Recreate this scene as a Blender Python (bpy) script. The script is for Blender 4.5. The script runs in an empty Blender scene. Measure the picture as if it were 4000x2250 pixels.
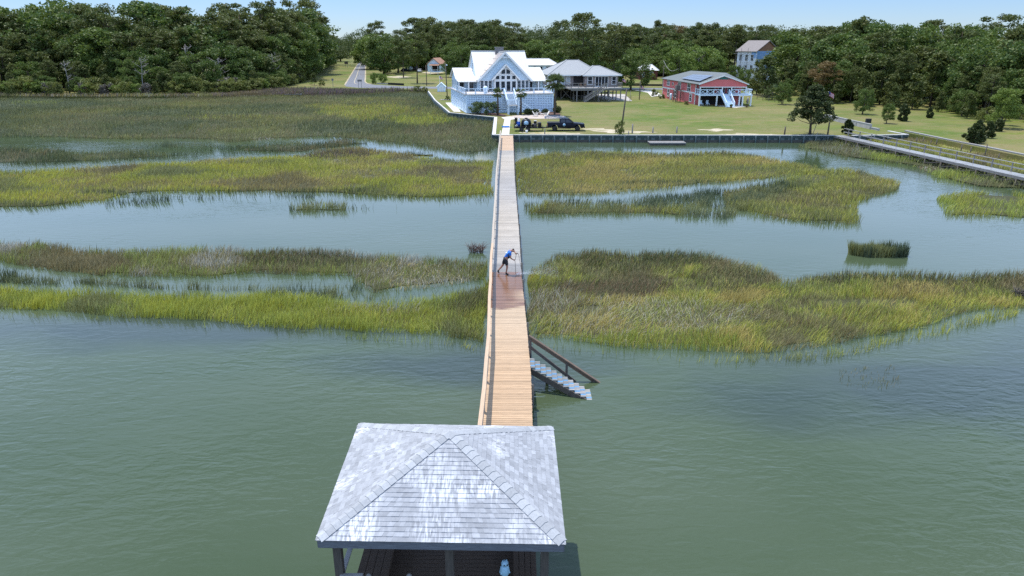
import bpy, bmesh, math, random
import numpy as np
from mathutils import Vector, Matrix
from mathutils.geometry import tessellate_polygon
R = math.radians
random.seed(7)
rng = np.random.default_rng(11)
scene = bpy.context.scene
col = scene.collection

# ------------------------------------------------------------------ camera and survey
FPX, YH, CZ = 2700.0, 160.0, 14.3            # focal length and horizon row of the 4000 px photograph, camera height
PITCH = math.atan((1125 - YH) / FPX)
cp, sp = math.cos(PITCH), math.sin(PITCH)
def G(px, py, z=1.0):
    """photo pixel -> point on the level z"""
    dx, dz, dy = (px - 2000) / FPX, -(py - 1125) / FPX, 1.0
    wy, wz = dy * cp + dz * sp, dz * cp - dy * sp
    t = (z - CZ) / wz
    return Vector((dx * t, wy * t, z))
def A(px, py, Y):
    """photo pixel -> point at distance Y"""
    dx, dz = (px - 2000) / FPX, -(py - 1125) / FPX
    wy, wz = cp + dz * sp, dz * cp - sp
    t = Y / wy
    return Vector((dx * t, Y, CZ + wz * t))
def proj(X, Y, Z):
    zc = Y * cp - (Z - CZ) * sp
    yc = -(Z - CZ) * cp - Y * sp
    return 2000 + FPX * X / zc, 1125 + FPX * yc / zc
def Q(x, y, z=0.0): return G(x * 1.5528, y * 1.5528, z)      # from the 2576 px overview

cam = bpy.data.objects.new('camera', bpy.data.cameras.new('camera'))
col.objects.link(cam)
cam.location = (0, 0, CZ)
cam.rotation_euler = (R(90) - PITCH, 0, 0)
cam.data.sensor_width = 36
cam.data.lens = 36 * FPX / 4000
cam.data.clip_end = 8000
cam.data.clip_start = 0.1
scene.camera = cam
scene.view_settings.view_transform = 'Standard'
scene.view_settings.look = 'None'
scene.view_settings.gamma = 1
scene.view_settings.exposure = 0.12
scene.cycles.max_bounces = 6
scene.cycles.diffuse_bounces = 2
scene.cycles.glossy_bounces = 3
scene.cycles.transmission_bounces = 4
scene.cycles.transparent_max_bounces = 8
scene.cycles.use_denoising = False

# ------------------------------------------------------------------ sun and sky
sd = Vector((-0.21, 0.28, 1.0)).normalized()                 # towards the sun
sun = bpy.data.objects.new('sun', bpy.data.lights.new('sun', 'SUN'))
col.objects.link(sun)
sun.data.energy = 4.8
sun.data.angle = R(0.53)
sun.data.color = (1.0, 0.955, 0.88)
sun.rotation_euler = sd.to_track_quat('Z', 'Y').to_euler()
world = bpy.data.worlds.new('World'); scene.world = world
world.use_nodes = True
wn, wl = world.node_tree.nodes, world.node_tree.links
bg = wn['Background']
sky = wn.new('ShaderNodeTexSky'); sky.sky_type = 'NISHITA'; sky.sun_disc = False
sky.sun_elevation = math.asin(sd.z); sky.sun_rotation = math.atan2(sd.x, sd.y)
sky.air_density = 1.0; sky.dust_density = 0.1; sky.ozone_density = 3.0; sky.altitude = 600
# fair-weather cloud, plus a pale low band added to brighten the water; horizon clear
tc = wn.new('ShaderNodeTexCoord'); sep = wn.new('ShaderNodeSeparateXYZ')
wl.new(tc.outputs['Generated'], sep.inputs[0])
mpv = wn.new('ShaderNodeMapping'); mpv.inputs['Scale'].default_value = (2.2, 3.4, 6.0)
wl.new(tc.outputs['Generated'], mpv.inputs[0])
cn = wn.new('ShaderNodeTexNoise'); cn.inputs['Scale'].default_value = 1.6; cn.inputs['Detail'].default_value = 7
wl.new(mpv.outputs[0], cn.inputs['Vector'])
cr = wn.new('ShaderNodeMapRange'); cr.inputs[1].default_value = 0.24; cr.inputs[2].default_value = 0.60
wl.new(cn.outputs['Fac'], cr.inputs[0])
el = wn.new('ShaderNodeMapRange'); el.inputs[1].default_value = 0.07; el.inputs[2].default_value = 0.15; el.inputs[4].default_value = 0.95
wl.new(sep.outputs['Z'], el.inputs[0])
mu = wn.new('ShaderNodeMath'); mu.operation = 'MULTIPLY'
band = wn.new('ShaderNodeMapRange'); band.inputs[1].default_value = 0.22; band.inputs[2].default_value = 0.55; band.inputs[3].default_value = 0.7; band.inputs[4].default_value = 0.0
wl.new(sep.outputs['Z'], band.inputs[0])
bm_ = wn.new('ShaderNodeMath'); bm_.operation = 'ADD'; bm_.use_clamp = True; wl.new(cr.outputs[0], bm_.inputs[0]); wl.new(band.outputs[0], bm_.inputs[1])
wl.new(bm_.outputs[0], mu.inputs[0]); wl.new(el.outputs[0], mu.inputs[1])
mx = wn.new('ShaderNodeMix'); mx.data_type = 'RGBA'
wl.new(mu.outputs[0], mx.inputs['Factor']); tint = wn.new('ShaderNodeMix'); tint.data_type = 'RGBA'; tint.blend_type = 'MULTIPLY'; tint.inputs['Factor'].default_value = 1
tint.inputs[7].default_value = (0.57, 0.71, 1.02, 1); wl.new(sky.outputs[0], tint.inputs[6])
wl.new(tint.outputs[2], mx.inputs[6]); mx.inputs[7].default_value = (5.9, 8.2, 12.4, 1)
wl.new(mx.outputs[2], bg.inputs[0])
bg.inputs[1].default_value = 0.13

# ------------------------------------------------------------------ materials
def N(nt, t, **kw):
    n = nt.nodes.new(t)
    for k, v in kw.items(): setattr(n, k, v)
    return n
def mat(name, c, rough=0.6, c2=None, scale=3.0, bump=0.0, bscale=None, metal=0.0, spec=0.5, stretch=None, coat=0.0, detail=5):
    m = bpy.data.materials.new(name); m.use_nodes = True
    nt = m.node_tree; b = nt.nodes['Principled BSDF']; L = nt.links.new
    b.inputs['Base Color'].default_value = (*c, 1)
    b.inputs['Roughness'].default_value = rough
    b.inputs['Metallic'].default_value = metal
    b.inputs['Specular IOR Level'].default_value = spec
    if coat: b.inputs['Coat Weight'].default_value = coat; b.inputs['Coat Roughness'].default_value = 0.05
    if c2 is not None or bump:
        tc = N(nt, 'ShaderNodeTexCoord'); mp = N(nt, 'ShaderNodeMapping')
        L(tc.outputs['Object'], mp.inputs[0])
        if stretch: mp.inputs['Scale'].default_value = stretch
    if c2 is not None:
        no = N(nt, 'ShaderNodeTexNoise'); no.inputs['Scale'].default_value = scale; no.inputs['Detail'].default_value = detail
        L(mp.outputs[0], no.inputs['Vector'])
        r = N(nt, 'ShaderNodeMapRange'); r.inputs[1].default_value = 0.3; r.inputs[2].default_value = 0.7
        L(no.outputs['Fac'], r.inputs[0])
        mi = N(nt, 'ShaderNodeMix', data_type='RGBA'); mi.inputs[6].default_value = (*c, 1); mi.inputs[7].default_value = (*c2, 1)
        L(r.outputs[0], mi.inputs['Factor']); L(mi.outputs[2], b.inputs['Base Color'])
    if bump:
        nb = N(nt, 'ShaderNodeTexNoise'); nb.inputs['Scale'].default_value = bscale or scale * 3; nb.inputs['Detail'].default_value = 4
        L(mp.outputs[0], nb.inputs['Vector'])
        bu = N(nt, 'ShaderNodeBump'); bu.inputs['Strength'].default_value = bump; bu.inputs['Distance'].default_value = 0.02
        L(nb.outputs['Fac'], bu.inputs['Height']); L(bu.outputs[0], b.inputs['Normal'])
    return m
def attr_mat(name, rough=0.6, trans=0.0, grain=0.0, gscale=(3, 40, 40), spec=0.3, wet=False, rnd=0.0):
    """colour from the mesh's own 'Col' attribute (what the plant or plank is), with fine grain on top"""
    m = bpy.data.materials.new(name); m.use_nodes = True
    nt = m.node_tree; b = nt.nodes['Principled BSDF']; L = nt.links.new
    at = N(nt, 'ShaderNodeAttribute', attribute_name='Col')
    out = at.outputs['Color']
    if grain:
        g = N(nt, 'ShaderNodeNewGeometry'); mp = N(nt, 'ShaderNodeMapping'); mp.inputs['Scale'].default_value = gscale
        L(g.outputs['Position'], mp.inputs[0])
        no = N(nt, 'ShaderNodeTexNoise'); no.inputs['Scale'].default_value = 1.0; no.inputs['Detail'].default_value = 5
        L(mp.outputs[0], no.inputs['Vector'])
        r = N(nt, 'ShaderNodeMapRange'); r.inputs[1].default_value = 0.25; r.inputs[2].default_value = 0.75
        r.inputs[3].default_value = 1 - grain; r.inputs[4].default_value = 1 + grain
        L(no.outputs['Fac'], r.inputs[0])
        mi = N(nt, 'ShaderNodeVectorMath', operation='SCALE'); L(out, mi.inputs[0]); L(r.outputs[0], mi.inputs['Scale'])
        out = mi.outputs[0]
    L(out, b.inputs['Base Color'])
    b.inputs['Roughness'].default_value = rough
    b.inputs['Specular IOR Level'].default_value = spec
    if wet:
        mr = N(nt, 'ShaderNodeMapRange'); mr.inputs[3].default_value = rough; mr.inputs[4].default_value = 0.22
        L(at.outputs['Alpha'], mr.inputs[0]); L(mr.outputs[0], b.inputs['Roughness'])
    if trans:
        t = N(nt, 'ShaderNodeBsdfTranslucent'); L(out, t.inputs[0])
        ms = N(nt, 'ShaderNodeMixShader'); ms.inputs[0].default_value = trans
        L(b.outputs[0], ms.inputs[1]); L(t.outputs[0], ms.inputs[2])
        L(ms.outputs[0], nt.nodes['Material Output'].inputs['Surface'])
    return m
def leaf_mat(name, ca, cb, cc, trans=0.3):
    """foliage: one hue per plant, a lighter or darker tint per leaf spray"""
    m = bpy.data.materials.new(name); m.use_nodes = True
    nt = m.node_tree; b = nt.nodes['Principled BSDF']; L = nt.links.new
    oi = N(nt, 'ShaderNodeObjectInfo'); ge = N(nt, 'ShaderNodeNewGeometry')
    m1 = N(nt, 'ShaderNodeMix', data_type='RGBA'); m1.inputs[6].default_value = (*ca, 1); m1.inputs[7].default_value = (*cb, 1)
    L(oi.outputs['Random'], m1.inputs['Factor'])
    m2 = N(nt, 'ShaderNodeMix', data_type='RGBA'); m2.inputs[7].default_value = (*cc, 1)
    p = N(nt, 'ShaderNodeMath', operation='POWER'); p.inputs[1].default_value = 1.6
    L(ge.outputs['Random Per Island'], p.inputs[0]); L(p.outputs[0], m2.inputs['Factor'])
    L(m1.outputs[2], m2.inputs[6])
    L(m2.outputs[2], b.inputs['Base Color'])
    b.inputs['Roughness'].default_value = 0.55; b.inputs['Specular IOR Level'].default_value = 0.3
    t = N(nt, 'ShaderNodeBsdfTranslucent'); L(m2.outputs[2], t.inputs[0])
    ms = N(nt, 'ShaderNodeMixShader'); ms.inputs[0].default_value = trans
    L(b.outputs[0], ms.inputs[1]); L(t.outputs[0], ms.inputs[2])
    L(ms.outputs[0], nt.nodes['Material Output'].inputs['Surface'])
    return m

M = {}
M['white'] = mat('white_paint', (0.72, 0.85, 0.97), 0.5, (0.68, 0.82, 0.95), 1.5)
M['siding'] = mat('pale_blue_siding', (0.64, 0.79, 0.90), 0.6, (0.60, 0.75, 0.87), 2.0)
M['trim'] = mat('white_trim', (0.80, 0.81, 0.80), 0.45)
M['metal_roof'] = mat('white_metal_roof', (0.66, 0.65, 0.62), 0.4, (0.60, 0.59, 0.56), 0.6)
M['glass'] = mat('window_glass', (0.012, 0.018, 0.03), 0.06, spec=0.6)
M['blind'] = mat('pale_blinds', (0.40, 0.44, 0.46), 0.3)
M['lattice_back'] = mat('blue_underfloor_wall', (0.42, 0.60, 0.95), 0.7)
M['deckfloor'] = mat('pale_deck_boards', (0.55, 0.50, 0.47), 0.6, (0.48, 0.44, 0.42), 2.0)
M['chimney'] = mat('grey_brick', (0.25, 0.23, 0.23), 0.8, (0.16, 0.15, 0.15), 6.0)
M['solar_tan'] = mat('tan_roof_panels', (0.30, 0.25, 0.22), 0.35, (0.36, 0.30, 0.26), 1.0)
M['shingle_grey'] = mat('grey_roof_shingles', (0.30, 0.31, 0.31), 0.8, (0.25, 0.26, 0.27), 2.5, 0.3)
M['shingle_green'] = mat('greygreen_roof_shingles', (0.125, 0.142, 0.142), 0.8, (0.10, 0.115, 0.118), 2.5, 0.3)
M['shingle_brown'] = mat('brown_roof_shingles', (0.36, 0.19, 0.12), 0.8, (0.30, 0.16, 0.1), 2.5)
M['taupe'] = mat('taupe_siding', (0.24, 0.20, 0.185), 0.7, (0.29, 0.245, 0.225), 2.0)
M['greywood'] = mat('grey_weathered_timber', (0.25, 0.235, 0.22), 0.75, (0.16, 0.15, 0.14), 6.0)
M['lightwood'] = mat('silvery_timber', (0.33, 0.32, 0.31), 0.7, (0.24, 0.235, 0.23), 5.0)
M['darkwood'] = mat('dark_timber', (0.075, 0.06, 0.05), 0.75, (0.12, 0.10, 0.085), 5.0)
M['brownwood'] = mat('brown_timber', (0.20, 0.12, 0.07), 0.7, (0.13, 0.075, 0.045), 4.0, stretch=(1, 8, 8))
M['pole'] = mat('creosoted_pole', (0.085, 0.065, 0.05), 0.8, (0.14, 0.11, 0.085), 6.0)
M['pink'] = mat('pink_siding', (0.70, 0.17, 0.17), 0.65, (0.64, 0.15, 0.155), 1.5)
M['solar'] = mat('solar_panel_glass', (0.05, 0.06, 0.085), 0.15, (0.07, 0.08, 0.11), 0.5)
M['teal'] = mat('teal_vent', (0.03, 0.14, 0.13), 0.6)
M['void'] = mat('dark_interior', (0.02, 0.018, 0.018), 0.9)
M['wrap_blue'] = mat('blue_house_wrap', (0.14, 0.32, 0.62), 0.5, (0.30, 0.45, 0.70), 1.2)
M['wrap_white'] = mat('white_house_wrap', (0.74, 0.76, 0.80), 0.55, (0.62, 0.68, 0.76), 0.7)
M['sheathing'] = mat('brown_sheathing', (0.30, 0.15, 0.08), 0.8, (0.24, 0.12, 0.065), 2.0)
M['brick'] = mat('red_brick', (0.17, 0.045, 0.035), 0.85, (0.13, 0.035, 0.03), 4.0)
M['concrete'] = mat('pale_concrete', (0.62, 0.58, 0.52), 0.8, (0.54, 0.50, 0.45), 1.5)
M['oldconcrete'] = mat('stained_concrete', (0.44, 0.41, 0.38), 0.85, (0.33, 0.31, 0.29), 1.0, 0.3)
M['patio'] = mat('patio_pavers', (0.48, 0.40, 0.34), 0.8, (0.40, 0.33, 0.28), 4.0)
M['mulch'] = mat('brown_mulch', (0.08, 0.04, 0.028), 0.95, (0.12, 0.06, 0.04), 8.0)
M['asphalt'] = mat('grey_asphalt', (0.15, 0.155, 0.17), 0.85, (0.12, 0.125, 0.14), 0.7)
M['yellowline'] = mat('worn_yellow_line', (0.42, 0.36, 0.24), 0.8)
M['sand'] = mat('pale_sand', (0.50, 0.42, 0.31), 0.95, (0.23, 0.20, 0.09), 0.55, detail=8)
M['bulk_plank'] = mat('dark_green_sheetpile', (0.030, 0.058, 0.058), 0.5, (0.045, 0.08, 0.082), 2.0)
M['bulk_rib'] = mat('grey_green_pile', (0.14, 0.175, 0.17), 0.6, (0.07, 0.10, 0.10), 3.0)
M['bulk_cap'] = mat('bleached_timber_cap', (0.58, 0.56, 0.52), 0.7, (0.46, 0.45, 0.43), 2.0)
M['navy'] = mat('navy_car_paint', (0.004, 0.006, 0.016), 0.35, spec=0.22)
M['rubber'] = mat('black_rubber', (0.014, 0.014, 0.015), 0.8)
M['blackplastic'] = mat('black_polyethylene', (0.007, 0.008, 0.012), 0.45, spec=0.25)
M['blacksteel'] = mat('black_steel', (0.014, 0.013, 0.013), 0.5, spec=0.25)
M['rim'] = mat('dark_alloy', (0.10, 0.10, 0.105), 0.35, metal=0.6)
M['decal'] = mat('pale_blue_decal', (0.42, 0.60, 0.74), 0.5)
M['decal2'] = mat('blue_decal_mark', (0.10, 0.32, 0.55), 0.5)
M['blueplastic'] = mat('blue_barrel', (0.01, 0.10, 0.48), 0.4)
M['whiteplastic'] = mat('white_plastic', (0.72, 0.72, 0.70), 0.5)
M['grime'] = mat('dull_machine_metal', (0.12, 0.09, 0.08), 0.5, (0.20, 0.19, 0.18), 8.0)
M['red_lens'] = mat('red_lamp_lens', (0.22, 0.01, 0.01), 0.2)
M['headlight'] = mat('lamp_lens', (0.5, 0.5, 0.5), 0.15)
M['yellow'] = mat('yellow_hose', (0.60, 0.46, 0.05), 0.5)
M['bluehose'] = mat('blue_hose', (0.02, 0.22, 0.60), 0.4)
M['silverpaint'] = mat('silver_car_paint', (0.42, 0.45, 0.48), 0.3, metal=0.3)
M['flagwhite'] = mat('flag_cloth', (0.62, 0.60, 0.60), 0.8)
M['flagred'] = mat('flag_red', (0.45, 0.04, 0.05), 0.8)
M['flagblue'] = mat('flag_blue', (0.03, 0.05, 0.20), 0.8)
M['decoy'] = mat('pale_blue_plastic', (0.28, 0.48, 0.62), 0.5, (0.36, 0.56, 0.68), 9.0)
M['skin'] = mat('skin', (0.36, 0.17, 0.11), 0.6)
M['skin_pale'] = mat('pale_skin', (0.50, 0.30, 0.23), 0.6)
M['bark'] = mat('bark', (0.10, 0.075, 0.055), 0.9, (0.06, 0.045, 0.035), 3.0, stretch=(4, 4, 0.6))
M['deadwood'] = mat('bleached_dead_wood', (0.40, 0.37, 0.34), 0.9, (0.28, 0.25, 0.23), 2.0)
M['straw'] = mat('dead_straw', (0.30, 0.23, 0.15), 0.9, (0.22, 0.16, 0.10), 6.0)

# ------------------------------------------------------------------ mesh builder and tagging
class MB:
    def __init__(s): s.v, s.f, s.m, s.sm = [], [], [], []
    def add(s, vs, fs, mi=0, smooth=False):
        o = len(s.v); s.v += [tuple(p) for p in vs]
        for f in fs: s.f.append(tuple(i + o for i in f)); s.m.append(mi); s.sm.append(smooth)
        return s
    def box(s, c, d, mi=0, rz=0.0, taper=1.0):
        hx, hy, hz = d[0] / 2, d[1] / 2, d[2] / 2; ca, sa = math.cos(rz), math.sin(rz); vs = []
        for z, k in ((-hz, 1.0), (hz, taper)):
            for x, y in ((-hx, -hy), (hx, -hy), (hx, hy), (-hx, hy)):
                x, y = x * k, y * k
                vs.append((c[0] + x * ca - y * sa, c[1] + x * sa + y * ca, c[2] + z))
        return s.add(vs, [(3, 2, 1, 0), (4, 5, 6, 7), (0, 1, 5, 4), (1, 2, 6, 5), (2, 3, 7, 6), (3, 0, 4, 7)], mi)
    def beam(s, a, b, w, h, mi=0):
        a, b = Vector(a), Vector(b); d = (b - a).normalized()
        up = Vector((0, 0, 1)) if abs(d.z) < 0.95 else Vector((0, 1, 0))
        x = d.cross(up).normalized() * w / 2; u = x.cross(d).normalized() * h / 2
        vs = [p + i * x + j * u for p in (a, b) for i, j in ((-1, -1), (1, -1), (1, 1), (-1, 1))]
        return s.add(vs, [(0, 1, 2, 3), (7, 6, 5, 4), (0, 4, 5, 1), (1, 5, 6, 2), (2, 6, 7, 3), (3, 7, 4, 0)], mi)
    def tube(s, pts, r, n=6, mi=0, cap=True):
        pts = [Vector(p) for p in pts]; k = len(pts); rs = r if isinstance(r, (list, tuple)) else [r] * k
        vs, fs = [], []
        ref = None
        for i, p in enumerate(pts):
            d = (pts[min(i + 1, k - 1)] - pts[max(i - 1, 0)]).normalized()
            if ref is None: ref = Vector((1, 0, 0)) if abs(d.x) < 0.9 else Vector((0, 1, 0))
            x = (ref - d * ref.dot(d)).normalized(); y = d.cross(x); ref = x
            for j in range(n):
                a = 2 * math.pi * j / n; vs.append(p + (x * math.cos(a) + y * math.sin(a)) * rs[i])
        for i in range(k - 1):
            for j in range(n): fs.append((i * n + j, i * n + (j + 1) % n, (i + 1) * n + (j + 1) % n, (i + 1) * n + j))
        if cap: fs += [tuple(range(n - 1, -1, -1)), tuple(range((k - 1) * n, k * n))]
        return s.add(vs, fs, mi, True)
    def lathe(s, prof, c=(0, 0, 0), n=16, mi=0, axis='z'):
        vs, fs = [], []; k = len(prof)
        for r, h in prof:
            for j in range(n):
                a = 2 * math.pi * j / n; x, y = r * math.cos(a), r * math.sin(a)
                p = (x, y, h) if axis == 'z' else ((x, -h, y) if axis == 'y' else (h, x, y))
                vs.append((c[0] + p[0], c[1] + p[1], c[2] + p[2]))
        for i in range(k - 1):
            for j in range(n): fs.append((i * n + j, i * n + (j + 1) % n, (i + 1) * n + (j + 1) % n, (i + 1) * n + j))
        fs += [tuple(range(n - 1, -1, -1)), tuple(range((k - 1) * n, k * n))]
        return s.add(vs, fs, mi, True)
    def prism(s, poly, z0, z1, mi=0):
        n = len(poly); vs = [(p[0], p[1], z0) for p in poly] + [(p[0], p[1], z1) for p in poly]
        o = len(s.v); s.v += vs
        for t in tessellate_polygon([[Vector((p[0], p[1], 0)) for p in poly]]):
            a, b, c = (Vector((poly[i][0], poly[i][1], 0)) for i in t)
            t = t if (b - a).cross(c - a).z > 0 else t[::-1]
            s.f.append(tuple(o + n + i for i in t)); s.m.append(mi); s.sm.append(False)
            s.f.append(tuple(o + i for i in t[::-1])); s.m.append(mi); s.sm.append(False)
        for i in range(n): s.f.append((o + i, o + (i + 1) % n, o + n + (i + 1) % n, o + n + i)); s.m.append(mi); s.sm.append(False)
        return s
    def extrude_x(s, prof, x0, x1, mi=0):
        """profile of (y, z) pairs carried from x0 to x1"""
        n = len(prof); vs = [(x0, y, z) for y, z in prof] + [(x1, y, z) for y, z in prof]
        return s.add(vs, [tuple(range(n)), tuple(range(2 * n - 1, n - 1, -1))] + [(i, n + i, n + (i + 1) % n, (i + 1) % n) for i in range(n)], mi)
    def slab(s, poly, th, mi=0):
        """a flat board whose top face is the given 3-D polygon"""
        p = [Vector(q) for q in poly]; n = (p[1] - p[0]).cross(p[2] - p[0]).normalized()
        if n.z < 0: p.reverse(); n = -n
        k = len(p)
        return s.add(p + [q - n * th for q in p], [tuple(range(k)), tuple(range(2 * k - 1, k - 1, -1))] + [(i, k + i, k + (i + 1) % k, (i + 1) % k) for i in range(k)], mi)
    def build(s, name, mats, parent=None, loc=None, rz=0.0, fixn=True, bevel=0.0):
        me = bpy.data.meshes.new(name)
        me.from_pydata(s.v, [], s.f)
        for m in (mats if isinstance(mats, (list, tuple)) else [mats]): me.materials.append(m)
        me.polygons.foreach_set('material_index', s.m)
        me.polygons.foreach_set('use_smooth', s.sm)
        me.update()
        if fixn:
            bm = bmesh.new(); bm.from_mesh(me); bmesh.ops.recalc_face_normals(bm, faces=bm.faces); bm.to_mesh(me); bm.free()
        o = bpy.data.objects.new(name, me); col.objects.link(o)
        if parent: o.parent = parent
        if loc is not None: o.location = loc
        o.rotation_euler.z = rz
        if bevel:
            b = o.modifiers.new('bevel', 'BEVEL'); b.width = bevel; b.segments = 2; b.limit_method = 'ANGLE'
        return o
def tag(o, label=None, cat=None, group=None, kind=None):
    if label: o['label'] = label
    if cat: o['category'] = cat
    if group: o['group'] = group
    if kind: o['kind'] = kind
    return o
def thing(name, label, cat, loc=(0, 0, 0), rz=0.0, group=None):
    o = bpy.data.objects.new(name, None); col.objects.link(o)
    o.empty_display_size = 0.3; o.location = loc; o.rotation_euler.z = rz
    return tag(o, label, cat, group)
def copy_tree(o, parent=None):
    c = o.copy(); col.objects.link(c); c.parent = parent
    for ch in [x for x in list(col.objects) if x.parent == o and x != c]: copy_tree(ch, c)
    return c
def raw_mesh(name, V, F, mats, colors=None, parent=None, smooth=False, vnorm=None):
    """numpy arrays -> mesh object; F is (n, 3) or (n, 4)"""
    me = bpy.data.meshes.new(name)
    k = F.shape[1]
    me.vertices.add(len(V)); me.vertices.foreach_set('co', V.astype(np.float32).ravel())
    me.loops.add(F.size); me.loops.foreach_set('vertex_index', F.astype(np.int32).ravel())
    me.polygons.add(len(F)); me.polygons.foreach_set('loop_start', np.arange(0, F.size, k, dtype=np.int32))
    me.polygons.foreach_set('use_smooth', np.zeros(len(F), dtype=bool))
    me.update(calc_edges=True)
    if colors is not None:
        ca = me.color_attributes.new('Col', 'FLOAT_COLOR', 'POINT')
        c4 = np.ones((len(V), 4), np.float32); c4[:, :colors.shape[1]] = colors
        ca.data.foreach_set('color', c4.ravel())
    for m in (mats if isinstance(mats, (list, tuple)) else [mats]): me.materials.append(m)
    o = bpy.data.objects.new(name, me); col.objects.link(o)
    if parent: o.parent = parent
    return o
# value noise in the plane
_tab = rng.random((256, 256))
def vnoise(x, y):
    xi, yi = np.floor(x).astype(int), np.floor(y).astype(int); fx, fy = x - xi, y - yi
    fx, fy = fx * fx * (3 - 2 * fx), fy * fy * (3 - 2 * fy)
    t = lambda a, b: _tab[a & 255, b & 255]
    return (t(xi, yi) * (1 - fx) + t(xi + 1, yi) * fx) * (1 - fy) + (t(xi, yi + 1) * (1 - fx) + t(xi + 1, yi + 1) * fx) * fy
def fnoise(x, y, s, o=4):
    r, a, n = 0, 1.0, 0
    for i in range(o): r = r + a * vnoise(x / s + 17.3 * i, y / s + 5.7 * i); n += a; a *= 0.5; s *= 0.5
    return r / n
# ================================================================== GROUND, WATER, ROADS
def ground_mat():
    m = bpy.data.materials.new('lawn'); m.use_nodes = True
    nt = m.node_tree; b = nt.nodes['Principled BSDF']; L = nt.links.new
    g = N(nt, 'ShaderNodeNewGeometry')
    def noise(s, d=6, st=(1, 1, 1)):
        mp = N(nt, 'ShaderNodeMapping'); mp.inputs['Scale'].default_value = st; L(g.outputs['Position'], mp.inputs[0])
        n = N(nt, 'ShaderNodeTexNoise'); n.inputs['Scale'].default_value = s; n.inputs['Detail'].default_value = d
        n.inputs['Roughness'].default_value = 0.6
        L(mp.outputs[0], n.inputs['Vector']); return n.outputs['Fac']
    def ramp(x, a, bb):
        r = N(nt, 'ShaderNodeMapRange'); r.inputs[1].default_value = a; r.inputs[2].default_value = bb; L(x, r.inputs[0]); return r.outputs[0]
    def mix(f, a, c):
        mi = N(nt, 'ShaderNodeMix', data_type='RGBA'); L(f, mi.inputs['Factor'])
        if isinstance(a, tuple): mi.inputs[6].default_value = (*a, 1)
        else: L(a, mi.inputs[6])
        mi.inputs[7].default_value = (*c, 1); return mi.outputs[2]
    c = mix(ramp(noise(0.05, 6), 0.38, 0.62), (0.082, 0.120, 0.016), (0.185, 0.160, 0.062))    # green and sun-dried
    c = mix(ramp(noise(0.16, 6, (0.5, 1.6, 1)), 0.50, 0.72), c, (0.130, 0.155, 0.020))           # greener swaths
    c = mix(ramp(noise(0.5, 5), 0.60, 0.80), c, (0.21, 0.16, 0.09))                             # thin spots
    c = mix(ramp(noise(0.35, 6, (1, 1.5, 1)), 0.52, 0.68), c, (0.185, 0.150, 0.062))
    c = mix(ramp(noise(1.4, 5), 0.56, 0.72), c, (0.085, 0.115, 0.018))
    c = mix(ramp(noise(6.0, 3), 0.55, 0.9), c, (0.075, 0.085, 0.02))
    L(c, b.inputs['Base Color']); b.inputs['Roughness'].default_value = 0.9; b.inputs['Specular IOR Level'].default_value = 0.2
    bu = N(nt, 'ShaderNodeBump'); bu.inputs['Strength'].default_value = 0.6; bu.inputs['Distance'].default_value = 0.05
    L(noise(7.0, 3), bu.inputs['Height']); L(bu.outputs[0], b.inputs['Normal'])
    return m
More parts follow.
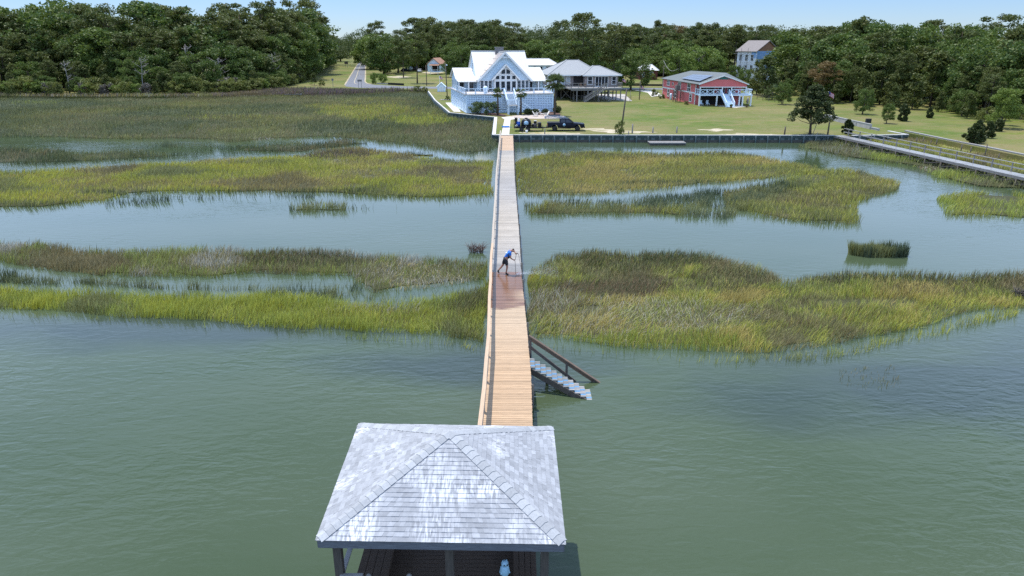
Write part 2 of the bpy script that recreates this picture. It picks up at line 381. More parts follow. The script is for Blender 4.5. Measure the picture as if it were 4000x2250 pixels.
def water_mat():
    m = bpy.data.materials.new('murky_tidal_water'); m.use_nodes = True
    nt = m.node_tree; b = nt.nodes['Principled BSDF']; L = nt.links.new
    g = N(nt, 'ShaderNodeNewGeometry')
    def noise(s, d, st, rot=0.0, dist=0.0):
        mp = N(nt, 'ShaderNodeMapping'); mp.inputs['Scale'].default_value = st; mp.inputs['Rotation'].default_value = (0, 0, rot)
        L(g.outputs['Position'], mp.inputs[0])
        n = N(nt, 'ShaderNodeTexNoise'); n.inputs['Scale'].default_value = s; n.inputs['Detail'].default_value = d; n.inputs['Distortion'].default_value = dist
        L(mp.outputs[0], n.inputs['Vector']); return n.outputs['Fac']
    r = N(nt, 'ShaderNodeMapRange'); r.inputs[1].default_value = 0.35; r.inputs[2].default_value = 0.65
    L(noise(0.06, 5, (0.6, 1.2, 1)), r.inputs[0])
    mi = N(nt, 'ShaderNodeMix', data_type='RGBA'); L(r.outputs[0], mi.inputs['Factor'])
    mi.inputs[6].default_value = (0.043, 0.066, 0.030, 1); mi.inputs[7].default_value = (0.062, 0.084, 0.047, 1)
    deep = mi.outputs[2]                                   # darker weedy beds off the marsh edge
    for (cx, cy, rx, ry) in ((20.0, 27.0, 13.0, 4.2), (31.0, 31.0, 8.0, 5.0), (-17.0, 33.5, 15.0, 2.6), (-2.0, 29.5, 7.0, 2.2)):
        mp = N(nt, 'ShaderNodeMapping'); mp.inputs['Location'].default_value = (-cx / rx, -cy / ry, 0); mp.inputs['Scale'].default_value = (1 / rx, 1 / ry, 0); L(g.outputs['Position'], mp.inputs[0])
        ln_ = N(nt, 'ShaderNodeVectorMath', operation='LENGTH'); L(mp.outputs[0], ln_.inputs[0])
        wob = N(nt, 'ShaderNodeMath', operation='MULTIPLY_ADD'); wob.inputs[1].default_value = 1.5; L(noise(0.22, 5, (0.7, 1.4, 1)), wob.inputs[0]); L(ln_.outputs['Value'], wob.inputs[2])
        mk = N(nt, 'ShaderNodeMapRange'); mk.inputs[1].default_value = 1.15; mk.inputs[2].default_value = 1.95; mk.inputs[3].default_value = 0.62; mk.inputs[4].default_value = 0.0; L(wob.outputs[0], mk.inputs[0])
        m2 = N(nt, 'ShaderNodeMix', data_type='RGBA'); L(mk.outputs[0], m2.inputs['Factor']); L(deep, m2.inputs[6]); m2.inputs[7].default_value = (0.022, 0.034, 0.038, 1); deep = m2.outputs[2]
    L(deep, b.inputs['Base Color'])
    b.inputs['Roughness'].default_value = 0.07; b.inputs['IOR'].default_value = 1.333; b.inputs['Specular IOR Level'].default_value = 0.5
    # wind ripples: a short chop on a longer slant swell, calmer in streaks
    a1 = noise(1.0, 3, (0.9, 2.3, 1), R(-28), 0.6); a2 = noise(1.0, 2, (2.6, 5.0, 1), R(-18), 0.4); a3 = noise(0.06, 3, (1, 2.2, 1))
    ad = N(nt, 'ShaderNodeMath', operation='MULTIPLY_ADD'); ad.inputs[1].default_value = 0.35; L(a2, ad.inputs[0]); L(a1, ad.inputs[2])
    st = N(nt, 'ShaderNodeMapRange'); st.inputs[1].default_value = 0.35; st.inputs[2].default_value = 0.7; st.inputs[3].default_value = 0.06; st.inputs[4].default_value = 0.42
    L(a3, st.inputs[0])
    sx = N(nt, 'ShaderNodeSeparateXYZ'); L(g.outputs['Position'], sx.inputs[0])
    sh = N(nt, 'ShaderNodeMapRange'); sh.inputs[1].default_value = 26; sh.inputs[2].default_value = 46; sh.inputs[3].default_value = 0.95; sh.inputs[4].default_value = 0.36; L(sx.outputs['Y'], sh.inputs[0])
    sm = N(nt, 'ShaderNodeMath', operation='MULTIPLY'); L(st.outputs[0], sm.inputs[0]); L(sh.outputs[0], sm.inputs[1]); st = sm
    bu = N(nt, 'ShaderNodeBump'); bu.inputs['Distance'].default_value = 0.19
    L(st.outputs[0], bu.inputs['Strength']); L(ad.outputs[0], bu.inputs['Height']); L(bu.outputs[0], b.inputs['Normal'])
    return m
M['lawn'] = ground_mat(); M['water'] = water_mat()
M['mud'] = mat('marsh_mud', (0.040, 0.045, 0.016), 0.8, (0.055, 0.052, 0.024), 0.8, 0.3, spec=0.2)
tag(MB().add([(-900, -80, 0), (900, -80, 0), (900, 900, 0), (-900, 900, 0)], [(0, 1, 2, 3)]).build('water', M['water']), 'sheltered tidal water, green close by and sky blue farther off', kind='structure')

BULK = [(1673, 356), (1700, 392), (1757, 441), (1937, 459), (1930, 528), (2006, 528), (2600, 529), (3256, 530), (3545, 527), (3470, 513)]
edge = [Vector((-900, 187, 1)), G(-400, 376), G(0, 373), G(520, 374), G(900, 368), G(1240, 345), G(1500, 346), G(1655, 352)] + [G(*p) for p in BULK] + \
       [G(3540, 518), G(3700, 550), G(4000, 612), G(4500, 716), Vector((600, 60, 1))]
gp = [(p.x, p.y) for p in edge] + [(3500, 60), (3500, 4500), (-3500, 4500), (-3500, 187)]
gm = MB()
gm.prism(gp, -1.0, 1.0)
tag(gm.build('ground', M['lawn']), 'flat mown lawn and grassland behind the sea wall', kind='structure')
def sheet(name, pts, z, m, label, wig=0.0):
    P = [(p.x, p.y) for p in pts]
    if wig:
        out = []
        for i, p in enumerate(P):
            q = P[(i + 1) % len(P)]; n = max(2, int(math.dist(p, q) / (wig * 1.5)))
            out += [(p[0] + (q[0] - p[0]) * k / n + random.uniform(-wig, wig), p[1] + (q[1] - p[1]) * k / n + random.uniform(-wig, wig)) for k in range(n)]
        P = out
    mb = MB(); mb.v = [(x, y, z) for x, y in P]
    for t in tessellate_polygon([[Vector((x, y, 0)) for x, y in P]]):
        mb.f.append(tuple(t)); mb.m.append(0); mb.sm.append(False)
    o = mb.build(name, m, fixn=False)
    for pl in o.data.polygons:
        if pl.normal.z < 0: pl.flip()
    return tag(o, label, kind='structure')
def px(l): return [G(*p) for p in l]
road = px([(1346, 332), (1400, 246), (1421, 205), (1424, 190)]) + [Vector((-86, 1100, 1)), Vector((-79.5, 1100, 1))] + px([(1432, 190), (1431, 205), (1430, 246), (1428, 300), (1427, 318), (1434, 326), (1460, 331), (1560, 337), (1800, 340), (2300, 343), (2620, 344), (3010, 348), (3010, 354), (2600, 350), (2100, 349), (1800, 347), (1500, 345), (1400, 343), (1352, 338)])
sheet('road', road, 1.010, M['asphalt'], 'grey two lane road running straight inland and turning along the shore')
def ribbon(pts, w, z):
    mb = MB()
    for i, p in enumerate(pts):
        d = (pts[min(i + 1, len(pts) - 1)] - pts[max(i - 1, 0)]); nrm = Vector((-d.y, d.x, 0)).normalized() * w / 2
        mb.v += [(p.x - nrm.x, p.y - nrm.y, z), (p.x + nrm.x, p.y + nrm.y, z)]
    for i in range(len(pts) - 1): mb.f.append((2 * i, 2 * i + 2, 2 * i + 3, 2 * i + 1)); mb.m.append(0); mb.sm.append(False)
    return mb
tag(ribbon(px([(1420, 227), (1404, 262), (1392, 300), (1386, 313), (1384, 322), (1388, 327), (1400, 329)]), 0.22, 1.016).build('road_marking', M['yellowline']), 'worn yellow centre line on the inland road', kind='structure')
tag(ribbon(px([(1347, 331), (1372, 290), (1400, 245), (1416, 212)]), 0.5, 1.014).build('road_edge', M['sand']), 'sandy verge along the inland road', kind='structure')
tag(ribbon(px([(1428, 246), (1427.5, 300), (1426, 318), (1432, 325), (1450, 329)]), 0.5, 1.014).build('road_edge', M['sand']), 'sandy verge at the road junction', kind='structure')
sheet('path', px([(1958, 526), (1989, 526), (1994, 468), (2040, 459), (2052, 452), (2040, 449), (1958, 459), (1971, 466)]), 1.012, M['concrete'], 'pale concrete walk from the dock to the patio')
sheet('path', px([(1740, 401), (1776, 401), (1800, 437), (1772, 436)]), 1.012, M['concrete'], 'pale concrete walk beside the white house')
pc = G(2101, 456); sheet('patio', [Vector((pc.x + 5.2 * math.cos(a), pc.y + 3.6 * math.sin(a), 1)) for a in np.linspace(0, 2 * math.pi, 28, endpoint=False)], 1.018, M['patio'], 'round paver patio with white lawn chairs')
sheet('mulch_bed', px([(1815, 441), (1850, 437), (1940, 441), (1975, 449), (1975, 456), (1900, 449)]), 1.014, M['mulch'], 'brown mulch bed below the lattice skirt', 0.15)
sheet('mulch_bed', px([(2050, 447), (2060, 436), (2170, 436), (2195, 447), (2150, 452)]), 1.014, M['mulch'], 'brown mulch bed under the low shrubs', 0.15)
sheet('driveway', px([(1780, 354), (1785, 348), (1860, 350), (1860, 372), (1800, 366)]), 1.013, M['concrete'], 'pale driveway behind the small white shed')
sheet('driveway', px([(2545, 378), (2590, 374), (2560, 356), (2530, 352), (2475, 352), (2530, 362)]), 1.013, M['concrete'], 'pale driveway leading to the pink house')
sheet('patio', px([(2350, 388), (2470, 395), (2440, 368), (2330, 368)]), 1.012, M['oldconcrete'], 'concrete slab under the grey stilt house')
sheet('patio', px([(2795, 414), (2870, 421), (2915, 417), (2880, 409)]), 1.013, M['concrete'], 'pale slab at the foot of the pink house stairs', 0.12)
for l, lab in (([(2275, 503), (2330, 500), (2420, 508), (2490, 512), (2560, 516), (2480, 521), (2380, 520), (2320, 513)], 'pale bare sand by the leaning yard pole'),
               ([(2800, 524), (2880, 520), (2990, 523), (3060, 526), (2960, 528.5), (2850, 528)], 'thin pale sand behind the sea wall'),
               ([(2720, 506), (2800, 503), (2880, 507), (2800, 513)], 'small worn patch in the lawn'),
               ([(2020, 518), (2130, 515), (2270, 520), (2260, 525), (2100, 524)], 'worn sandy strip beside the parked trailer'),
               ([(1500, 300), (1560, 296), (1610, 300), (1560, 306)], 'bare sand under the roadside trees'),
               ([(1640, 283), (1700, 277), (1740, 283), (1690, 289)], 'sandy drive in front of the brown roofed house')  ):
    sheet('sand', px(l), 1.008, M['sand'], lab, 0.5)
sheet('sand', [G(x, y, 0.3) for x, y in [(3540, 548), (3760, 590), (4010, 640), (4010, 625), (3800, 576), (3620, 540)]], 0.3, M['sand'], 'strip of beach sand below the long concrete wall', 0.2)
sheet('mud', [G(x, y, 0.2) for x, y in [(3275, 540), (3500, 527), (3540, 520), (4100, 632), (4100, 720), (3700, 640)]], 0.2, M['mud'], 'marsh ground under the grey boardwalk')

# ================================================================== MARSH GRASS
C = dict(bright=(0.437, 0.433, 0.068), lime=(0.338, 0.381, 0.077), mid=(0.253, 0.254, 0.092), olive=(0.258, 0.211, 0.098), gold=(0.462, 0.370, 0.117), brown=(0.185, 0.140, 0.070), straw=(0.440, 0.414, 0.329),
         dark=(0.095, 0.115, 0.045), grey=(0.185, 0.200, 0.100), reed=(0.105, 0.133, 0.072), purple=(0.172, 0.117, 0.135), red=(0.23, 0.155, 0.085))
M['grass'] = attr_mat('marsh_grass_blades', 0.55, 0.38); GRASS = 3.6
def ragged(P, amp, step):
    out = []
    for i, p in enumerate(P):
        q = P[(i + 1) % len(P)]; n = max(1, int(math.dist(p, q) / step))
        out += [(p[0] + (q[0] - p[0]) * k / n, p[1] + (q[1] - p[1]) * k / n) for k in range(n)]
    a = np.array(out); n1 = fnoise(a[:, 0] + 31, a[:, 1], step * 3, 3) - 0.5; n2 = fnoise(a[:, 0], a[:, 1] + 77, step * 3, 3) - 0.5
    return np.stack([a[:, 0] + n1 * amp * 3, a[:, 1] + n2 * amp * 3], 1)
def inset(P, d):
    a = np.asarray(P); t = np.roll(a, -2, 0) - np.roll(a, 2, 0); t /= np.linalg.norm(t, axis=1)[:, None] + 1e-9
    ar = np.sum(a[:, 0] * np.roll(a[:, 1], -1) - np.roll(a[:, 0], -1) * a[:, 1])
    n = np.stack([-t[:, 1], t[:, 0]], 1) * (1 if ar > 0 else -1)
    return a + n * d * (0.5 + 1.0 * rng.random(len(a)))[:, None]
def inside(P, x, y):
    r = np.zeros(len(x), bool)
    for i in range(len(P)):
        x1, y1 = P[i]; x2, y2 = P[(i + 1) % len(P)]
        if y1 == y2: continue
        c = ((y1 > y) != (y2 > y)) & (x < (x2 - x1) * (y - y1) / (y2 - y1) + x1); r ^= c
    return r
def px_of(x, y, z=0.0):
    zc = y * cp - (z - CZ) * sp
    return (2000 + FPX * x / zc) / 1.5528, (1125 + FPX * (-(z - CZ) * cp - y * sp) / zc) / 1.5528
def blades(x, y, h, w, colr, lean, face=None, z0=-0.05, wd=0.9):
    n = len(x); th = rng.uniform(0, 2 * math.pi, n) if face is None else face
    ld = rng.normal(0, 0.8, n) + wd; lx, ly = np.cos(ld) * lean * h, np.sin(ld) * lean * h
    hz = h * np.sqrt(np.clip(1 - lean * lean, 0.05, 1))
    ux, uy = np.cos(th) * w / 2, np.sin(th) * w / 2
    z = np.full(n, z0); V = np.zeros((n, 5, 3))
    V[:, 0] = np.stack([x - ux, y - uy, z], 1); V[:, 1] = np.stack([x + ux, y + uy, z], 1)
    V[:, 2] = np.stack([x + ux * .8 + lx * .4, y + uy * .8 + ly * .4, z + hz * .6], 1); V[:, 3] = np.stack([x - ux * .8 + lx * .4, y - uy * .8 + ly * .4, z + hz * .6], 1)
    V[:, 4] = np.stack([x + lx, y + ly, z + hz], 1)
    i = np.arange(n)[:, None] * 5
    F = np.concatenate([i + np.array([[0, 1, 2]]), i + np.array([[0, 2, 3]]), i + np.array([[3, 2, 4]])])
    return V.reshape(-1, 3), F, np.repeat(colr, 5, 0)
def marsh(label, polys, pal, h=0.75, dens=40, w=0.028, mud=0.05, paint=(), clump=0.4, lean=0.40, nscale=5.0, name='marsh_grass', rag=0.5, cut=(), zl=0.0):
    """polys: (top edge, bottom edge) in overview pixels; paint: (x, y, rx, ry, palette, strength, lean, height factor)"""
    Vs, Fs, Cs, o = [], [], [], 0
    for top, bot in polys:
        pts = [Q(a, b, zl + h * 0.75) for a, b in top] + [Q(a, b, zl) for a, b in reversed(bot)]
        P0 = [(p.x, p.y) for p in pts]; ym = sum(p[1] for p in P0) / len(P0)
        P = ragged(P0, rag * (0.6 + ym / 120), 0.8 + ym / 60)
        if mud:
            Pm = inset(P, 0.25 + ym / 90)
            mb = MB(); mb.prism([tuple(p) for p in Pm], -0.4, mud)
            tag(mb.build('mud', M['mud']), 'dark marsh mud under the grass', kind='structure')
        x0, y0 = P.min(0); x1, y1 = P.max(0)
        k = (40.0 / ym) ** 1.25; n = int((x1 - x0) * (y1 - y0) * dens * k * GRASS)
        x, y = rng.uniform(x0, x1, n), rng.uniform(y0, y1, n)
        keep = inside(P, x, y)
        c1 = fnoise(x + 9, y + 4, nscale * 0.35, 3)
        keep &= rng.random(n) < np.clip(1 - clump + (c1 - 0.5) * 4 * clump, 0.05, 1)
        x, y = x[keep], y[keep]
        qx, qy = px_of(x, y, zl + h * 0.5)
        kp = np.ones(len(x), bool)
        for (cx, cy, rx, ry, pr) in cut:
            wob = (fnoise(x * 1.3, y, 3.0, 3) - 0.5) * 1.6
            kp &= ~(((qx - cx) / rx) ** 2 + ((qy - cy) / ry) ** 2 + wob < 1) | (rng.random(len(x)) > pr)
        x, y, qx, qy = x[kp], y[kp], qx[kp], qy[kp]; n = len(x)
        u = np.clip(0.5 + (fnoise(x, y, nscale, 4) - 0.5) * 3.2 + rng.normal(0, 0.16, n), 0, 0.999) * (len(pal) - 1)
        pa = np.array([C[c] for c in pal] + [C[pal[-1]]]); i = u.astype(int); f = (u - i)[:, None]
        cl = pa[i] * (1 - f) + pa[i + 1] * f
        lf_ = fnoise(x + 13, y + 91, nscale * 0.5, 3); ln = np.clip(np.abs(rng.normal(lean * (0.35 + 1.3 * lf_), 0.16, n)), 0.02, 0.95); hh = h * rng.uniform(0.5, 1.15, n) * (0.55 + 0.9 * fnoise(x, y + 50, nscale * 0.5, 3)); wd_ = 0.9 + 3.2 * (fnoise(x + 200, y, nscale * 0.8, 2) - 0.5)
        for (cx, cy, rx, ry, pc, s, le, hf) in paint:
            wob = (fnoise(x + cx, y + cy, 4.0 * (ym / 45), 4) - 0.5) * 2.2
            d = 1 - (((qx - cx) / rx) ** 2 + ((qy - cy) / ry) ** 2) + wob
            m = (np.clip(d * 1.6, 0, 1) * s) > rng.random(n)
            cc = np.array([C[c] for c in pc])[rng.integers(0, len(pc), n)]
            cl[m] = cc[m]
            if le: ln[m] = np.clip(rng.normal(le, 0.15, m.sum()), 0, 0.97)
            hh[m] *= hf
        cl = cl * rng.uniform(0.7, 1.25, n)[:, None]
        ww = w * (np.maximum(y, 25) / 40) ** 0.75 * rng.uniform(0.7, 1.3, n)
        V, F, Cc = blades(x, y, hh, ww, cl, ln, z0=(mud or zl) - 0.06, wd=wd_)
        Vs.append(V); Fs.append(F + o); Cs.append(Cc); o += len(V)
    ob = raw_mesh(name, np.concatenate(Vs), np.concatenate(Fs), M['grass'], np.concatenate(Cs))
    return tag(ob, label, kind='stuff')

# far field below the wood
marsh('broad far marsh of dull green grass below the left wood', [(
    [(-520, 236), (0, 236), (200, 238), (400, 238), (620, 236), (640, 224), (800, 222), (960, 228), (1010, 222), (1078, 232), (1130, 290), (1248, 304), (1246, 335)],
    [(-520, 350), (0, 347), (150, 346), (330, 353), (450, 351), (520, 353), (600, 360), (680, 352), (800, 346), (930, 352), (960, 357), (1050, 370), (1100, 378), (1180, 388), (1243, 383)])],
    ['grey', 'dark', 'mid', 'grey', 'olive', 'mid'], h=0.85, dens=26, w=0.034, clump=0.2, nscale=15, paint=(
        (960, 275, 170, 26, ('bright', 'gold', 'lime'), 0.7, 0, 1.0), (1060, 300, 90, 18, ('bright', 'lime'), 0.7, 0, 1), (560, 292, 180, 8, ('bright', 'olive'), 0.4, 0, 1), (90, 258, 90, 6, ('lime', 'mid'), 0.5, 0, 1),
        (800, 232, 240, 11, ('purple', 'brown', 'purple', 'dark'), 0.75, 0, 1.2), (300, 241, 400, 5, ('brown', 'straw', 'olive'), 0.5, 0, 1), (1120, 318, 110, 22, ('brown', 'olive', 'grey'), 0.6, 0, 1),
        (1150, 268, 50, 20, ('brown', 'purple', 'dark'), 0.5, 0, 1.1), (350, 276, 300, 7, ('dark', 'mid'), 0.5, 0, 1), (800, 315, 260, 14, ('dark', 'grey'), 0.4, 0, 1),
        (1130, 352, 70, 6, ('straw', 'brown'), 0.75, 0.8, 0.5), (690, 345, 60, 3, ('straw', 'brown'), 0.6, 0.8, 0.6), (480, 349, 30, 3, ('straw',), 0.5, 0.8, 0.6), (60, 243, 120, 3, ('straw', 'brown'), 0.5, 0.5, 0.9)),
    cut=((760, 225, 18, 2, 0.8), (545, 311, 18, 3, 0.7)))
marsh('brown and purple brush along the dry edge of the far marsh', [([(-520, 231), (0, 231), (200, 233), (400, 233), (600, 228), (640, 217), (700, 216), (820, 219), (900, 222), (1000, 218), (1075, 222)], [(-520, 242), (0, 241), (200, 243), (400, 243), (600, 241), (640, 239), (800, 236), (960, 233), (1010, 228), (1078, 230)])],
    ['brown', 'olive', 'purple', 'olive', 'mid'], h=1.0, dens=30, mud=0, zl=1.0, nscale=8, clump=0.3, name='dry_brush', paint=((820, 226, 220, 9, ('purple', 'brown', 'purple', 'dark'), 0.8, 0, 1.1), (250, 238, 340, 4, ('olive', 'gold', 'straw', 'mid'), 0.6, 0, 0.9)))
tag(MB().box(G(1145, 368, 0.9) , (4.5, 0.4, 0.25), rz=0.1).build('driftwood_plank', M['lightwood']), 'bleached plank lying in the brown brush by the road', 'plank')
tag(MB().box(G(1475, 349, 1.1) , (2.8, 0.4, 0.2), rz=-0.05).build('driftwood_plank', M['whiteplastic']), 'pale plank beside the road bend', 'plank')
# reeds standing in the far pools
marsh('sparse reeds standing in the far pools', [([(-520, 362), (0, 362), (200, 372), (450, 352), (640, 362), (700, 372), (820, 352), (930, 352)], [(-520, 418), (0, 418), (180, 412), (400, 402), (560, 392), (650, 386), (800, 378), (935, 362)])],
    ['reed', 'dark', 'reed', 'grey'], h=0.85, dens=15, w=0.03, mud=0, clump=0.5, nscale=9, cut=((250, 352, 220, 9, 0.9), (400, 372, 220, 9, 0.75), (740, 392, 160, 6, 0.8), (60, 412, 150, 5, 0.7), (560, 378, 120, 8, 0.6)))
marsh('low grassy islets between the far pools', [([(590, 362), (680, 358), (800, 352), (880, 348), (935, 350)], [(600, 380), (680, 385), (760, 384), (850, 372), (930, 362)]), ([(-520, 372), (60, 366), (180, 374), (330, 372), (430, 378)], [(-520, 414), (80, 410), (180, 408), (300, 402), (440, 396)]),
     ([(1010, 376), (1060, 374), (1100, 380)], [(1015, 390), (1060, 392), (1105, 392)])],
    ['dark', 'mid', 'reed', 'olive'], h=0.8, dens=24, nscale=7, paint=((700, 366, 60, 4, ('straw', 'brown'), 0.5, 0.7, 0.7),))
# long middle bank, left of the dock
marsh('long yellow green marsh bank left of the dock', [(
    [(-520, 425), (0, 425), (180, 418), (400, 404), (560, 394), (700, 388), (770, 384), (800, 376), (900, 366), (960, 376), (1050, 388), (1150, 396), (1243, 398)],
    [(-520, 526), (0, 523), (100, 522), (200, 512), (260, 506), (330, 492), (400, 485), (500, 486), (600, 488), (720, 486), (820, 488), (950, 498), (1050, 501), (1150, 496), (1238, 490)])],
    ['mid', 'bright', 'bright', 'gold', 'olive'], h=0.6, dens=34, clump=0.2, nscale=8, paint=(
        (100, 512, 260, 10, ('dark', 'dark', 'mid'), 0.8, 0, 1.1), (600, 481, 460, 7, ('dark', 'dark', 'mid'), 0.8, 0, 1.2), (1080, 492, 180, 7, ('dark', 'dark', 'mid'), 0.7, 0, 1.2),  # darker reeds along the lower edge, their shade put into the blade colour
        (820, 400, 70, 9, ('straw', 'straw', 'brown'), 0.7, 0.85, 0.5), (950, 425, 130, 10, ('straw', 'brown', 'olive'), 0.4, 0.8, 0.6), (930, 440, 30, 5, ('straw',), 0.9, 0.9, 0.4), (890, 463, 35, 5, ('straw',), 0.9, 0.9, 0.4), (1000, 428, 30, 5, ('straw', 'brown'), 0.9, 0.9, 0.5), (860, 425, 16, 3, ('straw',), 0.9, 0.9, 0.5),
        (1120, 400, 150, 7, ('straw', 'brown', 'mid'), 0.5, 0.6, 0.7), (450, 405, 250, 7, ('straw', 'mid', 'brown'), 0.35, 0.4, 0.9), (850, 385, 150, 9, ('brown', 'purple', 'dark'), 0.6, 0, 1), (670, 450, 120, 8, ('brown', 'olive'), 0.35, 0.5, 1), (1090, 440, 30, 20, ('bright', 'lime'), 0.5, 0, 1), (40, 440, 110, 8, ('bright', 'gold'), 0.5, 0, 1)))
marsh('thin reeds in the channel below the left bank', [([(270, 498), (330, 488), (420, 482), (560, 484), (800, 486)], [(270, 522), (330, 518), (420, 510), (560, 502), (800, 494)]), ([(860, 508), (990, 512)], [(865, 530), (990, 526)]), ([(1090, 494), (1235, 488)], [(1090, 506), (1235, 506)])],
    ['reed', 'dark', 'mid'], h=0.75, dens=22, mud=0, clump=0.5, nscale=3)
marsh('small dark reed islet in the left channel', [([(712, 510), (760, 502), (830, 500), (872, 506)], [(712, 534), (760, 536), (830, 534), (872, 530)])], ['dark', 'reed', 'mid'], h=0.9, dens=40, nscale=3, paint=((790, 508, 60, 6, ('brown', 'mid', 'bright'), 0.6, 0, 1),))
# right of the dock
marsh('green marsh bank between the dock and the sea wall', [(
    [(1296, 402), (1340, 390), (1400, 378), (1500, 374), (1650, 379), (1800, 376), (1900, 383), (1990, 400), (2060, 416)],
    [(1300, 494), (1400, 493), (1500, 489), (1600, 479), (1700, 471), (1800, 461), (1950, 450), (2062, 438)])],
    ['mid', 'bright', 'olive', 'bright', 'gold'], h=0.6, dens=34, clump=0.2, nscale=8, paint=(
        (1560, 390, 220, 11, ('brown', 'olive', 'dark', 'mid'), 0.6, 0, 1), (1850, 386, 130, 8, ('dark', 'brown', 'mid'), 0.7, 0, 1), (1450, 487, 200, 7, ('dark', 'mid'), 0.8, 0, 1.1), (1800, 456, 260, 6, ('dark', 'mid', 'reed'), 0.6, 0, 1.1), (1423, 384, 12, 4, ('straw',), 0.9, 0.8, 0.5), (1570, 424, 14, 4, ('straw',), 0.9, 0.8, 0.4)))  # dark ellipses on the lower edge colour in the shade among the reeds
marsh('dark reed banks right of the dock', [([(1322, 516), (1400, 506), (1520, 508), (1620, 510), (1722, 514)], [(1330, 540), (1400, 545), (1520, 544), (1620, 542), (1724, 540)]),
    ([(1830, 476), (1900, 462), (1960, 446), (2040, 420), (2130, 418), (2200, 432), (2262, 452)], [(1828, 516), (1880, 535), (1960, 554), (2060, 562), (2150, 561), (2158, 510), (2240, 480), (2262, 462)])],
    ['mid', 'bright', 'olive', 'mid'], h=0.7, dens=36, clump=0.25, nscale=6, paint=((1520, 538, 200, 8, ('dark', 'mid'), 0.8, 0, 1), (2000, 552, 160, 9, ('dark', 'mid'), 0.7, 0, 1.1), (1950, 470, 90, 20, ('reed', 'dark', 'mid'), 0.7, 0, 1.1), (2210, 462, 60, 12, ('bright', 'gold'), 0.5, 0, 1), (2060, 500, 110, 18, ('olive', 'gold', 'brown'), 0.4, 0.3, 1)),
    cut=((2035, 442, 55, 8, 0.75),))
marsh('sparse reeds standing in shallow water right of the dock', [([(1312, 500), (1500, 494), (1700, 476), (1830, 464), (1980, 446)], [(1320, 532), (1500, 516), (1700, 545), (1830, 552), (1980, 470)])], ['reed', 'reed', 'grey', 'mid'], h=0.85, dens=34, mud=0, clump=0.45, nscale=4)
marsh('marsh grass below the grey boardwalk', [([(2015, 366), (2040, 352), (2110, 342), (2200, 368), (2400, 408), (3050, 484)], [(2040, 378), (2100, 392), (2200, 405), (2300, 424), (2370, 458), (2440, 470), (3050, 508)])],
    ['mid', 'olive', 'grey', 'mid', 'lime'], h=0.7, dens=26, mud=0.12, nscale=7, paint=((2360, 422, 90, 8, ('straw', 'red', 'brown'), 0.8, 0.85, 0.5), (2160, 375, 130, 14, ('grey', 'straw', 'olive'), 0.5, 0.3, 1), (2400, 445, 60, 12, ('bright', 'lime'), 0.5, 0, 1), (2420, 360, 200, 14, ('lime', 'bright', 'mid'), 0.8, 0, 1.0)))
marsh('fresh green grass between the grey boardwalk and the concrete wall', [([(2120, 340), (2200, 336), (2290, 339), (2400, 366), (2576, 400), (3050, 442)], [(2130, 344), (2250, 372), (2400, 402), (2576, 438), (3050, 484)])], ['lime', 'mid', 'bright', 'olive'], h=0.6, dens=70, mud=0, zl=0.2, nscale=5, clump=0.2)
marsh('bright grass islet at the right channel', [([(2350, 486), (2440, 474), (2500, 478), (2560, 480), (3050, 492)], [(2352, 500), (2380, 542), (2480, 546), (2576, 552), (3050, 545)])], ['lime', 'bright', 'mid', 'bright'], h=0.65, dens=30, nscale=5, cut=((2505, 492, 45, 9, 0.9), (2470, 545, 120, 6, 0.5)))
marsh('thick tuft of tall dark green reeds alone in the channel', [([(2138, 610), (2160, 606), (2210, 606), (2250, 609), (2282, 616)], [(2134, 641), (2180, 648), (2240, 649), (2284, 646)])], ['reed', 'reed', 'mid'], h=1.0, dens=190, w=0.035, lean=0.14, nscale=2, clump=0.0, mud=0.0, rag=0.0)
# near bank, left of the dock
marsh('near marsh bank of mixed dead and green grass left of the dock', [(
    [(-520, 604), (0, 602), (100, 602), (200, 616), (350, 624), (500, 612), (600, 612), (700, 618), (800, 622), (900, 628), (1000, 636), (1090, 644), (1150, 646), (1222, 654)],
    [(-520, 662), (0, 664), (100, 678), (250, 692), (400, 702), (520, 706), (620, 690), (760, 690), (880, 696), (905, 718), (950, 742), (1010, 736), (1100, 726), (1160, 716), (1228, 704)])],
    ['olive', 'mid', 'lime', 'mid', 'olive', 'straw'], h=0.66, dens=52, clump=0.3, nscale=4, paint=(
        (760, 648, 170, 24, ('brown', 'dark', 'dark', 'brown'), 0.75, 0, 1.05), (1040, 690, 160, 34, ('straw', 'straw', 'gold', 'mid'), 0.65, 0.75, 0.8), (1000, 700, 120, 8, ('straw', 'brown'), 0.85, 0.9, 0.9), (540, 660, 90, 28, ('straw', 'olive', 'gold'), 0.45, 0.6, 0.9), (280, 622, 60, 10, ('brown', 'dark'), 0.8, 0, 1), (100, 612, 160, 8, ('dark', 'mid', 'brown'), 0.5, 0, 1), (1160, 668, 60, 24, ('mid', 'lime', 'straw'), 0.6, 0.3, 1), (50, 640, 120, 12, ('straw', 'olive', 'mid'), 0.4, 0.5, 1)),
    cut=((560, 675, 35, 12, 0.6),))
marsh('reeds in the water lane of the near left bank', [([(-520, 668), (0, 668), (120, 680), (260, 694), (520, 706), (900, 700), (960, 742), (1228, 716)], [(-520, 716), (0, 714), (200, 722), (520, 730), (900, 762), (1000, 752), (1228, 738)])], ['reed', 'mid', 'grey', 'dark'], h=0.7, dens=62, mud=0, clump=0.5, nscale=3,
    cut=((770, 712, 130, 12, 0.85), (1080, 738, 90, 8, 0.8), (625, 690, 18, 18, 0.8), (120, 690, 130, 8, 0.6)))
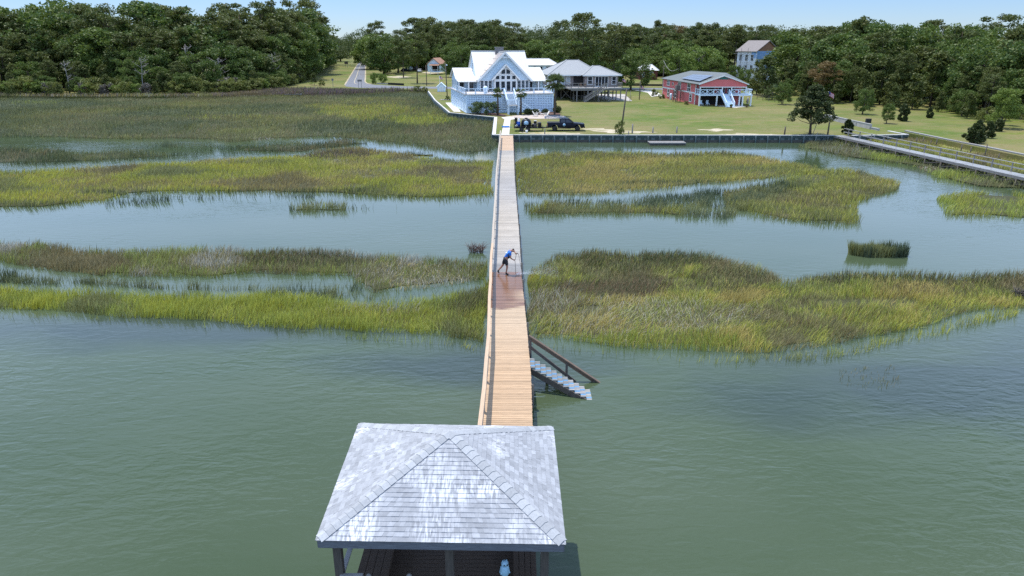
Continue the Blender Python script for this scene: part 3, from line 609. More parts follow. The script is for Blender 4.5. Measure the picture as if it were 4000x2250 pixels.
marsh('bright lime fringe of the near left bank', [(
    [(-520, 712), (0, 712), (200, 722), (400, 728), (600, 726), (750, 738), (900, 755), (1000, 748), (1100, 734), (1190, 716), (1230, 700)],
    [(-520, 775), (0, 776), (100, 780), (200, 790), (300, 797), (400, 801), (500, 806), (600, 815), (700, 822), (850, 832), (1000, 842), (1100, 850), (1226, 862)])],
    ['mid', 'lime', 'bright', 'lime', 'bright'], h=0.68, dens=70, clump=0.25, nscale=3, mud=0.02, paint=((1180, 750, 70, 34, ('dark', 'mid', 'brown'), 0.7, 0, 1.05), (950, 770, 160, 12, ('straw', 'mid', 'olive'), 0.5, 0.6, 0.9), (150, 722, 180, 8, ('reed', 'mid'), 0.5, 0, 1), (1000, 790, 260, 26, ('bright', 'gold', 'lime'), 0.4, 0.3, 1)))
marsh('thin outer stems of the near left fringe', [([(-520, 768), (200, 784), (500, 800), (850, 826), (1226, 858)], [(-520, 786), (200, 800), (500, 818), (850, 850), (1226, 886)])], ['lime', 'mid', 'bright'], h=0.55, dens=20, mud=0, clump=0.4, nscale=2)
# near bank, right of the dock
marsh('wide near marsh bank with flattened straw right of the dock', [(
    [(1326, 690), (1345, 668), (1372, 642), (1400, 628), (1500, 622), (1600, 630), (1700, 622), (1750, 622), (1830, 642), (1920, 666), (1970, 694), (2050, 682), (2150, 674), (2300, 678), (2450, 682), (3050, 678)],
    [(1330, 852), (1400, 856), (1500, 870), (1600, 882), (1700, 890), (1800, 892), (1900, 890), (2000, 880), (2080, 868), (2150, 852), (2300, 822), (2400, 802), (2576, 772), (3050, 752)])],
    ['olive', 'mid', 'olive', 'lime', 'bright', 'gold'], h=0.64, dens=60, clump=0.3, nscale=3.5, mud=0.02, lean=0.5, paint=(
        (1600, 785, 300, 70, ('straw', 'olive', 'gold', 'straw', 'lime'), 0.62, 0.85, 1.1), (1560, 655, 250, 34, ('brown', 'dark', 'mid', 'dark', 'olive'), 0.85, 0.3, 1), (1560, 715, 150, 26, ('brown', 'dark', 'brown', 'red'), 1.0, 0.6, 0.9), (1730, 645, 130, 24, ('brown', 'dark', 'dark', 'mid'), 0.9, 0, 1.05), (1840, 700, 150, 34, ('brown', 'olive', 'dark', 'mid'), 0.8, 0.5, 1),
        (1600, 855, 330, 24, ('lime', 'bright', 'lime'), 0.75, 0.25, 1), (1385, 745, 75, 45, ('straw', 'olive', 'brown', 'mid'), 0.8, 0.6, 1), (2250, 790, 340, 40, ('bright', 'gold', 'lime'), 0.5, 0.35, 1), (2300, 692, 360, 16, ('brown', 'dark', 'mid'), 0.75, 0.2, 1), (2100, 715, 200, 14, ('lime', 'mid'), 0.5, 0.3, 1), (2400, 720, 200, 16, ('olive', 'brown', 'gold'), 0.45, 0.4, 1), (1370, 820, 50, 30, ('dark', 'mid', 'lime'), 0.5, 0, 1), (1750, 770, 180, 30, ('straw', 'mid', 'lime'), 0.4, 0.85, 1)),
    cut=((1715, 696, 36, 7, 0.95), (1480, 768, 30, 10, 0.9), (1420, 688, 60, 7, 0.7), (2190, 752, 130, 11, 0.88), (1640, 700, 20, 8, 0.6)))
marsh('faint grass tips showing in the shallows off the near right bank', [([(2100, 915), (2250, 900)], [(2100, 975), (2270, 968)])], ['mid', 'olive'], h=0.22, dens=12, mud=0, clump=0.5, nscale=2)
marsh('thin outer stems of the near right fringe', [([(1334, 848), (1500, 866), (1700, 886), (1900, 886), (2080, 864), (2300, 818), (2576, 766)], [(1336, 872), (1500, 888), (1700, 906), (1900, 920), (2080, 902), (2300, 856), (2576, 800)])],
    ['lime', 'mid', 'bright'], h=0.55, dens=22, mud=0, clump=0.4, nscale=2)
# ================================================================== TREES
M['pine_leaf'] = leaf_mat('pine_needles', (0.057, 0.087, 0.019), (0.096, 0.113, 0.026), (0.137, 0.158, 0.041))
M['oak_leaf'] = leaf_mat('oak_leaves', (0.046, 0.091, 0.019), (0.087, 0.134, 0.023), (0.147, 0.195, 0.039))
M['lime_leaf'] = leaf_mat('bright_leaves', (0.095, 0.162, 0.025), (0.145, 0.203, 0.033), (0.212, 0.269, 0.055))
M['scrub_leaf'] = leaf_mat('scrub_leaves', (0.097, 0.124, 0.029), (0.155, 0.176, 0.037), (0.225, 0.242, 0.065))
M['cedar_leaf'] = leaf_mat('cedar_leaves', (0.033, 0.052, 0.017), (0.050, 0.071, 0.019), (0.085, 0.105, 0.031))
M['palm_leaf'] = leaf_mat('palm_leaves', (0.085, 0.125, 0.040), (0.105, 0.140, 0.050), (0.17, 0.20, 0.08))
M['olean_leaf'] = leaf_mat('oleander_leaves', (0.070, 0.115, 0.035), (0.090, 0.135, 0.045), (0.15, 0.19, 0.09))
M['brown_leaf'] = leaf_mat('browned_needles', (0.16, 0.10, 0.035), (0.13, 0.10, 0.03), (0.19, 0.14, 0.05))
M['grey_twig'] = leaf_mat('grey_twigs', (0.085, 0.075, 0.068), (0.11, 0.095, 0.08), (0.17, 0.15, 0.13), 0.1)

def cards(r, c, rad, n, s, flat=0.0):
    """n leaf sprays in ellipsoids at c (k x 3) with radii rad (k x 3)"""
    k = len(c); i = r.integers(0, k, n)
    d = r.normal(size=(n, 3)); d /= np.linalg.norm(d, axis=1)[:, None]
    p = c[i] + d * rad[i] * (r.random(n) ** 0.45)[:, None]
    a = r.normal(size=(n, 3)); a[:, 2] *= 1 - flat; a += d * 0.5; a /= np.linalg.norm(a, axis=1)[:, None]
    b = np.cross(a, r.normal(size=(n, 3))); b /= np.linalg.norm(b, axis=1)[:, None]
    z = s * r.uniform(0.6, 1.3, n)[:, None]
    V = np.stack([p + a * z, p + (-a * 0.5 + b * 0.75) * z, p + (-a * 0.6 - b * 0.65) * z], 1)
    return V
def mesh_of(V, name, m):
    n = len(V); me = bpy.data.meshes.new(name)
    me.vertices.add(n * 3); me.vertices.foreach_set('co', V.astype(np.float32).ravel())
    me.loops.add(n * 3); me.loops.foreach_set('vertex_index', np.arange(n * 3, dtype=np.int32))
    me.polygons.add(n); me.polygons.foreach_set('loop_start', np.arange(0, n * 3, 3, dtype=np.int32))
    me.update(calc_edges=True); me.materials.append(m)
    return me
def trunk_mesh(H, r0, top, limbs, bend, name='trunk', m=None, n=6):
    mb = MB(); k = 6
    pts = [Vector((bend * math.sin(i / k * 2.2), bend * 0.6 * math.sin(i / k * 3 + 1) - bend * 0.5, H * top * i / k - (0.4 if i == 0 else 0))) for i in range(k + 1)]
    mb.tube(pts, [r0 * (1 - 0.8 * i / k) * (1.25 if i == 0 else 1) for i in range(k + 1)], n)
    for c in limbs:
        t = min(0.98, max(0.25, (c[2] - abs(c[0]) * 0.5 - abs(c[1]) * 0.5) / (H * top))); j = min(k - 1, int(t * k)); f = t * k - j
        a = pts[j].lerp(pts[j + 1], f); b = Vector(c); mid = a.lerp(b, 0.55) - Vector((0, 0, 0.1 * (b - a).length))
        mb.tube([a, mid, b], [r0 * 0.35 * (1 - 0.5 * t), r0 * 0.2, r0 * 0.08], 4)
    me_o = mb.build(name, m or M['bark']); me = me_o.data; bpy.data.objects.remove(me_o); return me
PROTO = {}
def make_proto(kind, v):
    r = np.random.default_rng(100 + v * 7 + sum(map(ord, kind)))
    if kind in ('pine', 'brown_pine'):                 # tall loblolly: bare trunk, clumped flat-topped head; H = 1 unit scaled to 20 m
        H, n0 = 20.0, 46
        t = r.uniform(0.42, 0.98, n0); prof = 5.0 * np.sin(np.clip((t - 0.34) / 0.72, 0, 1) * math.pi) ** 0.6
        a = r.uniform(0, 2 * math.pi, n0); q = np.sqrt(r.random(n0)) * prof
        c = np.stack([q * np.cos(a), q * np.sin(a), t * H], 1); rd = np.stack([r.uniform(1.0, 2.0, n0)] * 2 + [r.uniform(0.6, 1.1, n0)], 1)
        V = cards(r, c, rd, 6500, 0.27); tr = trunk_mesh(H, 0.24, 0.93, c[::3], 0.3); lm = M['pine_leaf'] if kind == 'pine' else M['brown_leaf']
    elif kind in ('oak', 'lime_oak'):                  # broad dome, foliage nearly to the ground; 12 m
        H, n0 = 12.0, 60
        t = r.uniform(0.16, 0.95, n0); prof = 5.2 * np.sqrt(np.clip(1 - ((t - 0.45) / 0.58) ** 2, 0.02, 1))
        a = r.uniform(0, 2 * math.pi, n0); q = (r.random(n0) ** 0.35) * prof
        c = np.stack([q * np.cos(a), q * np.sin(a), t * H], 1); rd = np.stack([r.uniform(0.9, 1.8, n0)] * 2 + [r.uniform(0.7, 1.25, n0)], 1)
        V = cards(r, c, rd, 7600, 0.25); tr = trunk_mesh(H, 0.35, 0.7, c[::4], 0.4); lm = M['oak_leaf'] if kind == 'oak' else M['lime_leaf']
    elif kind in ('scrub_pine',):                      # young pine, open whorls down to the ground; 9 m
        H, n0 = 9.0, 44
        t = r.uniform(0.10, 0.99, n0); prof = 2.6 * (1 - t) ** 0.7 + 0.25
        a = r.uniform(0, 2 * math.pi, n0); q = (r.random(n0) ** 0.5) * prof
        c = np.stack([q * np.cos(a), q * np.sin(a), t * H], 1); rd = np.stack([r.uniform(0.5, 0.95, n0)] * 2 + [r.uniform(0.5, 0.9, n0)], 1)
        V = cards(r, c, rd, 3000, 0.22); tr = trunk_mesh(H, 0.13, 0.97, c[::3], 0.15); lm = M['pine_leaf']
    elif kind in ('shrub', 'lime_shrub', 'oleander', 'grey_shrub'):   # rounded bush; 3 m
        H, n0 = 3.0, 26
        t = r.uniform(0.10, 0.88, n0); prof = 1.6 * np.sqrt(np.clip(1 - ((t - 0.42) / 0.6) ** 2, 0.02, 1))
        a = r.uniform(0, 2 * math.pi, n0); q = (r.random(n0) ** 0.4) * prof
        c = np.stack([q * np.cos(a), q * np.sin(a), t * H], 1); rd = np.stack([r.uniform(0.35, 0.7, n0)] * 2 + [r.uniform(0.3, 0.55, n0)], 1)
        V = cards(r, c, rd, 2400 if kind != 'grey_shrub' else 1300, 0.13); tr = trunk_mesh(H, 0.07, 0.6, c[::3], 0.1); lm = {'shrub': M['scrub_leaf'], 'lime_shrub': M['lime_leaf'], 'oleander': M['olean_leaf'], 'grey_shrub': M['grey_twig']}[kind]
    elif kind == 'clipped':                            # tight clipped dome; 1.6 m
        H = 1.6; c = np.array([[0, 0, 0.75]]); rd = np.array([[0.95, 0.95, 0.85]])
        V = cards(r, c, rd, 2600, 0.09); tr = trunk_mesh(H, 0.06, 0.5, [], 0.0); lm = M['cedar_leaf']
    elif kind == 'cedar':                              # dense egg-shaped red cedar; 4 m
        H, n0 = 4.0, 40
        t = r.uniform(0.03, 0.97, n0); prof = 1.42 * np.clip(np.sin(np.clip(t * 0.86 + 0.14, 0, 1) * math.pi), 0, 1) ** 0.7 * (1 - 0.25 * t)
        a = r.uniform(0, 2 * math.pi, n0); q = (r.random(n0) ** 0.4) * prof
        c = np.stack([q * np.cos(a), q * np.sin(a), t * H], 1); rd = np.stack([r.uniform(0.28, 0.46, n0)] * 2 + [r.uniform(0.35, 0.6, n0)], 1)
        V = cards(r, c, rd, 6500, 0.17); tr = trunk_mesh(H, 0.1, 0.7, [], 0.05); lm = M['cedar_leaf']
    elif kind == 'yard_cedar':                         # old cedar on a clear trunk, wide skirt and ragged top; 9 m
        H, n0 = 9.0, 130
        t = r.uniform(0.30, 0.99, n0); prof = 3.6 * np.clip((1.0 - t) / 0.66, 0, 1) ** 0.62 * np.clip((t - 0.22) / 0.1, 0, 1) + 0.25
        a = r.uniform(0, 2 * math.pi, n0); q = (r.random(n0) ** 0.5) * prof
        c = np.stack([q * np.cos(a), q * np.sin(a), t * H], 1); rd = np.stack([r.uniform(0.5, 0.95, n0)] * 2 + [r.uniform(0.35, 0.6, n0)], 1)
        V = cards(r, c, rd, 14000, 0.17); tr = trunk_mesh(H, 0.24, 0.9, c[::3], 0.35); lm = M['cedar_leaf']
    elif kind == 'snag':
        H = 14.0; r2 = random.Random(v); mb = MB()
        pts = [Vector((0.3 * math.sin(i), 0.2 * math.cos(i * 1.3), H * i / 6)) for i in range(7)]; mb.tube(pts, [0.2 - 0.025 * i for i in range(7)], 5)
        for i in range(14):
            j = r2.uniform(2.2, 5.9); a = pts[int(j)].lerp(pts[int(j) + 1], j % 1); an = r2.uniform(0, 6.28); l = r2.uniform(1.2, 3.6)
            b = a + Vector((math.cos(an) * l, math.sin(an) * l, l * r2.uniform(0.2, 0.9))); mb.tube([a, a.lerp(b, 0.5) - Vector((0, 0, 0.2)), b], [0.09, 0.06, 0.025], 4)
            for q in range(2):
                a2 = a.lerp(b, r2.uniform(0.4, 0.9)); b2 = a2 + Vector((r2.uniform(-1, 1), r2.uniform(-1, 1), r2.uniform(0, 1.2))); mb.tube([a2, b2], [0.04, 0.015], 4)
        o = mb.build('trunk', M['deadwood']); me = o.data; bpy.data.objects.remove(o)
        PROTO[(kind, v)] = (None, me, H); return
    PROTO[(kind, v)] = (mesh_of(V, 'crown', lm), tr, H)
NV = dict(pine=7, brown_pine=2, oak=6, lime_oak=3, scrub_pine=4, shrub=5, lime_shrub=3, oleander=1, grey_shrub=3, clipped=2, cedar=3, yard_cedar=1, snag=4)
NAMES = dict(pine='pine_tree', brown_pine='pine_tree', oak='oak_tree', lime_oak='broadleaf_tree', scrub_pine='young_pine', shrub='shrub', lime_shrub='shrub', oleander='shrub', grey_shrub='bare_shrub', clipped='clipped_shrub', cedar='cedar_bush', yard_cedar='cedar_tree', snag='dead_tree')
for k_, n_ in NV.items():
    for v_ in range(n_): make_proto(k_, v_)
def tree(kind, X, Y, H, label, group=None, z=1.0, wide=1.0, v=None):
    v = random.randrange(NV[kind]) if v is None else v
    cm, tm, h0 = PROTO[(kind, v)]; s = H / h0
    nm = NAMES[kind]; cat = nm.replace('_', ' ')
    t = thing(nm, label, cat, (X, Y, z), random.uniform(0, 6.28), group)
    t.scale = (s * wide, s * wide, s)
    for nmn, me in (('trunk', tm), ('crown', cm)):
        if me is None: continue
        o = bpy.data.objects.new(nmn, me); col.objects.link(o); o.parent = t
    return t
# where trees may not stand or rise into view: (px from, px to, nearer than, highest row allowed)
KEEP = [(2850, 2962, 258, 305), (2955, 3045, 258, 250), (2488, 2572, 275, 322), (2036, 2150, 248, 285), (1668, 1732, 322, 305), (1592, 1662, 322, 292), (1700, 1745, 205, 365), (1290, 1400, 200, 345)]
def clear(X, Y, H, rad):
    zc = Y * cp + 13.3 * sp
    for x0, x1, D, ylim in KEEP:
        pxc = 2000 + FPX * X / zc; top = proj(X, Y, 1 + H)[1]; w = rad * FPX / zc
        if Y < D and pxc + w > x0 and pxc - w < x1 and top < ylim: return False
    # the inland road with its verges
    if 225 < Y < 1000:
        xr = -56 + (Y - 233) * (-83 + 56) / (900 - 233) * 1.0
        if Y < 560: a, b = G(1346 + (1400 - 1346) * min(1, (Y - 233) / 160), 300).x, 0
        rl = -57.5 - (Y - 233) * 0.0345; rr = -50 - (Y - 233) * 0.041
        if X + rad > rl - (7 if Y < 330 else 3) and X - rad < rr + (4 if Y < 300 else 1): return False
    return True
placed = []
def forest(base, rows, spacing, kinds, hfun, group_of, ymax=None):
    """rows behind a front line of world points"""
    P = [Vector((p.x, p.y)) for p in base]; L = [0]
    for i in range(len(P) - 1): L.append(L[-1] + (P[i + 1] - P[i]).length)
    n_ = 0
    for ri, (d, sp_) in enumerate(rows):
        s = random.uniform(0, sp_)
        while s < L[-1]:
            i = max(j for j in range(len(P) - 1) if L[j] <= s); f = (s - L[i]) / (L[i + 1] - L[i]); p = P[i].lerp(P[i + 1], f)
            X, Y = p.x + random.uniform(-.35, .35) * sp_ + p.x / max(p.y, 1) * d, p.y + d + random.uniform(-.3, .3) * sp_
            s += sp_ * random.uniform(0.8, 1.2)
            kind = random.choices(*kinds(ri, X, Y))[0]; H = hfun(ri, X, Y, kind) * random.uniform(0.82, 1.12)
            rad = H * (0.2 if 'pine' in kind else 0.38)
            if not clear(X, Y, H, rad * 0.8): continue
            lab, grp = group_of(kind)
            tree(kind, X, Y, H, lab, grp, wide=random.uniform(1.0, 1.35)); n_ += 1
    return n_
DESC = dict(pine='tall dark pine with a clumped flat head', brown_pine='pine with rusty browned needles', oak='dense round headed dark green tree', lime_oak='bright yellow green broadleaf tree', scrub_pine='young pine with branches to the ground',
            shrub='rounded olive green shrub', lime_shrub='bright green shrub', grey_shrub='grey leafless shrub', cedar='dark cedar bush', snag='bleached dead tree with bare limbs')
def grp(where):
    return lambda k: (DESC[k] + ' ' + where, NAMES[k].replace('_', ' ') + 's ' + where)
# the wood on the marsh side of the inland road
lw = [G(-120, 371), G(200, 371), G(560, 371), G(880, 364), G(1060, 350), G(1150, 328), G(1205, 300), G(1240, 275)]
def kl(r, X, Y):
    if r == 0: return (['shrub', 'lime_shrub', 'grey_shrub', 'scrub_pine'], [6, 1.2, 0.6, 2])
    if r == 1: return (['shrub', 'scrub_pine', 'oak', 'snag', 'grey_shrub'], [3.5, 3, 2, 0.7, 0.4])
    if r in (2, 3): return (['scrub_pine', 'oak', 'pine', 'snag'], [4, 3.4, 1.4, 0.9])
    return (['pine', 'oak', 'snag', 'brown_pine'], [7, 2, 0.25, 0.1])
def hl(r, X, Y, k):
    b = (3.4, 5.2, 8.0, 11.5, 15.5, 19.5, 22.5, 24)[min(r, 7)]
    if k in ('shrub', 'lime_shrub', 'grey_shrub'): b = min(b, 4.6)
    if k == 'snag': b = min(max(b, 9) * 1.05, 17)
    if r >= 5 and X < -60 and random.random() < 0.16: b *= 1.18
    if r >= 3 and X > -66: b = max(b, 19.5)
    return b
n1 = forest(lw, [(0.5, 2.6), (3.5, 3.4), (9, 5), (15, 5.5), (22, 6), (30, 6.6), (40, 7.4), (52, 8.4)], None, kl, hl, grp('in the wood edging the far marsh'))
# its flank along the road, far up
lf = [G(1245, 272), G(1262, 250), G(1290, 225), G(1320, 208)]
n1 += forest(lf, [(0, 9), (8, 10)], None, lambda r, X, Y: (['oak', 'pine', 'shrub'], [3, 3, 1]), lambda r, X, Y, k: {'oak': 11, 'pine': 17, 'shrub': 4}[k], grp('on the marsh side road verge'))
# trees between the inland road and the white house
us = lambda r, X, Y: (['shrub', 'oak', 'lime_shrub'], [6, 2.4, 0.6])
uh = lambda r, X, Y, k: {'shrub': 4.2, 'lime_shrub': 3.5, 'oak': 7.5}[k]
forest([G(1448, 268), G(1560, 276), G(1600, 262), G(1700, 262), G(1800, 276), G(1900, 280)], [(5, 5.5), (14, 7)], None, us, uh, grp('in the undergrowth between road and white house'))
forest([G(1900, 280), G(2050, 280), G(2200, 283), G(2330, 292), G(2480, 288), G(2600, 300), G(2750, 312), G(2880, 318), G(2990, 322)], [(4, 5.5), (11, 7)], None, us, uh, grp('in the undergrowth behind the houses'))
cw = [G(1452, 280), G(1500, 290), G(1560, 284), G(1660, 272), G(1740, 276), G(1840, 285), G(1900, 285)]
def kc(r, X, Y): return (['oak', 'pine', 'lime_oak'], [5, 1 + 2 * r, 1.3])
n2 = forest(cw, [(8, 7), (16, 8), (27, 8.5), (40, 9), (56, 10), (76, 11)], None, kc, lambda r, X, Y, k: {'oak': 14, 'lime_oak': 14, 'pine': 20}[k] * (0.92 + 0.06 * r), grp('in the wood between road and white house'))
# the long wood behind the houses
bw = [G(1890, 288), G(2050, 285), G(2200, 288), G(2330, 296), G(2480, 292), G(2600, 305), G(2750, 318), G(2880, 326), G(2990, 330)]
def kb(r, X, Y): return (['oak', 'pine', 'lime_oak', 'brown_pine'], [6, 2 + r, 1.1, 0.12])
n3 = forest(bw, [(6, 7.5), (14, 8), (23, 8.5), (34, 9), (47, 9.5), (62, 10.5)], None, kb, lambda r, X, Y, k: {'oak': 13, 'lime_oak': 12.5, 'pine': 18.5, 'brown_pine': 17}[k] * (0.88 + 0.07 * r) * (1 - 0.0014 * max(0, X - 20)), grp('in the wood behind the houses'))
# the wood around the right-hand lawn
rw = [G(2985, 352), G(3060, 372), G(3180, 388), G(3300, 408), G(3420, 424), G(3560, 434), G(3680, 440), G(3760, 458), G(3900, 485), G(4020, 497), G(4200, 520)]
def kr(r, X, Y):
    if r == 0: return (['scrub_pine', 'shrub', 'oak', 'cedar'], [4, 2, 1.5, 1])
    if r < 3: return (['scrub_pine', 'oak', 'pine', 'lime_oak'], [5, 2, 1.5, 0.25])
    return (['oak', 'pine', 'scrub_pine'], [5, 4, 1])
def hr(r, X, Y, k):
    b = (5.0, 8.5, 10.5, 12.5, 14.5, 16.5, 18, 19)[min(r, 7)]
    if k == 'shrub': b = 3.2
    if k == 'cedar': b = 3.8
    return b * (1.06 - 0.0011 * X)
n4 = forest(rw, [(1, 5.0), (6, 5.6), (12, 6), (19, 6.6), (28, 7.2), (38, 8), (50, 8.6), (64, 9.5)], None, kr, hr, grp('in the wood around the far lawn'))
print('forest', n1, n2, n3, n4)
# woods behind the nearest trees, which read as one mass
r = np.random.default_rng(5); n0 = 5200
ang = r.uniform(-0.84, 0.84, n0); dep = r.random(n0) ** 2.2
st_ = np.interp(ang * FPX + 2000, [-200, 0, 1150, 1300, 1440, 1900, 2300, 3000, 3500, 4200], [258, 258, 268, 420, 392, 380, 352, 330, 270, 232])
hm = np.interp(ang * FPX + 2000, [-200, 1200, 1330, 1440, 1900, 3000, 4000], [22.5, 22.5, 15, 20.5, 21.5, 19.5, 16.5])
ty = st_ + dep * (1250 - st_); tx = ang * ty * cp * 1.02
ok = (ty > 1060) | ~((tx > -66 - (ty - 233) * 0.036) & (tx < -42 - (ty - 233) * 0.040))
tx, ty, hm = tx[ok], ty[ok], hm[ok]; hh = hm * r.uniform(0.78, 1.08, len(tx))
q_ = r.random((len(tx), 9)); az_ = r.uniform(0, 2 * math.pi, (len(tx), 9)); tt_ = r.uniform(0.35, 0.94, (len(tx), 9)); pr_ = 3.6 * np.sqrt(np.clip(1 - ((tt_ - 0.58) / 0.46) ** 2, 0.05, 1)) * np.sqrt(q_)
cc = np.stack([(tx[:, None] + pr_ * np.cos(az_)).ravel(), (ty[:, None] + pr_ * np.sin(az_)).ravel(), (1 + hh[:, None] * tt_).ravel()], 1)
rd = np.stack([r.uniform(1.3, 2.6, len(cc))] * 2 + [r.uniform(0.9, 1.8, len(cc))], 1)
M['far_leaf'] = leaf_mat('far_wood_leaves', M['oak_leaf'].node_tree.nodes['Mix'].inputs[6].default_value[:3], M['pine_leaf'].node_tree.nodes['Mix'].inputs[7].default_value[:3], (0.088, 0.11, 0.03))
fw = bpy.data.objects.new('far_woods', mesh_of(cards(r, cc, rd, 800000, 0.36), 'far_woods', M['far_leaf'])); col.objects.link(fw)
tag(fw, 'unbroken woods behind the nearest trees, reaching the horizon', kind='stuff')

# ---- trees and shrubs that stand alone
def at_px(kind, px_, base, top, label, group=None, wide=1.0, v=None):
    p = G(px_, base); H = A(px_, top, p.y).z - 1.0
    return tree(kind, p.x, p.y, H, label, group, 1.0, wide, v)
at_px('pine', 2268, 358, 52, 'tallest pine, bare trunked, between the grey stilt house and the pink house', wide=1.15, v=1)
at_px('pine', 2390, 345, 92, 'olive pine behind the wide oak near the grey stilt house', wide=1.5, v=2)
at_px('oak', 2463, 352, 205, 'wide low oak with a dark trunk beside the grey stilt house', wide=1.15, v=2)
at_px('oak', 2390, 330, 225, 'dark oak crowding the back of the grey stilt house', v=3)
at_px('oak', 2180, 300, 155, 'great dark oak rising behind the grey hipped roof', wide=1.2, v=4)
at_px('oak', 2290, 300, 150, 'second great oak over the grey hipped roof, nearer the tall pine', wide=1.1, v=0)
at_px('lime_oak', 2740, 330, 172, 'bright spreading tree behind the pink house roof', wide=1.1, v=0)
at_px('lime_oak', 2650, 335, 190, 'light green tree at the far corner of the pink house', v=1)
at_px('snag', 2722, 330, 190, 'grey bare branched tree behind the pink house roof', v=1, wide=1.5)
at_px('oak', 2790, 335, 225, 'dark oak between the pink house and the house under construction', v=1)
at_px('oak', 2865, 345, 255, 'smaller oak right behind the pink house gable', v=5)
at_px('oak', 2910, 352, 268, 'round dark tree hiding the foot of the house under construction', v=2)
at_px('scrub_pine', 2955, 370, 232, 'slim dark pine in front of the house under construction', wide=1.2, v=0)
at_px('scrub_pine', 2985, 378, 222, 'second slim pine in front of the house under construction, closer to the lawn', wide=1.3, v=1)
at_px('oak', 3055, 408, 320, 'small dark tree with a leaning trunk at the lawn corner', v=0, wide=0.9)
at_px('brown_pine', 3205, 400, 240, 'rusty brown needled pine at the wood edge behind the flag', wide=1.5, v=0)
at_px('yard_cedar', 3164, 526, 338, 'old dark cedar on a clear trunk by the sea wall', wide=1.12, v=0)
at_px('cedar', 3307, 524, 470, 'round clipped cedar bush at the head of the grey boardwalk', wide=1.25, v=0)
at_px('cedar', 3525, 473, 408, 'pointed cedar bush on the open lawn beside the slender little tree', v=1, wide=1.05)
at_px('cedar', 3630, 461, 420, 'small cedar bush against the wood on the far lawn', v=2, wide=1.1)
at_px('cedar', 3800, 559, 487, 'largest cedar bush above the long concrete wall', v=0, wide=1.5)
at_px('cedar', 3812, 552, 472, 'pointed cedar growing behind the largest cedar bush', v=1, wide=0.9)
at_px('cedar', 3856, 539, 476, 'cedar bush next to the largest one on the lawn', v=2, wide=1.1)
at_px('cedar', 3897, 513, 466, 'cedar bush tucked against the dark wood edge', v=1, wide=1.25)
at_px('oak', 3368, 446, 345, 'low dark spreading tree on a short trunk at the lawn edge', v=2, wide=0.9)
at_px('oak', 3462, 482, 405, 'slender little tree with a thin pale trunk on the lawn', v=1, wide=0.82)
at_px('lime_oak', 3910, 500, 345, 'yellow green tree bulging from the dark wood edge', v=2, wide=0.9)
at_px('pine', 1576, 303, 120, 'pine with a dark straight trunk standing by the parked cars', v=3, wide=1.0)
at_px('pine', 1630, 325, 125, 'pine with a bowed bare trunk in the roadside lawn', v=5, wide=1.15)
at_px('oak', 1500, 290, 130, 'huge dark oak overhanging the inland road', v=4, wide=1.15)
at_px('oak', 1555, 285, 150, 'second huge oak beside the one overhanging the road', v=3, wide=1.05)
at_px('oak', 1505, 292, 245, 'low dark oak branch mass by the road shoulder', v=1, wide=1.2)
at_px('oak', 1330, 240, 165, 'spreading oak over the verge beside the inland road', v=2, wide=1.35)
at_px('lime_shrub', 1465, 327, 281, 'bright green bush nearer the road junction', v=0, wide=0.7)
at_px('lime_shrub', 1497, 324, 287, 'bright green bush behind the low roadside kerb', v=1, wide=0.95)
at_px('scrub_pine', 1228, 333, 285, 'dark bushy young pine on the verge across from the road junction', v=2, wide=1.3)
at_px('shrub', 1257, 335, 310, 'small shrub at the foot of the verge pine', v=0)
at_px('shrub', 1630, 357, 333, 'leafy shrub where the timber wall begins', v=1, wide=1.1)
at_px('shrub', 1660, 357, 338, 'second leafy shrub where the timber wall begins', v=2, wide=1.2)
at_px('oak', 1800, 300, 175, 'leafy tree beside the white house gable', v=0, wide=1.0)
at_px('oak', 1760, 302, 215, 'low leafy tree in front of the brown roofed house', v=5)
at_px('shrub', 2555, 375, 346, 'low round shrub at the far corner of the pink house', v=3)
at_px('shrub', 2583, 385, 366, 'dark shrub against the pink wall', v=4, wide=1.4)
at_px('shrub', 2680, 409, 394, 'dark shrub under the pink house side window', v=1, wide=1.3)
at_px('shrub', 2547, 312, 284, 'pale shrub in front of the brick house', v=2)
at_px('oleander', 1864, 447, 396, 'large round oleander bush against the lattice by the house corner', wide=1.15)
at_px('oleander', 1916, 448, 396, 'large round oleander bush against the lattice beside the palm', wide=1.15)
at_px('clipped', 2063, 448, 423, 'low clipped shrub beside the white stair foot', v=0, wide=1.3)
at_px('clipped', 2090, 448, 424, 'low clipped shrub behind the lawn chairs', v=1, wide=1.3)
at_px('clipped', 2130, 446, 424, 'clipped shrub at the lattice corner', v=0, wide=1.2)
at_px('clipped', 2176, 440, 412, 'round clipped shrub behind the big palmetto', v=1, wide=1.1)
at_px('cedar', 2164, 428, 378, 'dark upright bush at the side of the white house', v=0, wide=0.9)
at_px('shrub', 2419, 526, 470, 'spindly yellow green shrub leaning on the yard pole', v=0, wide=0.62)
at_px('shrub', 1748, 391, 374, 'little rose bush in a ring of stones by the light pole', v=3, wide=1.1)

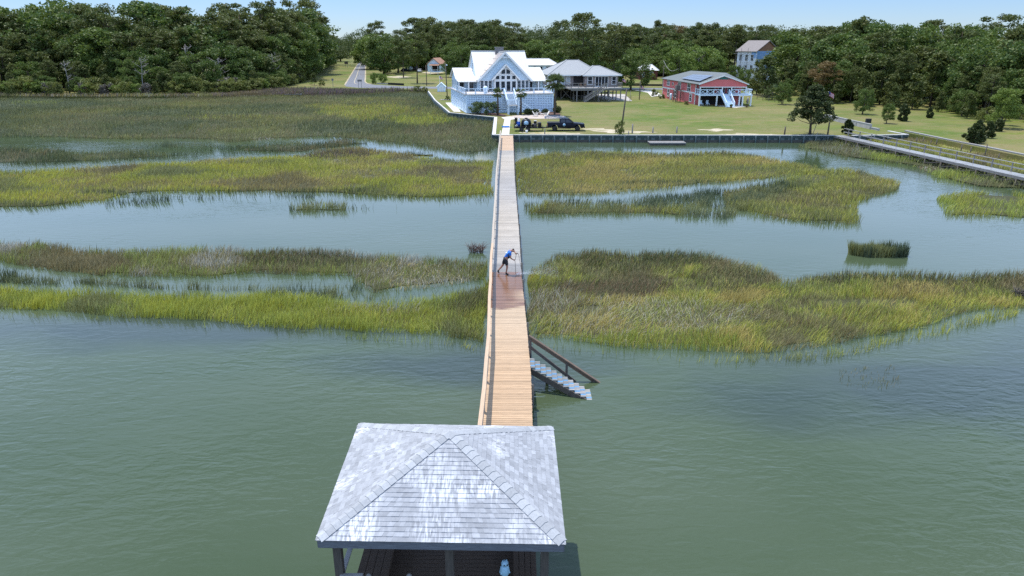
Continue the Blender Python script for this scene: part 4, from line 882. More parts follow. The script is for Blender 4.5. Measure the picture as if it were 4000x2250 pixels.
def palm(name, px_, base, top, label, fr, spread):
    p = G(px_, base); H = A(px_, top, p.y).z - 1.0
    t = thing(name, label, 'palm', (p.x, p.y, 1.0)); tm = MB()
    tm.tube([(0, 0, -0.1), (0.06, 0, H * 0.4), (0, 0.03, H - spread * 0.55)], [0.2, 0.16, 0.15], 8); tm.build('trunk', M['bark'], t)
    r = random.Random(px_); V = []
    for i in range(fr):
        az = r.uniform(0, 6.28); e = r.uniform(-0.7, 1.3); d = Vector((math.cos(az) * math.cos(e), math.sin(az) * math.cos(e), math.sin(e)))
        c = Vector((0, 0, H - spread * 0.55)) + d * spread * 0.45; s = d.cross(Vector((0, 0, 1))).normalized(); u = s.cross(d)
        for q in range(11):
            an = (q - 5) * 0.24; dd = (d * math.cos(an) + s * math.sin(an)).normalized(); tip = c + dd * spread * 0.62 - Vector((0, 0, 0.14 * spread * (0.4 + abs(an))))
            wv = (s * math.cos(an) - d * math.sin(an)) * 0.045 * spread
            V.append([c + dd * 0.05, c + dd * spread * 0.3 + wv + u * 0.02, tip]); V.append([c + dd * 0.05, tip, c + dd * spread * 0.3 - wv + u * 0.02])
    o = bpy.data.objects.new('crown', mesh_of(np.array([[tuple(b) for b in a] for a in V]), 'crown', M['palm_leaf'])); col.objects.link(o); o.parent = t
palm('palm_tree', 2166, 452, 300, 'largest palmetto, standing at the corner of the white house', 34, 2.1)
palm('palm_tree', 1944, 450, 349, 'slim palmetto against the lattice beside the oleander bushes', 20, 1.25)
palm('palm_tree', 2034, 448, 349, 'slim palmetto against the lattice just past the white stairs', 20, 1.3)
palm('palm_tree', 3015, 390, 340, 'short shaggy palm at the edge of the far lawn', 26, 2.2)
# ================================================================== BUILDINGS
def window(par, c, w, h, face='front', cols=1, rows=1, fm='trim', gm='glass', fw=0.10, name='window', rz=None):
    """a framed window on a wall: c is the middle of the opening on the wall plane; face front looks to -y, left to -x, right to +x"""
    rz = {'front': 0.0, 'left': -math.pi / 2, 'right': math.pi / 2}[face] if rz is None else rz
    f = MB(); d = 0.10
    f.box((-w / 2 - fw / 2, -d / 2, 0), (fw, d, h + 2 * fw)); f.box((w / 2 + fw / 2, -d / 2, 0), (fw, d, h + 2 * fw))
    f.box((0, -d / 2, h / 2 + fw / 2), (w, d, fw)); f.box((0, -d / 2, -h / 2 - fw / 2), (w, d, fw))
    for i in range(1, cols): f.box((-w / 2 + w * i / cols, -d / 2 + .01, 0), (fw * 0.8, d - .03, h))
    for j in range(1, rows): f.box((0, -d / 2 + .012, -h / 2 + h * j / rows), (w, d - .04, fw * 0.6))
    o = f.build(name, M[fm], par, c, rz)
    MB().box((0, -0.02, 0), (w, 0.03, h)).build('pane', M[gm], o)
    return o
def railing(mb, pts, h, post=0.12, rail=0.09, step=1.9, mid=(), pick=0.0):
    for a, b in zip(pts[:-1], pts[1:]):
        a, b = Vector(a), Vector(b); L = (b - a).length; n = max(1, round(L / step))
        for i in range(n + 1): p = a.lerp(b, i / n); mb.box((p.x, p.y, p.z + h / 2), (post, post, h + 0.1))
        mb.beam(a + Vector((0, 0, h)), b + Vector((0, 0, h)), rail * 1.5, rail)
        for m in mid: mb.beam(a + Vector((0, 0, m)), b + Vector((0, 0, m)), rail * 0.6, rail * 0.6)
        if pick:
            k = int(L / pick)
            for i in range(1, k): p = a.lerp(b, i / k); mb.box((p.x, p.y, p.z + h / 2), (0.04, 0.04, h))
def stairs(mb, a, b, w, n, tread=0.045, mi_str=0, mi_tr=1, risers=False):
    """flight from the upper edge a to the foot b; w is the width vector"""
    a, b, w = Vector(a), Vector(b), Vector(w); d = (b - a)
    hd = Vector((d.x, d.y, 0)); run = hd.length / n; rz = math.atan2(hd.y, hd.x)
    for i in range(n):
        p = a + hd * ((i + 0.5) / n) + Vector((0, 0, d.z * (i + 1) / (n + 0.0))) ; p.z = a.z + d.z * (i + 0.8) / n
        mb.box((p + w / 2), (run * 1.02, w.length, tread), mi_tr, rz)
        if risers: mb.box((p + w / 2 - hd.normalized() * run * 0.48 + Vector((0, 0, 0.09))), (0.03, w.length, 0.16), mi_str, rz)
    for s in (0.02, 0.98): mb.beam(a + w * s - Vector((0, 0, .12)), b + w * s - Vector((0, 0, -.04)), 0.06, 0.26, mi_str)
def lattice(mb, a, b, z0, z1, st=0.34, wd=0.19, th=0.04, posts=3.2):
    a, b = Vector(a), Vector(b); L = (b - a).length; rz = math.atan2(b.y - a.y, b.x - a.x); n = int(L / st)
    nrm = Vector((math.sin(rz), -math.cos(rz), 0))
    for i in range(n + 1): p = a.lerp(b, i / n); mb.box((p.x, p.y, (z0 + z1) / 2), (wd, th, z1 - z0), 0, rz)
    m = int((z1 - z0) / st); c = a.lerp(b, .5)
    for j in range(m + 1): q = c + nrm * 0.042; mb.box((q.x, q.y, z0 + 0.06 + (z1 - z0 - 0.12) * j / m), (L, th, wd), 0, rz)
    k = max(1, round(L / posts))
    for i in range(k + 1): p = a.lerp(b, i / k) + nrm * 0.05; mb.box((p.x, p.y, (z0 + z1) / 2), (0.24, 0.2, z1 - z0 + 0.01), 0, rz)
    for z in (z0 + 0.1, z1 - 0.08): q = c + nrm * 0.07; mb.box((q.x, q.y, z), (L, 0.09, 0.2), 0, rz)
def seam_roof(mb, poly, th=0.12, seam=0.0, mi=0):
    mb.slab(poly, th, mi)
    if seam:                                   # standing seams run down the slope between the ridge edge (p2, p3) and the eave edge (p0, p1)
        p = [Vector(q) for q in poly]; n = (p[1] - p[0]).cross(p[2] - p[0]).normalized(); n = n if n.z > 0 else -n
        L = max((p[1] - p[0]).length, (p[2] - p[3]).length if len(p) > 3 else 0); k = int(L / seam)
        for i in range(1, k):
            a = p[0].lerp(p[1], i / k); b = p[3].lerp(p[2], i / k) if len(p) > 3 else p[2]
            mb.beam(a + n * 0.02, b + n * 0.02, 0.045, 0.05, mi)
def hip(mb, u0, u1, v0, v1, z0, zr, r0, r1, vr, th=0.14, mi=0, cap=True):
    a, b, c, d = (u0, v0, z0), (u1, v0, z0), (u1, v1, z0), (u0, v1, z0); e, f = (r0, vr, zr), (r1, vr, zr)
    for q in ((a, b, f, e), (b, c, f), (c, d, e, f), (d, a, e)): mb.slab(q, th, mi)
    if cap:
        for s, t in ((a, e), (b, f), (c, f), (d, e), (e, f)): mb.beam(Vector(s) + Vector((0, 0, .03)), Vector(t) + Vector((0, 0, .03)), 0.3, 0.06, mi)
def wall_poly(mb, pts, th, nrm, mi=0):
    """upright wall: outline pts on the outer face, thickness th inward (against nrm)"""
    n = Vector(nrm); p = [Vector(q) for q in pts]; k = len(p)
    return mb.add(p + [q - n * th for q in p], [tuple(range(k)), tuple(range(2 * k - 1, k - 1, -1))] + [(i, k + i, k + (i + 1) % k, (i + 1) % k) for i in range(k)], mi)

# ------------------------------------------------------------------ the white house
W = thing('beach_house', 'white gabled house on a lattice skirt with a white metal roof and front deck', 'house', (-1.5, 147, 1.0), R(12))
F0, E0 = 3.6, 5.95
mb = MB(); mb.box((-0.1, 3.2, F0 / 2 - 0.1), (17.0, 19.6, F0 - 0.2)); mb.build('underfloor_wall', M['lattice_back'], W)
mb = MB(); lattice(mb, (-8.9, -7.0, 0), (8.3, -7.0, 0), 0.05, F0 - 0.12); lattice(mb, (-9.2, 13.4, 0), (-8.9, -7.0, 0), 0.05, F0 - 0.12); lattice(mb, (8.3, -7.0, 0), (8.8, 13.0, 0), 0.05, F0 - 0.12); mb.build('lattice_skirt', M['white'], W)
mb = MB(); mb.prism([(-9.2, -7.25), (8.6, -7.25), (9.1, 13.2), (-9.5, 13.6)], F0 - 0.12, F0); mb.build('deck', M['deckfloor'], W)
for pts in ([(-9.35, 4.0, F0), (-9.05, -7.1, F0)], [(-9.05, -7.1, F0), (-1.6, -7.1, F0)], [(0.4, -7.1, F0), (8.45, -7.1, F0)], [(8.45, -7.1, F0), (8.8, 3.0, F0)]):
    mb = MB(); railing(mb, pts, 1.0, 0.2, 0.1, 2.1, (0.12,)); mb.build('deck_railing', M['white'], W)
# main block
mb = MB()
for s in (-1, 1): wall_poly(mb, [(s * 5.45, 0.9, F0), (s * 5.45, 13.1, F0), (s * 5.45, 13.1, E0), (s * 5.45, 7, 11.1), (s * 5.45, 0.9, E0)], 0.2, (s, 0, 0))
mb.box((0, 13.0, (F0 + E0) / 2), (10.6, 0.2, E0 - F0)); mb.build('wall', M['siding'], W)
mb = MB()
wall_poly(mb, [(-5.2, 0, F0), (5.2, 0, F0), (5.2, 0, E0), (0, 0, 10.9), (-5.2, 0, E0)], 0.2, (0, -1, 0))
for i in range(26):                                        # lap siding on the gable
    z = F0 + 0.15 + i * 0.28; hw = 5.2 if z < E0 else 5.2 * (10.9 - z) / (10.9 - E0)
    if hw > 0.3: mb.box((0, -0.012, z), (2 * hw - 0.05, 0.05, 0.03))
for s in (-1, 1): mb.box((s * 5.1, 0.5, (F0 + E0) / 2), (0.2, 1.0, E0 - F0))
mb.build('gable_wall', M['siding'], W)
mb = MB(); seam_roof(mb, [(-5.75, 0.5, E0 - .1), (5.75, 0.5, E0 - .1), (5.75, 7.0, 11.35), (-5.75, 7.0, 11.35)], 0.14, 0.55); seam_roof(mb, [(-5.75, 13.5, E0 - .1), (5.75, 13.5, E0 - .1), (5.75, 7.0, 11.35), (-5.75, 7.0, 11.35)], 0.14, 0.55)
mb.beam((-5.8, 7, 11.38), (5.8, 7, 11.38), 0.35, 0.08); mb.build('main_roof', M['metal_roof'], W)
mb = MB()
for s in (-1, 1): seam_roof(mb, [(s * 5.6, -0.55, E0 - .25), (s * 5.6, 6.8, E0 - .25), (0, 6.8, 11.2), (0, -0.55, 11.2)], 0.16, 0.55)
mb.beam((0, -0.6, 11.24), (0, 6.8, 11.24), 0.35, 0.08); g = mb.build('gable_roof', M['metal_roof'], W)
mb = MB()
for s in (-1, 1): mb.beam((s * 5.65, -0.62, E0 - .38), (0, -0.62, 11.1), 0.08, 0.34)
mb.beam((-0.95, -0.6, 10.1), (0.95, -0.6, 10.1), 0.08, 0.12)
for s in (-1, 0, 1): mb.beam((s * 0.05, -0.6, 10.1), (s * 0.5, -0.6, 10.55), 0.07, 0.09)
mb.build('bargeboard', M['trim'], W)
mb = MB(); sl = Vector((-5.6, 0, -(11.2 - E0 + .25))).normalized(); n_ = Vector((-(11.2 - E0 + .25), 0, 5.6)).normalized()
for i in range(4): a = Vector((0, 0, 11.2)) + sl * (0.5 + i * 1.55) + n_ * 0.10; b = a + sl * 1.45; mb.slab([(a.x, 0.0, a.z), (a.x, 5.4 - 0.75 * i, a.z), (b.x, 5.4 - 0.75 * i, b.z), (b.x, 0.0, b.z)], 0.06)
mb.build('roof_panel', M['solar_tan'], W)
mb = MB(); mb.box((0.1, 6.2, 10.9), (1.7, 0.9, 2.2)); mb.box((0.1, 6.2, 12.05), (1.9, 1.1, 0.14)); mb.build('chimney', M['chimney'], W)
# centre bay
mb = MB(); wall_poly(mb, [(-2.35, -1.1, F0), (2.35, -1.1, F0), (2.35, -1.1, 6.35), (0, -1.1, 8.7), (-2.35, -1.1, 6.35)], 0.2, (0, -1, 0))
for s in (-1, 1): mb.box((s * 2.25, -0.55, (F0 + 6.35) / 2), (0.2, 1.08, 6.35 - F0))
mb.build('bay_wall', M['trim'], W)
mb = MB()
for s in (-1, 1): seam_roof(mb, [(s * 2.85, -1.55, 5.95), (s * 2.85, 0.02, 5.95), (0, 0.02, 8.9), (0, -1.55, 8.9)], 0.13, 0.6)
mb.build('bay_roof', M['metal_roof'], W)
mb = MB()
for s in (-1, 1): mb.beam((s * 2.9, -1.6, 5.85), (0, -1.6, 8.82), 0.07, 0.24)
mb.build('bargeboard', M['trim'], W)
for i in range(4): window(W, (-1.68 + 1.12 * i, -1.1, F0 + 1.05), 0.78, 1.9)
for i in range(4): window(W, (-1.68 + 1.12 * i, -1.1, F0 + 2.75), 0.72, 0.66)
for s in (-1, 1):                                          # the arched pair
    mb = MB(); pts = [(s * 0.06, 0, 0), (s * 0.95, 0, 0)] + [(s * (0.06 + 0.89 * math.cos(a)), 0, 0.42 + 0.58 * math.sin(a)) for a in np.linspace(0, math.pi / 2, 7)]
    wall_poly(mb, pts, 0.05, (0, -1, 0)); o = MB()
    for a, b in zip(pts, pts[1:] + pts[:1]): o.beam(Vector(a) + Vector((0, -0.03, 0)), Vector(b) + Vector((0, -0.03, 0)), 0.09, 0.09)
    fr = o.build('window', M['trim'], W, (0, -1.13, F0 + 3.4)); mb.build('pane', M['glass'], fr)
for s in (-1, 1):
    for i in range(3): window(W, (s * 3.85 + (i - 1) * 0.84, 0, F0 + 1.1), 0.62, 1.95)
# wings and porches
for s in (-1, 1):
    mb = MB(); mb.box((s * 7.3, 4.1, (F0 + E0) / 2), (3.7, 0.2, E0 - F0)); wall_poly(mb, [(s * 9.15, 4.0, F0), (s * 9.15, 13.2, F0), (s * 9.15, 13.2, E0), (s * 9.15, 8.6, 7.7), (s * 9.15, 4.0, E0)], 0.2, (s, 0, 0)); mb.build('wing_wall', M['siding'], W)
    mb = MB(); seam_roof(mb, [(s * 9.6, 3.7, E0), (s * 5.5, 3.7, E0), (s * 5.5, 8.6, 7.95), (s * 9.6, 8.6, 7.95)], 0.13, 0.6); seam_roof(mb, [(s * 9.6, 13.6, E0), (s * 5.5, 13.6, E0), (s * 5.5, 8.6, 7.95), (s * 9.6, 8.6, 7.95)], 0.13, 0.6); mb.build('wing_roof', M['metal_roof'], W)
    mb = MB(); seam_roof(mb, [(s * 9.5, 0.6, 5.55), (s * 5.1, 0.6, 5.55), (s * 5.1, 4.0, 6.5), (s * 7.9, 4.0, 6.5)], 0.12, 0.6); mb.slab([(s * 9.5, 0.6, 5.55), (s * 9.5, 4.0, 5.85), (s * 7.9, 4.0, 6.5)], 0.12); mb.build('porch_roof', M['metal_roof'], W)
    for u in (9.3, 7.3): mb = MB(); mb.box((s * u, 0.8, (F0 + 5.5) / 2), (0.2, 0.2, 5.5 - F0)); mb.build('porch_post', M['trim'], W)
    for u in ((6.3, 8.3) if s < 0 else (6.4, 8.0)): window(W, (s * u, 4.0, F0 + 1.1), 0.9 if s < 0 else 0.7, 1.9, gm='glass' if (s < 0 or u < 7) else 'blind')
for v in (6.0, 9.0, 11.5): window(W, (-9.15, v, F0 + 1.2), 0.8, 1.2, 'left')
window(W, (-5.45, 7.0, 8.3), 0.8, 1.3, 'left')
mb = MB(); stairs(mb, (-1.5, -7.25, F0), (-1.5, -10.2, 1.75), (1.8, 0, 0), 10, risers=True)
mb.box((-0.6, -10.85, 1.68), (1.9, 1.3, 0.12), 1); stairs(mb, (0.35, -11.45, 1.7), (3.1, -11.45, 0.02), (0, 1.25, 0), 9, risers=True)
for u in (-1.5, 0.3):
    for v in (-10.3, -11.4): mb.box((u, v, 0.8), (0.14, 0.14, 1.7))
st = mb.build('front_stairs', [M['white'], M['shingle_grey']], W)
mb = MB()
for u in (-1.55, 0.35): mb.beam((u, -7.2, F0 + 1.0), (u, -10.2, 2.75), 0.14, 0.12); mb.box((u, -10.2, 2.25), (0.18, 0.18, 1.1)); mb.box((u, -7.25, F0 + .55), (0.2, 0.2, 1.15)); mb.beam((u, -7.2, F0 + .45), (u, -10.2, 2.2), 0.06, 0.06)
mb.beam((-1.55, -10.2, 2.75), (-1.55, -11.5, 2.75), 0.12, 0.1); mb.beam((-1.55, -11.5, 2.75), (0.35, -11.5, 2.75), 0.12, 0.1); mb.box((-1.55, -11.5, 2.2), (0.18, 0.18, 1.15)); mb.box((0.35, -11.5, 2.2), (0.18, 0.18, 1.15))
for v in (-11.5, -10.15): mb.beam((0.35, v, 2.75), (3.1, v, 1.05), 0.14, 0.12); mb.box((3.1, v, 0.55), (0.18, 0.18, 1.15)); mb.beam((0.35, v, 2.2), (3.1, v, 0.5), 0.06, 0.06)
mb.build('stair_rail', M['white'], st)
# things on its deck
def on(root, p): return Matrix.Translation(root.location) @ Matrix.Rotation(root.rotation_euler.z, 4, 'Z') @ Vector(p)
mb = MB(); mb.lathe([(0.38, 0), (0.42, 0.5), (0.46, 0.95), (0.40, 1.2), (0.2, 1.38)], n=12); tag(mb.build('covered_grill', M['white'], None, on(W, (-4.9, -5.2, F0 + .004))), 'grill under a white cover on the white house deck', 'grill')
t = thing('patio_table', 'dark table on the white house deck beside the covered grill', 'table', on(W, (-3.2, -4.2, F0 + .004)))
MB().lathe([(0.55, 0.70), (0.55, 0.74)], n=14).build('tabletop', M['blacksteel'], t)
for i in range(4): MB().box((0.35 * math.cos(i * 1.57), 0.35 * math.sin(i * 1.57), 0.35), (0.05, 0.05, 0.7)).build('leg', M['blacksteel'], t)
for i, (u, v, rz, lab) in enumerate(((-4.2, -3.6, 0.3, 'dark chair nearest the covered grill on the deck'), (-2.2, -4.0, 2.8, 'dark chair at the far side of the deck table'))):
    t = thing('patio_chair', lab, 'chair', on(W, (u, v, F0 + .004)), rz, 'dark chairs on the deck'); MB().box((0, 0, 0.42), (0.5, 0.5, 0.06)).build('seat', M['blacksteel'], t); MB().box((-0.24, 0, 0.72), (0.05, 0.5, 0.55)).build('backrest', M['blacksteel'], t)
    for a in (-1, 1):
        for b in (-1, 1): MB().box((a * .21, b * .21, 0.2), (0.05, 0.05, 0.4)).build('leg', M['blacksteel'], t)

# ------------------------------------------------------------------ the grey house on stilts
S = thing('stilt_house', 'grey hip roofed house raised on timber stilts with a railed deck', 'house', (8.9, 171.5, 1.0), R(7))
f0, e0 = 3.1, 5.75
mb = MB(); mb.box((3.1, 6.9, (f0 + e0) / 2), (5.6, 13.2, e0 - f0)); mb.box((11.2, 6.0, (f0 + e0) / 2), (9.4, 11.8, e0 - f0)); mb.box((12.2, -0.9, (f0 + e0) / 2), (8.0, 2.2, e0 - f0)); mb.build('wall', M['taupe'], S)
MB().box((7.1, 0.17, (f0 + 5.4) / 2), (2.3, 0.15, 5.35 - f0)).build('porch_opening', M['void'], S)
mb = MB(); hip(mb, -0.7, 13.0, -0.9, 14.2, e0, 8.95, 5.4, 8.2, 6.7); mb.build('main_roof', M['shingle_grey'], S)
mb = MB(); hip(mb, 7.4, 17.0, -2.7, 9.5, e0 - .02, 7.7, 11.2, 12.6, 3.0); mb.build('bay_roof', M['shingle_grey'], S)
mb = MB(); mb.box((6.0, -0.88, e0 - .12), (13.2, 0.06, 0.22)); mb.box((12.2, -2.68, e0 - .14), (9.5, 0.06, 0.22)); mb.build('fascia', M['trim'], S)
mb = MB(); mb.box((8.2, 5.5, f0 - 0.2), (16.2, 15.4, 0.36)); mb.box((9.9, -4.2, f0 - 0.18), (12.6, 4.6, 0.3)); mb.build('deck', M['lightwood'], S)
for i, u in enumerate((1.2, 2.2, 3.4, 4.6)): window(S, (u, 0.3, f0 + 1.35), 0.8, 1.7, gm='blind' if i != 1 else 'glass', cols=1, rows=2)
for v in (2.5, 4.2, 7.5, 10): window(S, (0.3, v, f0 + 1.4), 0.8, 1.5, 'left', gm='blind')
for u, w in ((9.4, 1.0), (15.2, 0.9)): window(S, (u, -2.0, f0 + 1.35), w, 1.7, rows=2)
d = window(S, (12.2, -2.0, f0 + 1.15), 3.0, 2.1, cols=4, name='sliding_door')
for u in (0.6, 3.0, 5.4, 8.0, 10.5, 13.0, 15.8):
    for v in (-6.3, -2.4, 0.6, 5.5, 12.0):
        if v < -1 and u < 4: continue
        MB().box((u, v, f0 / 2 - .18), (0.22, 0.22, f0 - 0.3)).build('stilt', M['greywood'] if v < 0 else M['darkwood'], S)
for u in (3.0, 8.0, 13.0):
    mb = MB(); mb.beam((u, 0.5, 0.2), (u + 2.4, 0.5, f0 - .5), 0.08, 0.16); mb.beam((u + 2.4, 0.42, 0.2), (u, 0.42, f0 - .5), 0.08, 0.16); mb.build('cross_brace', M['greywood'], S)
MB().beam((4, -6.3, f0 - .5), (15.8, -6.3, f0 - .5), 0.1, 0.3).build('deck_beam', M['greywood'], S)
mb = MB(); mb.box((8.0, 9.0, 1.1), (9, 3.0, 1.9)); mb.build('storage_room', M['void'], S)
for pts in ([(4.0, -1.0, f0), (4.0, -6.4, f0), (11.0, -6.4, f0)], [(12.4, -6.4, f0), (16.1, -6.4, f0), (16.1, -2.0, f0)]):
    mb = MB(); railing(mb, pts, 1.0, 0.11, 0.1, 1.6, (0.15, 0.55), 0.0); mb.build('deck_railing', M['greywood'], S)
mb = MB(); stairs(mb, (11.9, -7.9, f0), (7.0, -7.9, 0.05), (0, 1.3, 0), 13); st = mb.build('deck_stairs', [M['greywood'], M['lightwood']], S)
mb = MB()
for v in (-7.95, -6.55): mb.beam((11.9, v, f0 + 1.0), (7.0, v, 1.0), 0.1, 0.14); mb.beam((11.9, v, f0 + .5), (7.0, v, .5), 0.06, 0.1); mb.box((7.0, v, .5), (.12, .12, 1.05)); mb.box((9.5, v, 2.1), (.12, .12, 1.0)); mb.box((11.9, v, f0 + .5), (.12, .12, 1.05))
mb.build('stair_rail', M['greywood'], st)
mb = MB()
mb.box((12.0, -7.25, f0 - .15), (1.0, 1.4, 0.2)); mb.build('stair_landing', M['lightwood'], S)
for u in (8.3, 9.3): tag(MB().box((0, 0, 0.4), (0.5, 0.5, 0.06)).box((0, 0.25, 0.7), (0.5, 0.05, 0.6)).box((-.2, -.2, .2), (.05, .05, .4)).box((.2, -.2, .2), (.05, .05, .4)).box((-.2, .22, .2), (.05, .05, .4)).box((.2, .22, .2), (.05, .05, .4)).build('deck_chair', M['brownwood'], None, on(S, (u - 1.6, -4.6, f0 - .03)), R(20)), 'brown wooden chair on the grey stilt house deck', 'chair', 'brown chairs on the stilt house deck')
def flag_thing(name, label, loc, h, lean=0.0, fw=1.3, fh=0.8, dirx=1, pole='pole', droop=0.45, cat='flag'):
    t = thing(name, label, cat, loc); a = Vector((0, 0, 0)); b = Vector((lean, 0, h)); MB().tube([a, b], [0.05, 0.035], 6).build('flagpole', M[pole], t)
    V, F = [], []; nx, ny = 8, 7
    for j in range(ny + 1):
        for i in range(nx + 1):
            s, q = i / nx, j / ny; V.append((b.x + dirx * s * fw * 0.9, 0.12 * math.sin(s * 7 + q), b.z - 0.05 - q * fh - droop * s * s * fw + 0.04 * math.sin(s * 9)))
    mb = MB()
    mb.v = V
    for j in range(ny):
        for i in range(nx):
            mb.f.append((j * (nx + 1) + i, j * (nx + 1) + i + 1, (j + 1) * (nx + 1) + i + 1, (j + 1) * (nx + 1) + i)); mb.sm.append(True)
            mb.m.append(2 if (i < 3 and j < 4) else (1 if j % 2 == 0 else 0))
    mb.build('flag_cloth', [M['flagwhite'], M['flagred'], M['flagblue']], t, fixn=False); return t
flag_thing('flag', 'small striped flag tilted out from the stilt house deck rail', on(S, (16.1, -5.0, f0 + .3)), 1.6, 0.4, 0.9, 0.6)

# ------------------------------------------------------------------ the pink house
P_ = thing('pink_house', 'two storey pink house with white trim, railed porch and roof solar panels', 'house', (40.3, 155.0, 1.0))
BL, FL, FRr, BR = Vector((-2.7, 24, 0)), Vector((0.2, 3.2, 0)), Vector((10.2, 3.2, 0)), Vector((11.4, 21, 0))
e1, b1 = 4.55, 2.45
mb = MB(); mb.prism([(p.x, p.y) for p in (FL, FRr, BR, BL)], 0, e1); mb.build('wall', M['pink'], P_)
un = (FL - BL).normalized(); nl = Vector((un.y, -un.x, 0))
if nl.x > 0: nl = -nl
rl = math.atan2(un.y, un.x); ra = math.atan2(un.x * -1, un.y * 1)
mb = MB(); c = (FL + BL) / 2 + nl * 0.03; mb.box((c.x, c.y, b1), ((FL - BL).length + .1, 0.1, 0.28), 0, rl); mb.box((FL.x - .02, FL.y - .02, e1 / 2), (.16, .16, e1)); mb.box((BL.x, BL.y, e1 / 2), (.16, .16, e1)); mb.build('trim_band', M['trim'], P_)
def on_left(pxx):
    lo, hi = 0.0, 1.0
    for _ in range(40):
        m = (lo + hi) / 2; p = BL.lerp(FL, m) + P_.location
        if proj(p.x, p.y, 3)[0] < pxx: lo = m
        else: hi = m
    return BL.lerp(FL, lo)
rzl = math.atan2(-nl.y, -nl.x) - math.pi / 2
for pxx, z, w, h in ((2610, 3.75, 1.6, 1.1), (2653, 3.55, 1.6, 1.3), (2690, 3.4, 1.7, 1.7), (2612, 1.45, 1.1, 1.5), (2639, 1.4, 1.2, 1.5), (2699, 1.3, 1.1, 1.5)):
    p = on_left(pxx); window(P_, (p.x + nl.x * .01, p.y + nl.y * .01, z), w, h, cols=2 if w > 1.3 else 1, rows=2, fw=0.14, rz=rzl)
p = on_left(2627); mb = MB(); mb.lathe([(0.42, -.05), (0.42, .05)], n=14, axis='y'); o = mb.build('round_window', M['trim'], P_, (p.x + nl.x * .03, p.y, 3.6), rzl); MB().lathe([(0.27, .05), (0.27, .07)], n=14, axis='y').build('pane', M['glass'], o)
Zr = 6.6
r1, r2, ap = Vector((2.6, 18.5, Zr)), Vector((7.6, 6.5, Zr)), Vector((5.1, -0.6, 6.35))
bl, fl, fr, br = Vector((-3.3, 24.7, e1)), Vector((-0.2, -0.6, e1)), Vector((10.6, -0.6, e1)), Vector((12.0, 21.6, e1))
mb = MB()
for q in ((bl, fl, ap), (bl, ap, r1), (r1, ap, r2), (ap, fr, r2), (fr, br, r2), (br, r1, r2), (br, bl, r1)): mb.slab(q, 0.12)
mb.build('roof', M['shingle_green'], P_)
mb = MB(); nn = (fl - bl).cross(ap - bl).normalized(); nn = nn if nn.z > 0 else -nn
def onroof(s, t): return bl.lerp(fl, s).lerp(ap.lerp(r1, 1 - s), t)
a0, a1, a2, a3 = onroof(.46, .16), onroof(.93, .14), onroof(.86, .78), onroof(.42, .62)
for i in range(6):
    for j in range(3):
        q = [a0.lerp(a1, (i + u) / 6).lerp(a3.lerp(a2, (i + u) / 6), (j + v) / 3) + Vector((0, 0, 0.30)) for u, v in ((.02, .03), (.98, .03), (.98, .97), (.02, .97))]; mb.slab(q, 0.05)
mb.build('solar_panel', M['solar'], P_)
mb = MB(); wall_poly(mb, [(0.2, -0.35, e1 - .55), (10.2, -0.35, e1 - .55), (10.2, -0.35, e1 + .0), (5.1, -0.35, 6.15), (0.2, -0.35, e1 + .0)], 0.15, (0, -1, 0)); mb.build('porch_gable', M['pink'], P_)
mb = MB(); wall_poly(mb, [(3.6, -0.40, 5.52), (6.6, -0.40, 5.52), (5.1, -0.40, 6.12)], 0.05, (0, -1, 0)); mb.build('gable_vent', M['teal'], P_)
mb = MB()
for s in (0.0, 10.4): mb.beam((s + (-.2 if s == 0 else .2), -0.66, e1 - .05), (5.1, -0.66, 6.3), 0.06, 0.2)
mb.beam((0.1, -0.42, e1 - .6), (10.3, -0.42, e1 - .6), 0.08, 0.16); mb.build('bargeboard', M['trim'], P_)
mb = MB(); mb.prism([(0.1, -0.6), (11.6, -0.6), (11.6, 3.1), (0.1, 3.1)], b1 - .28, b1 - .02); mb.build('porch_deck', M['white'], P_)
for u in (0.25, 5.0, 7.0, 10.1): MB().box((u, -0.42, (b1 + e1 - .6) / 2), (0.2, 0.2, e1 - .6 - b1)).build('porch_post', M['trim'], P_)
for u in (0.25, 4.0, 8.9, 9.6, 11.4): MB().box((u, -0.42, b1 / 2 - .14), (0.28, 0.28, b1 - .28)).build('porch_pier', M['trim'], P_)
for x0, x1 in ((0.3, 4.6), (7.0, 11.5)):
    mb = MB(); railing(mb, [(x0, -0.5, b1), (x1, -0.5, b1)], 1.0, 0.14, 0.1, 1.4, (0.12,)); k = int((x1 - x0) / 1.0)
    for i in range(k): a, b = x0 + (x1 - x0) * i / k, x0 + (x1 - x0) * (i + 1) / k; mb.beam((a, -0.5, b1 + .15), (b, -0.5, b1 + .95), .07, .07); mb.beam((b, -0.47, b1 + .15), (a, -0.47, b1 + .95), .07, .07)
    mb.build('porch_railing', M['white'], P_)
mb = MB(); railing(mb, [(11.5, -0.5, b1), (11.5, 3.0, b1)], 1.0, 0.14, 0.1, 1.4, (0.12, 0.5)); mb.build('porch_railing', M['white'], P_)
mb = MB(); railing(mb, [(0.2, -0.5, b1), (0.2, 3.0, b1)], 1.0, 0.14, 0.1, 1.4, (0.12, 0.5)); mb.build('porch_railing', M['white'], P_)
for u, w in ((2.6, 3.2), (5.9, 1.3), (8.0, 1.4)): window(P_, (u, 3.2, b1 + 1.0), w, 1.8, cols=2 if w > 1.4 else 1, name='porch_door')
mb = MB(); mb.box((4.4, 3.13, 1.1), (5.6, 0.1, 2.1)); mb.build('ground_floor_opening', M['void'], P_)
window(P_, (1.6, 3.2, 1.3), 0.9, 1.2)
mb = MB(); stairs(mb, (4.75, -0.65, b1), (5.3, -3.7, 0.05), (1.7, 0.25, 0), 11, risers=True); st = mb.build('porch_stairs', [M['white'], M['white']], P_)
mb = MB()
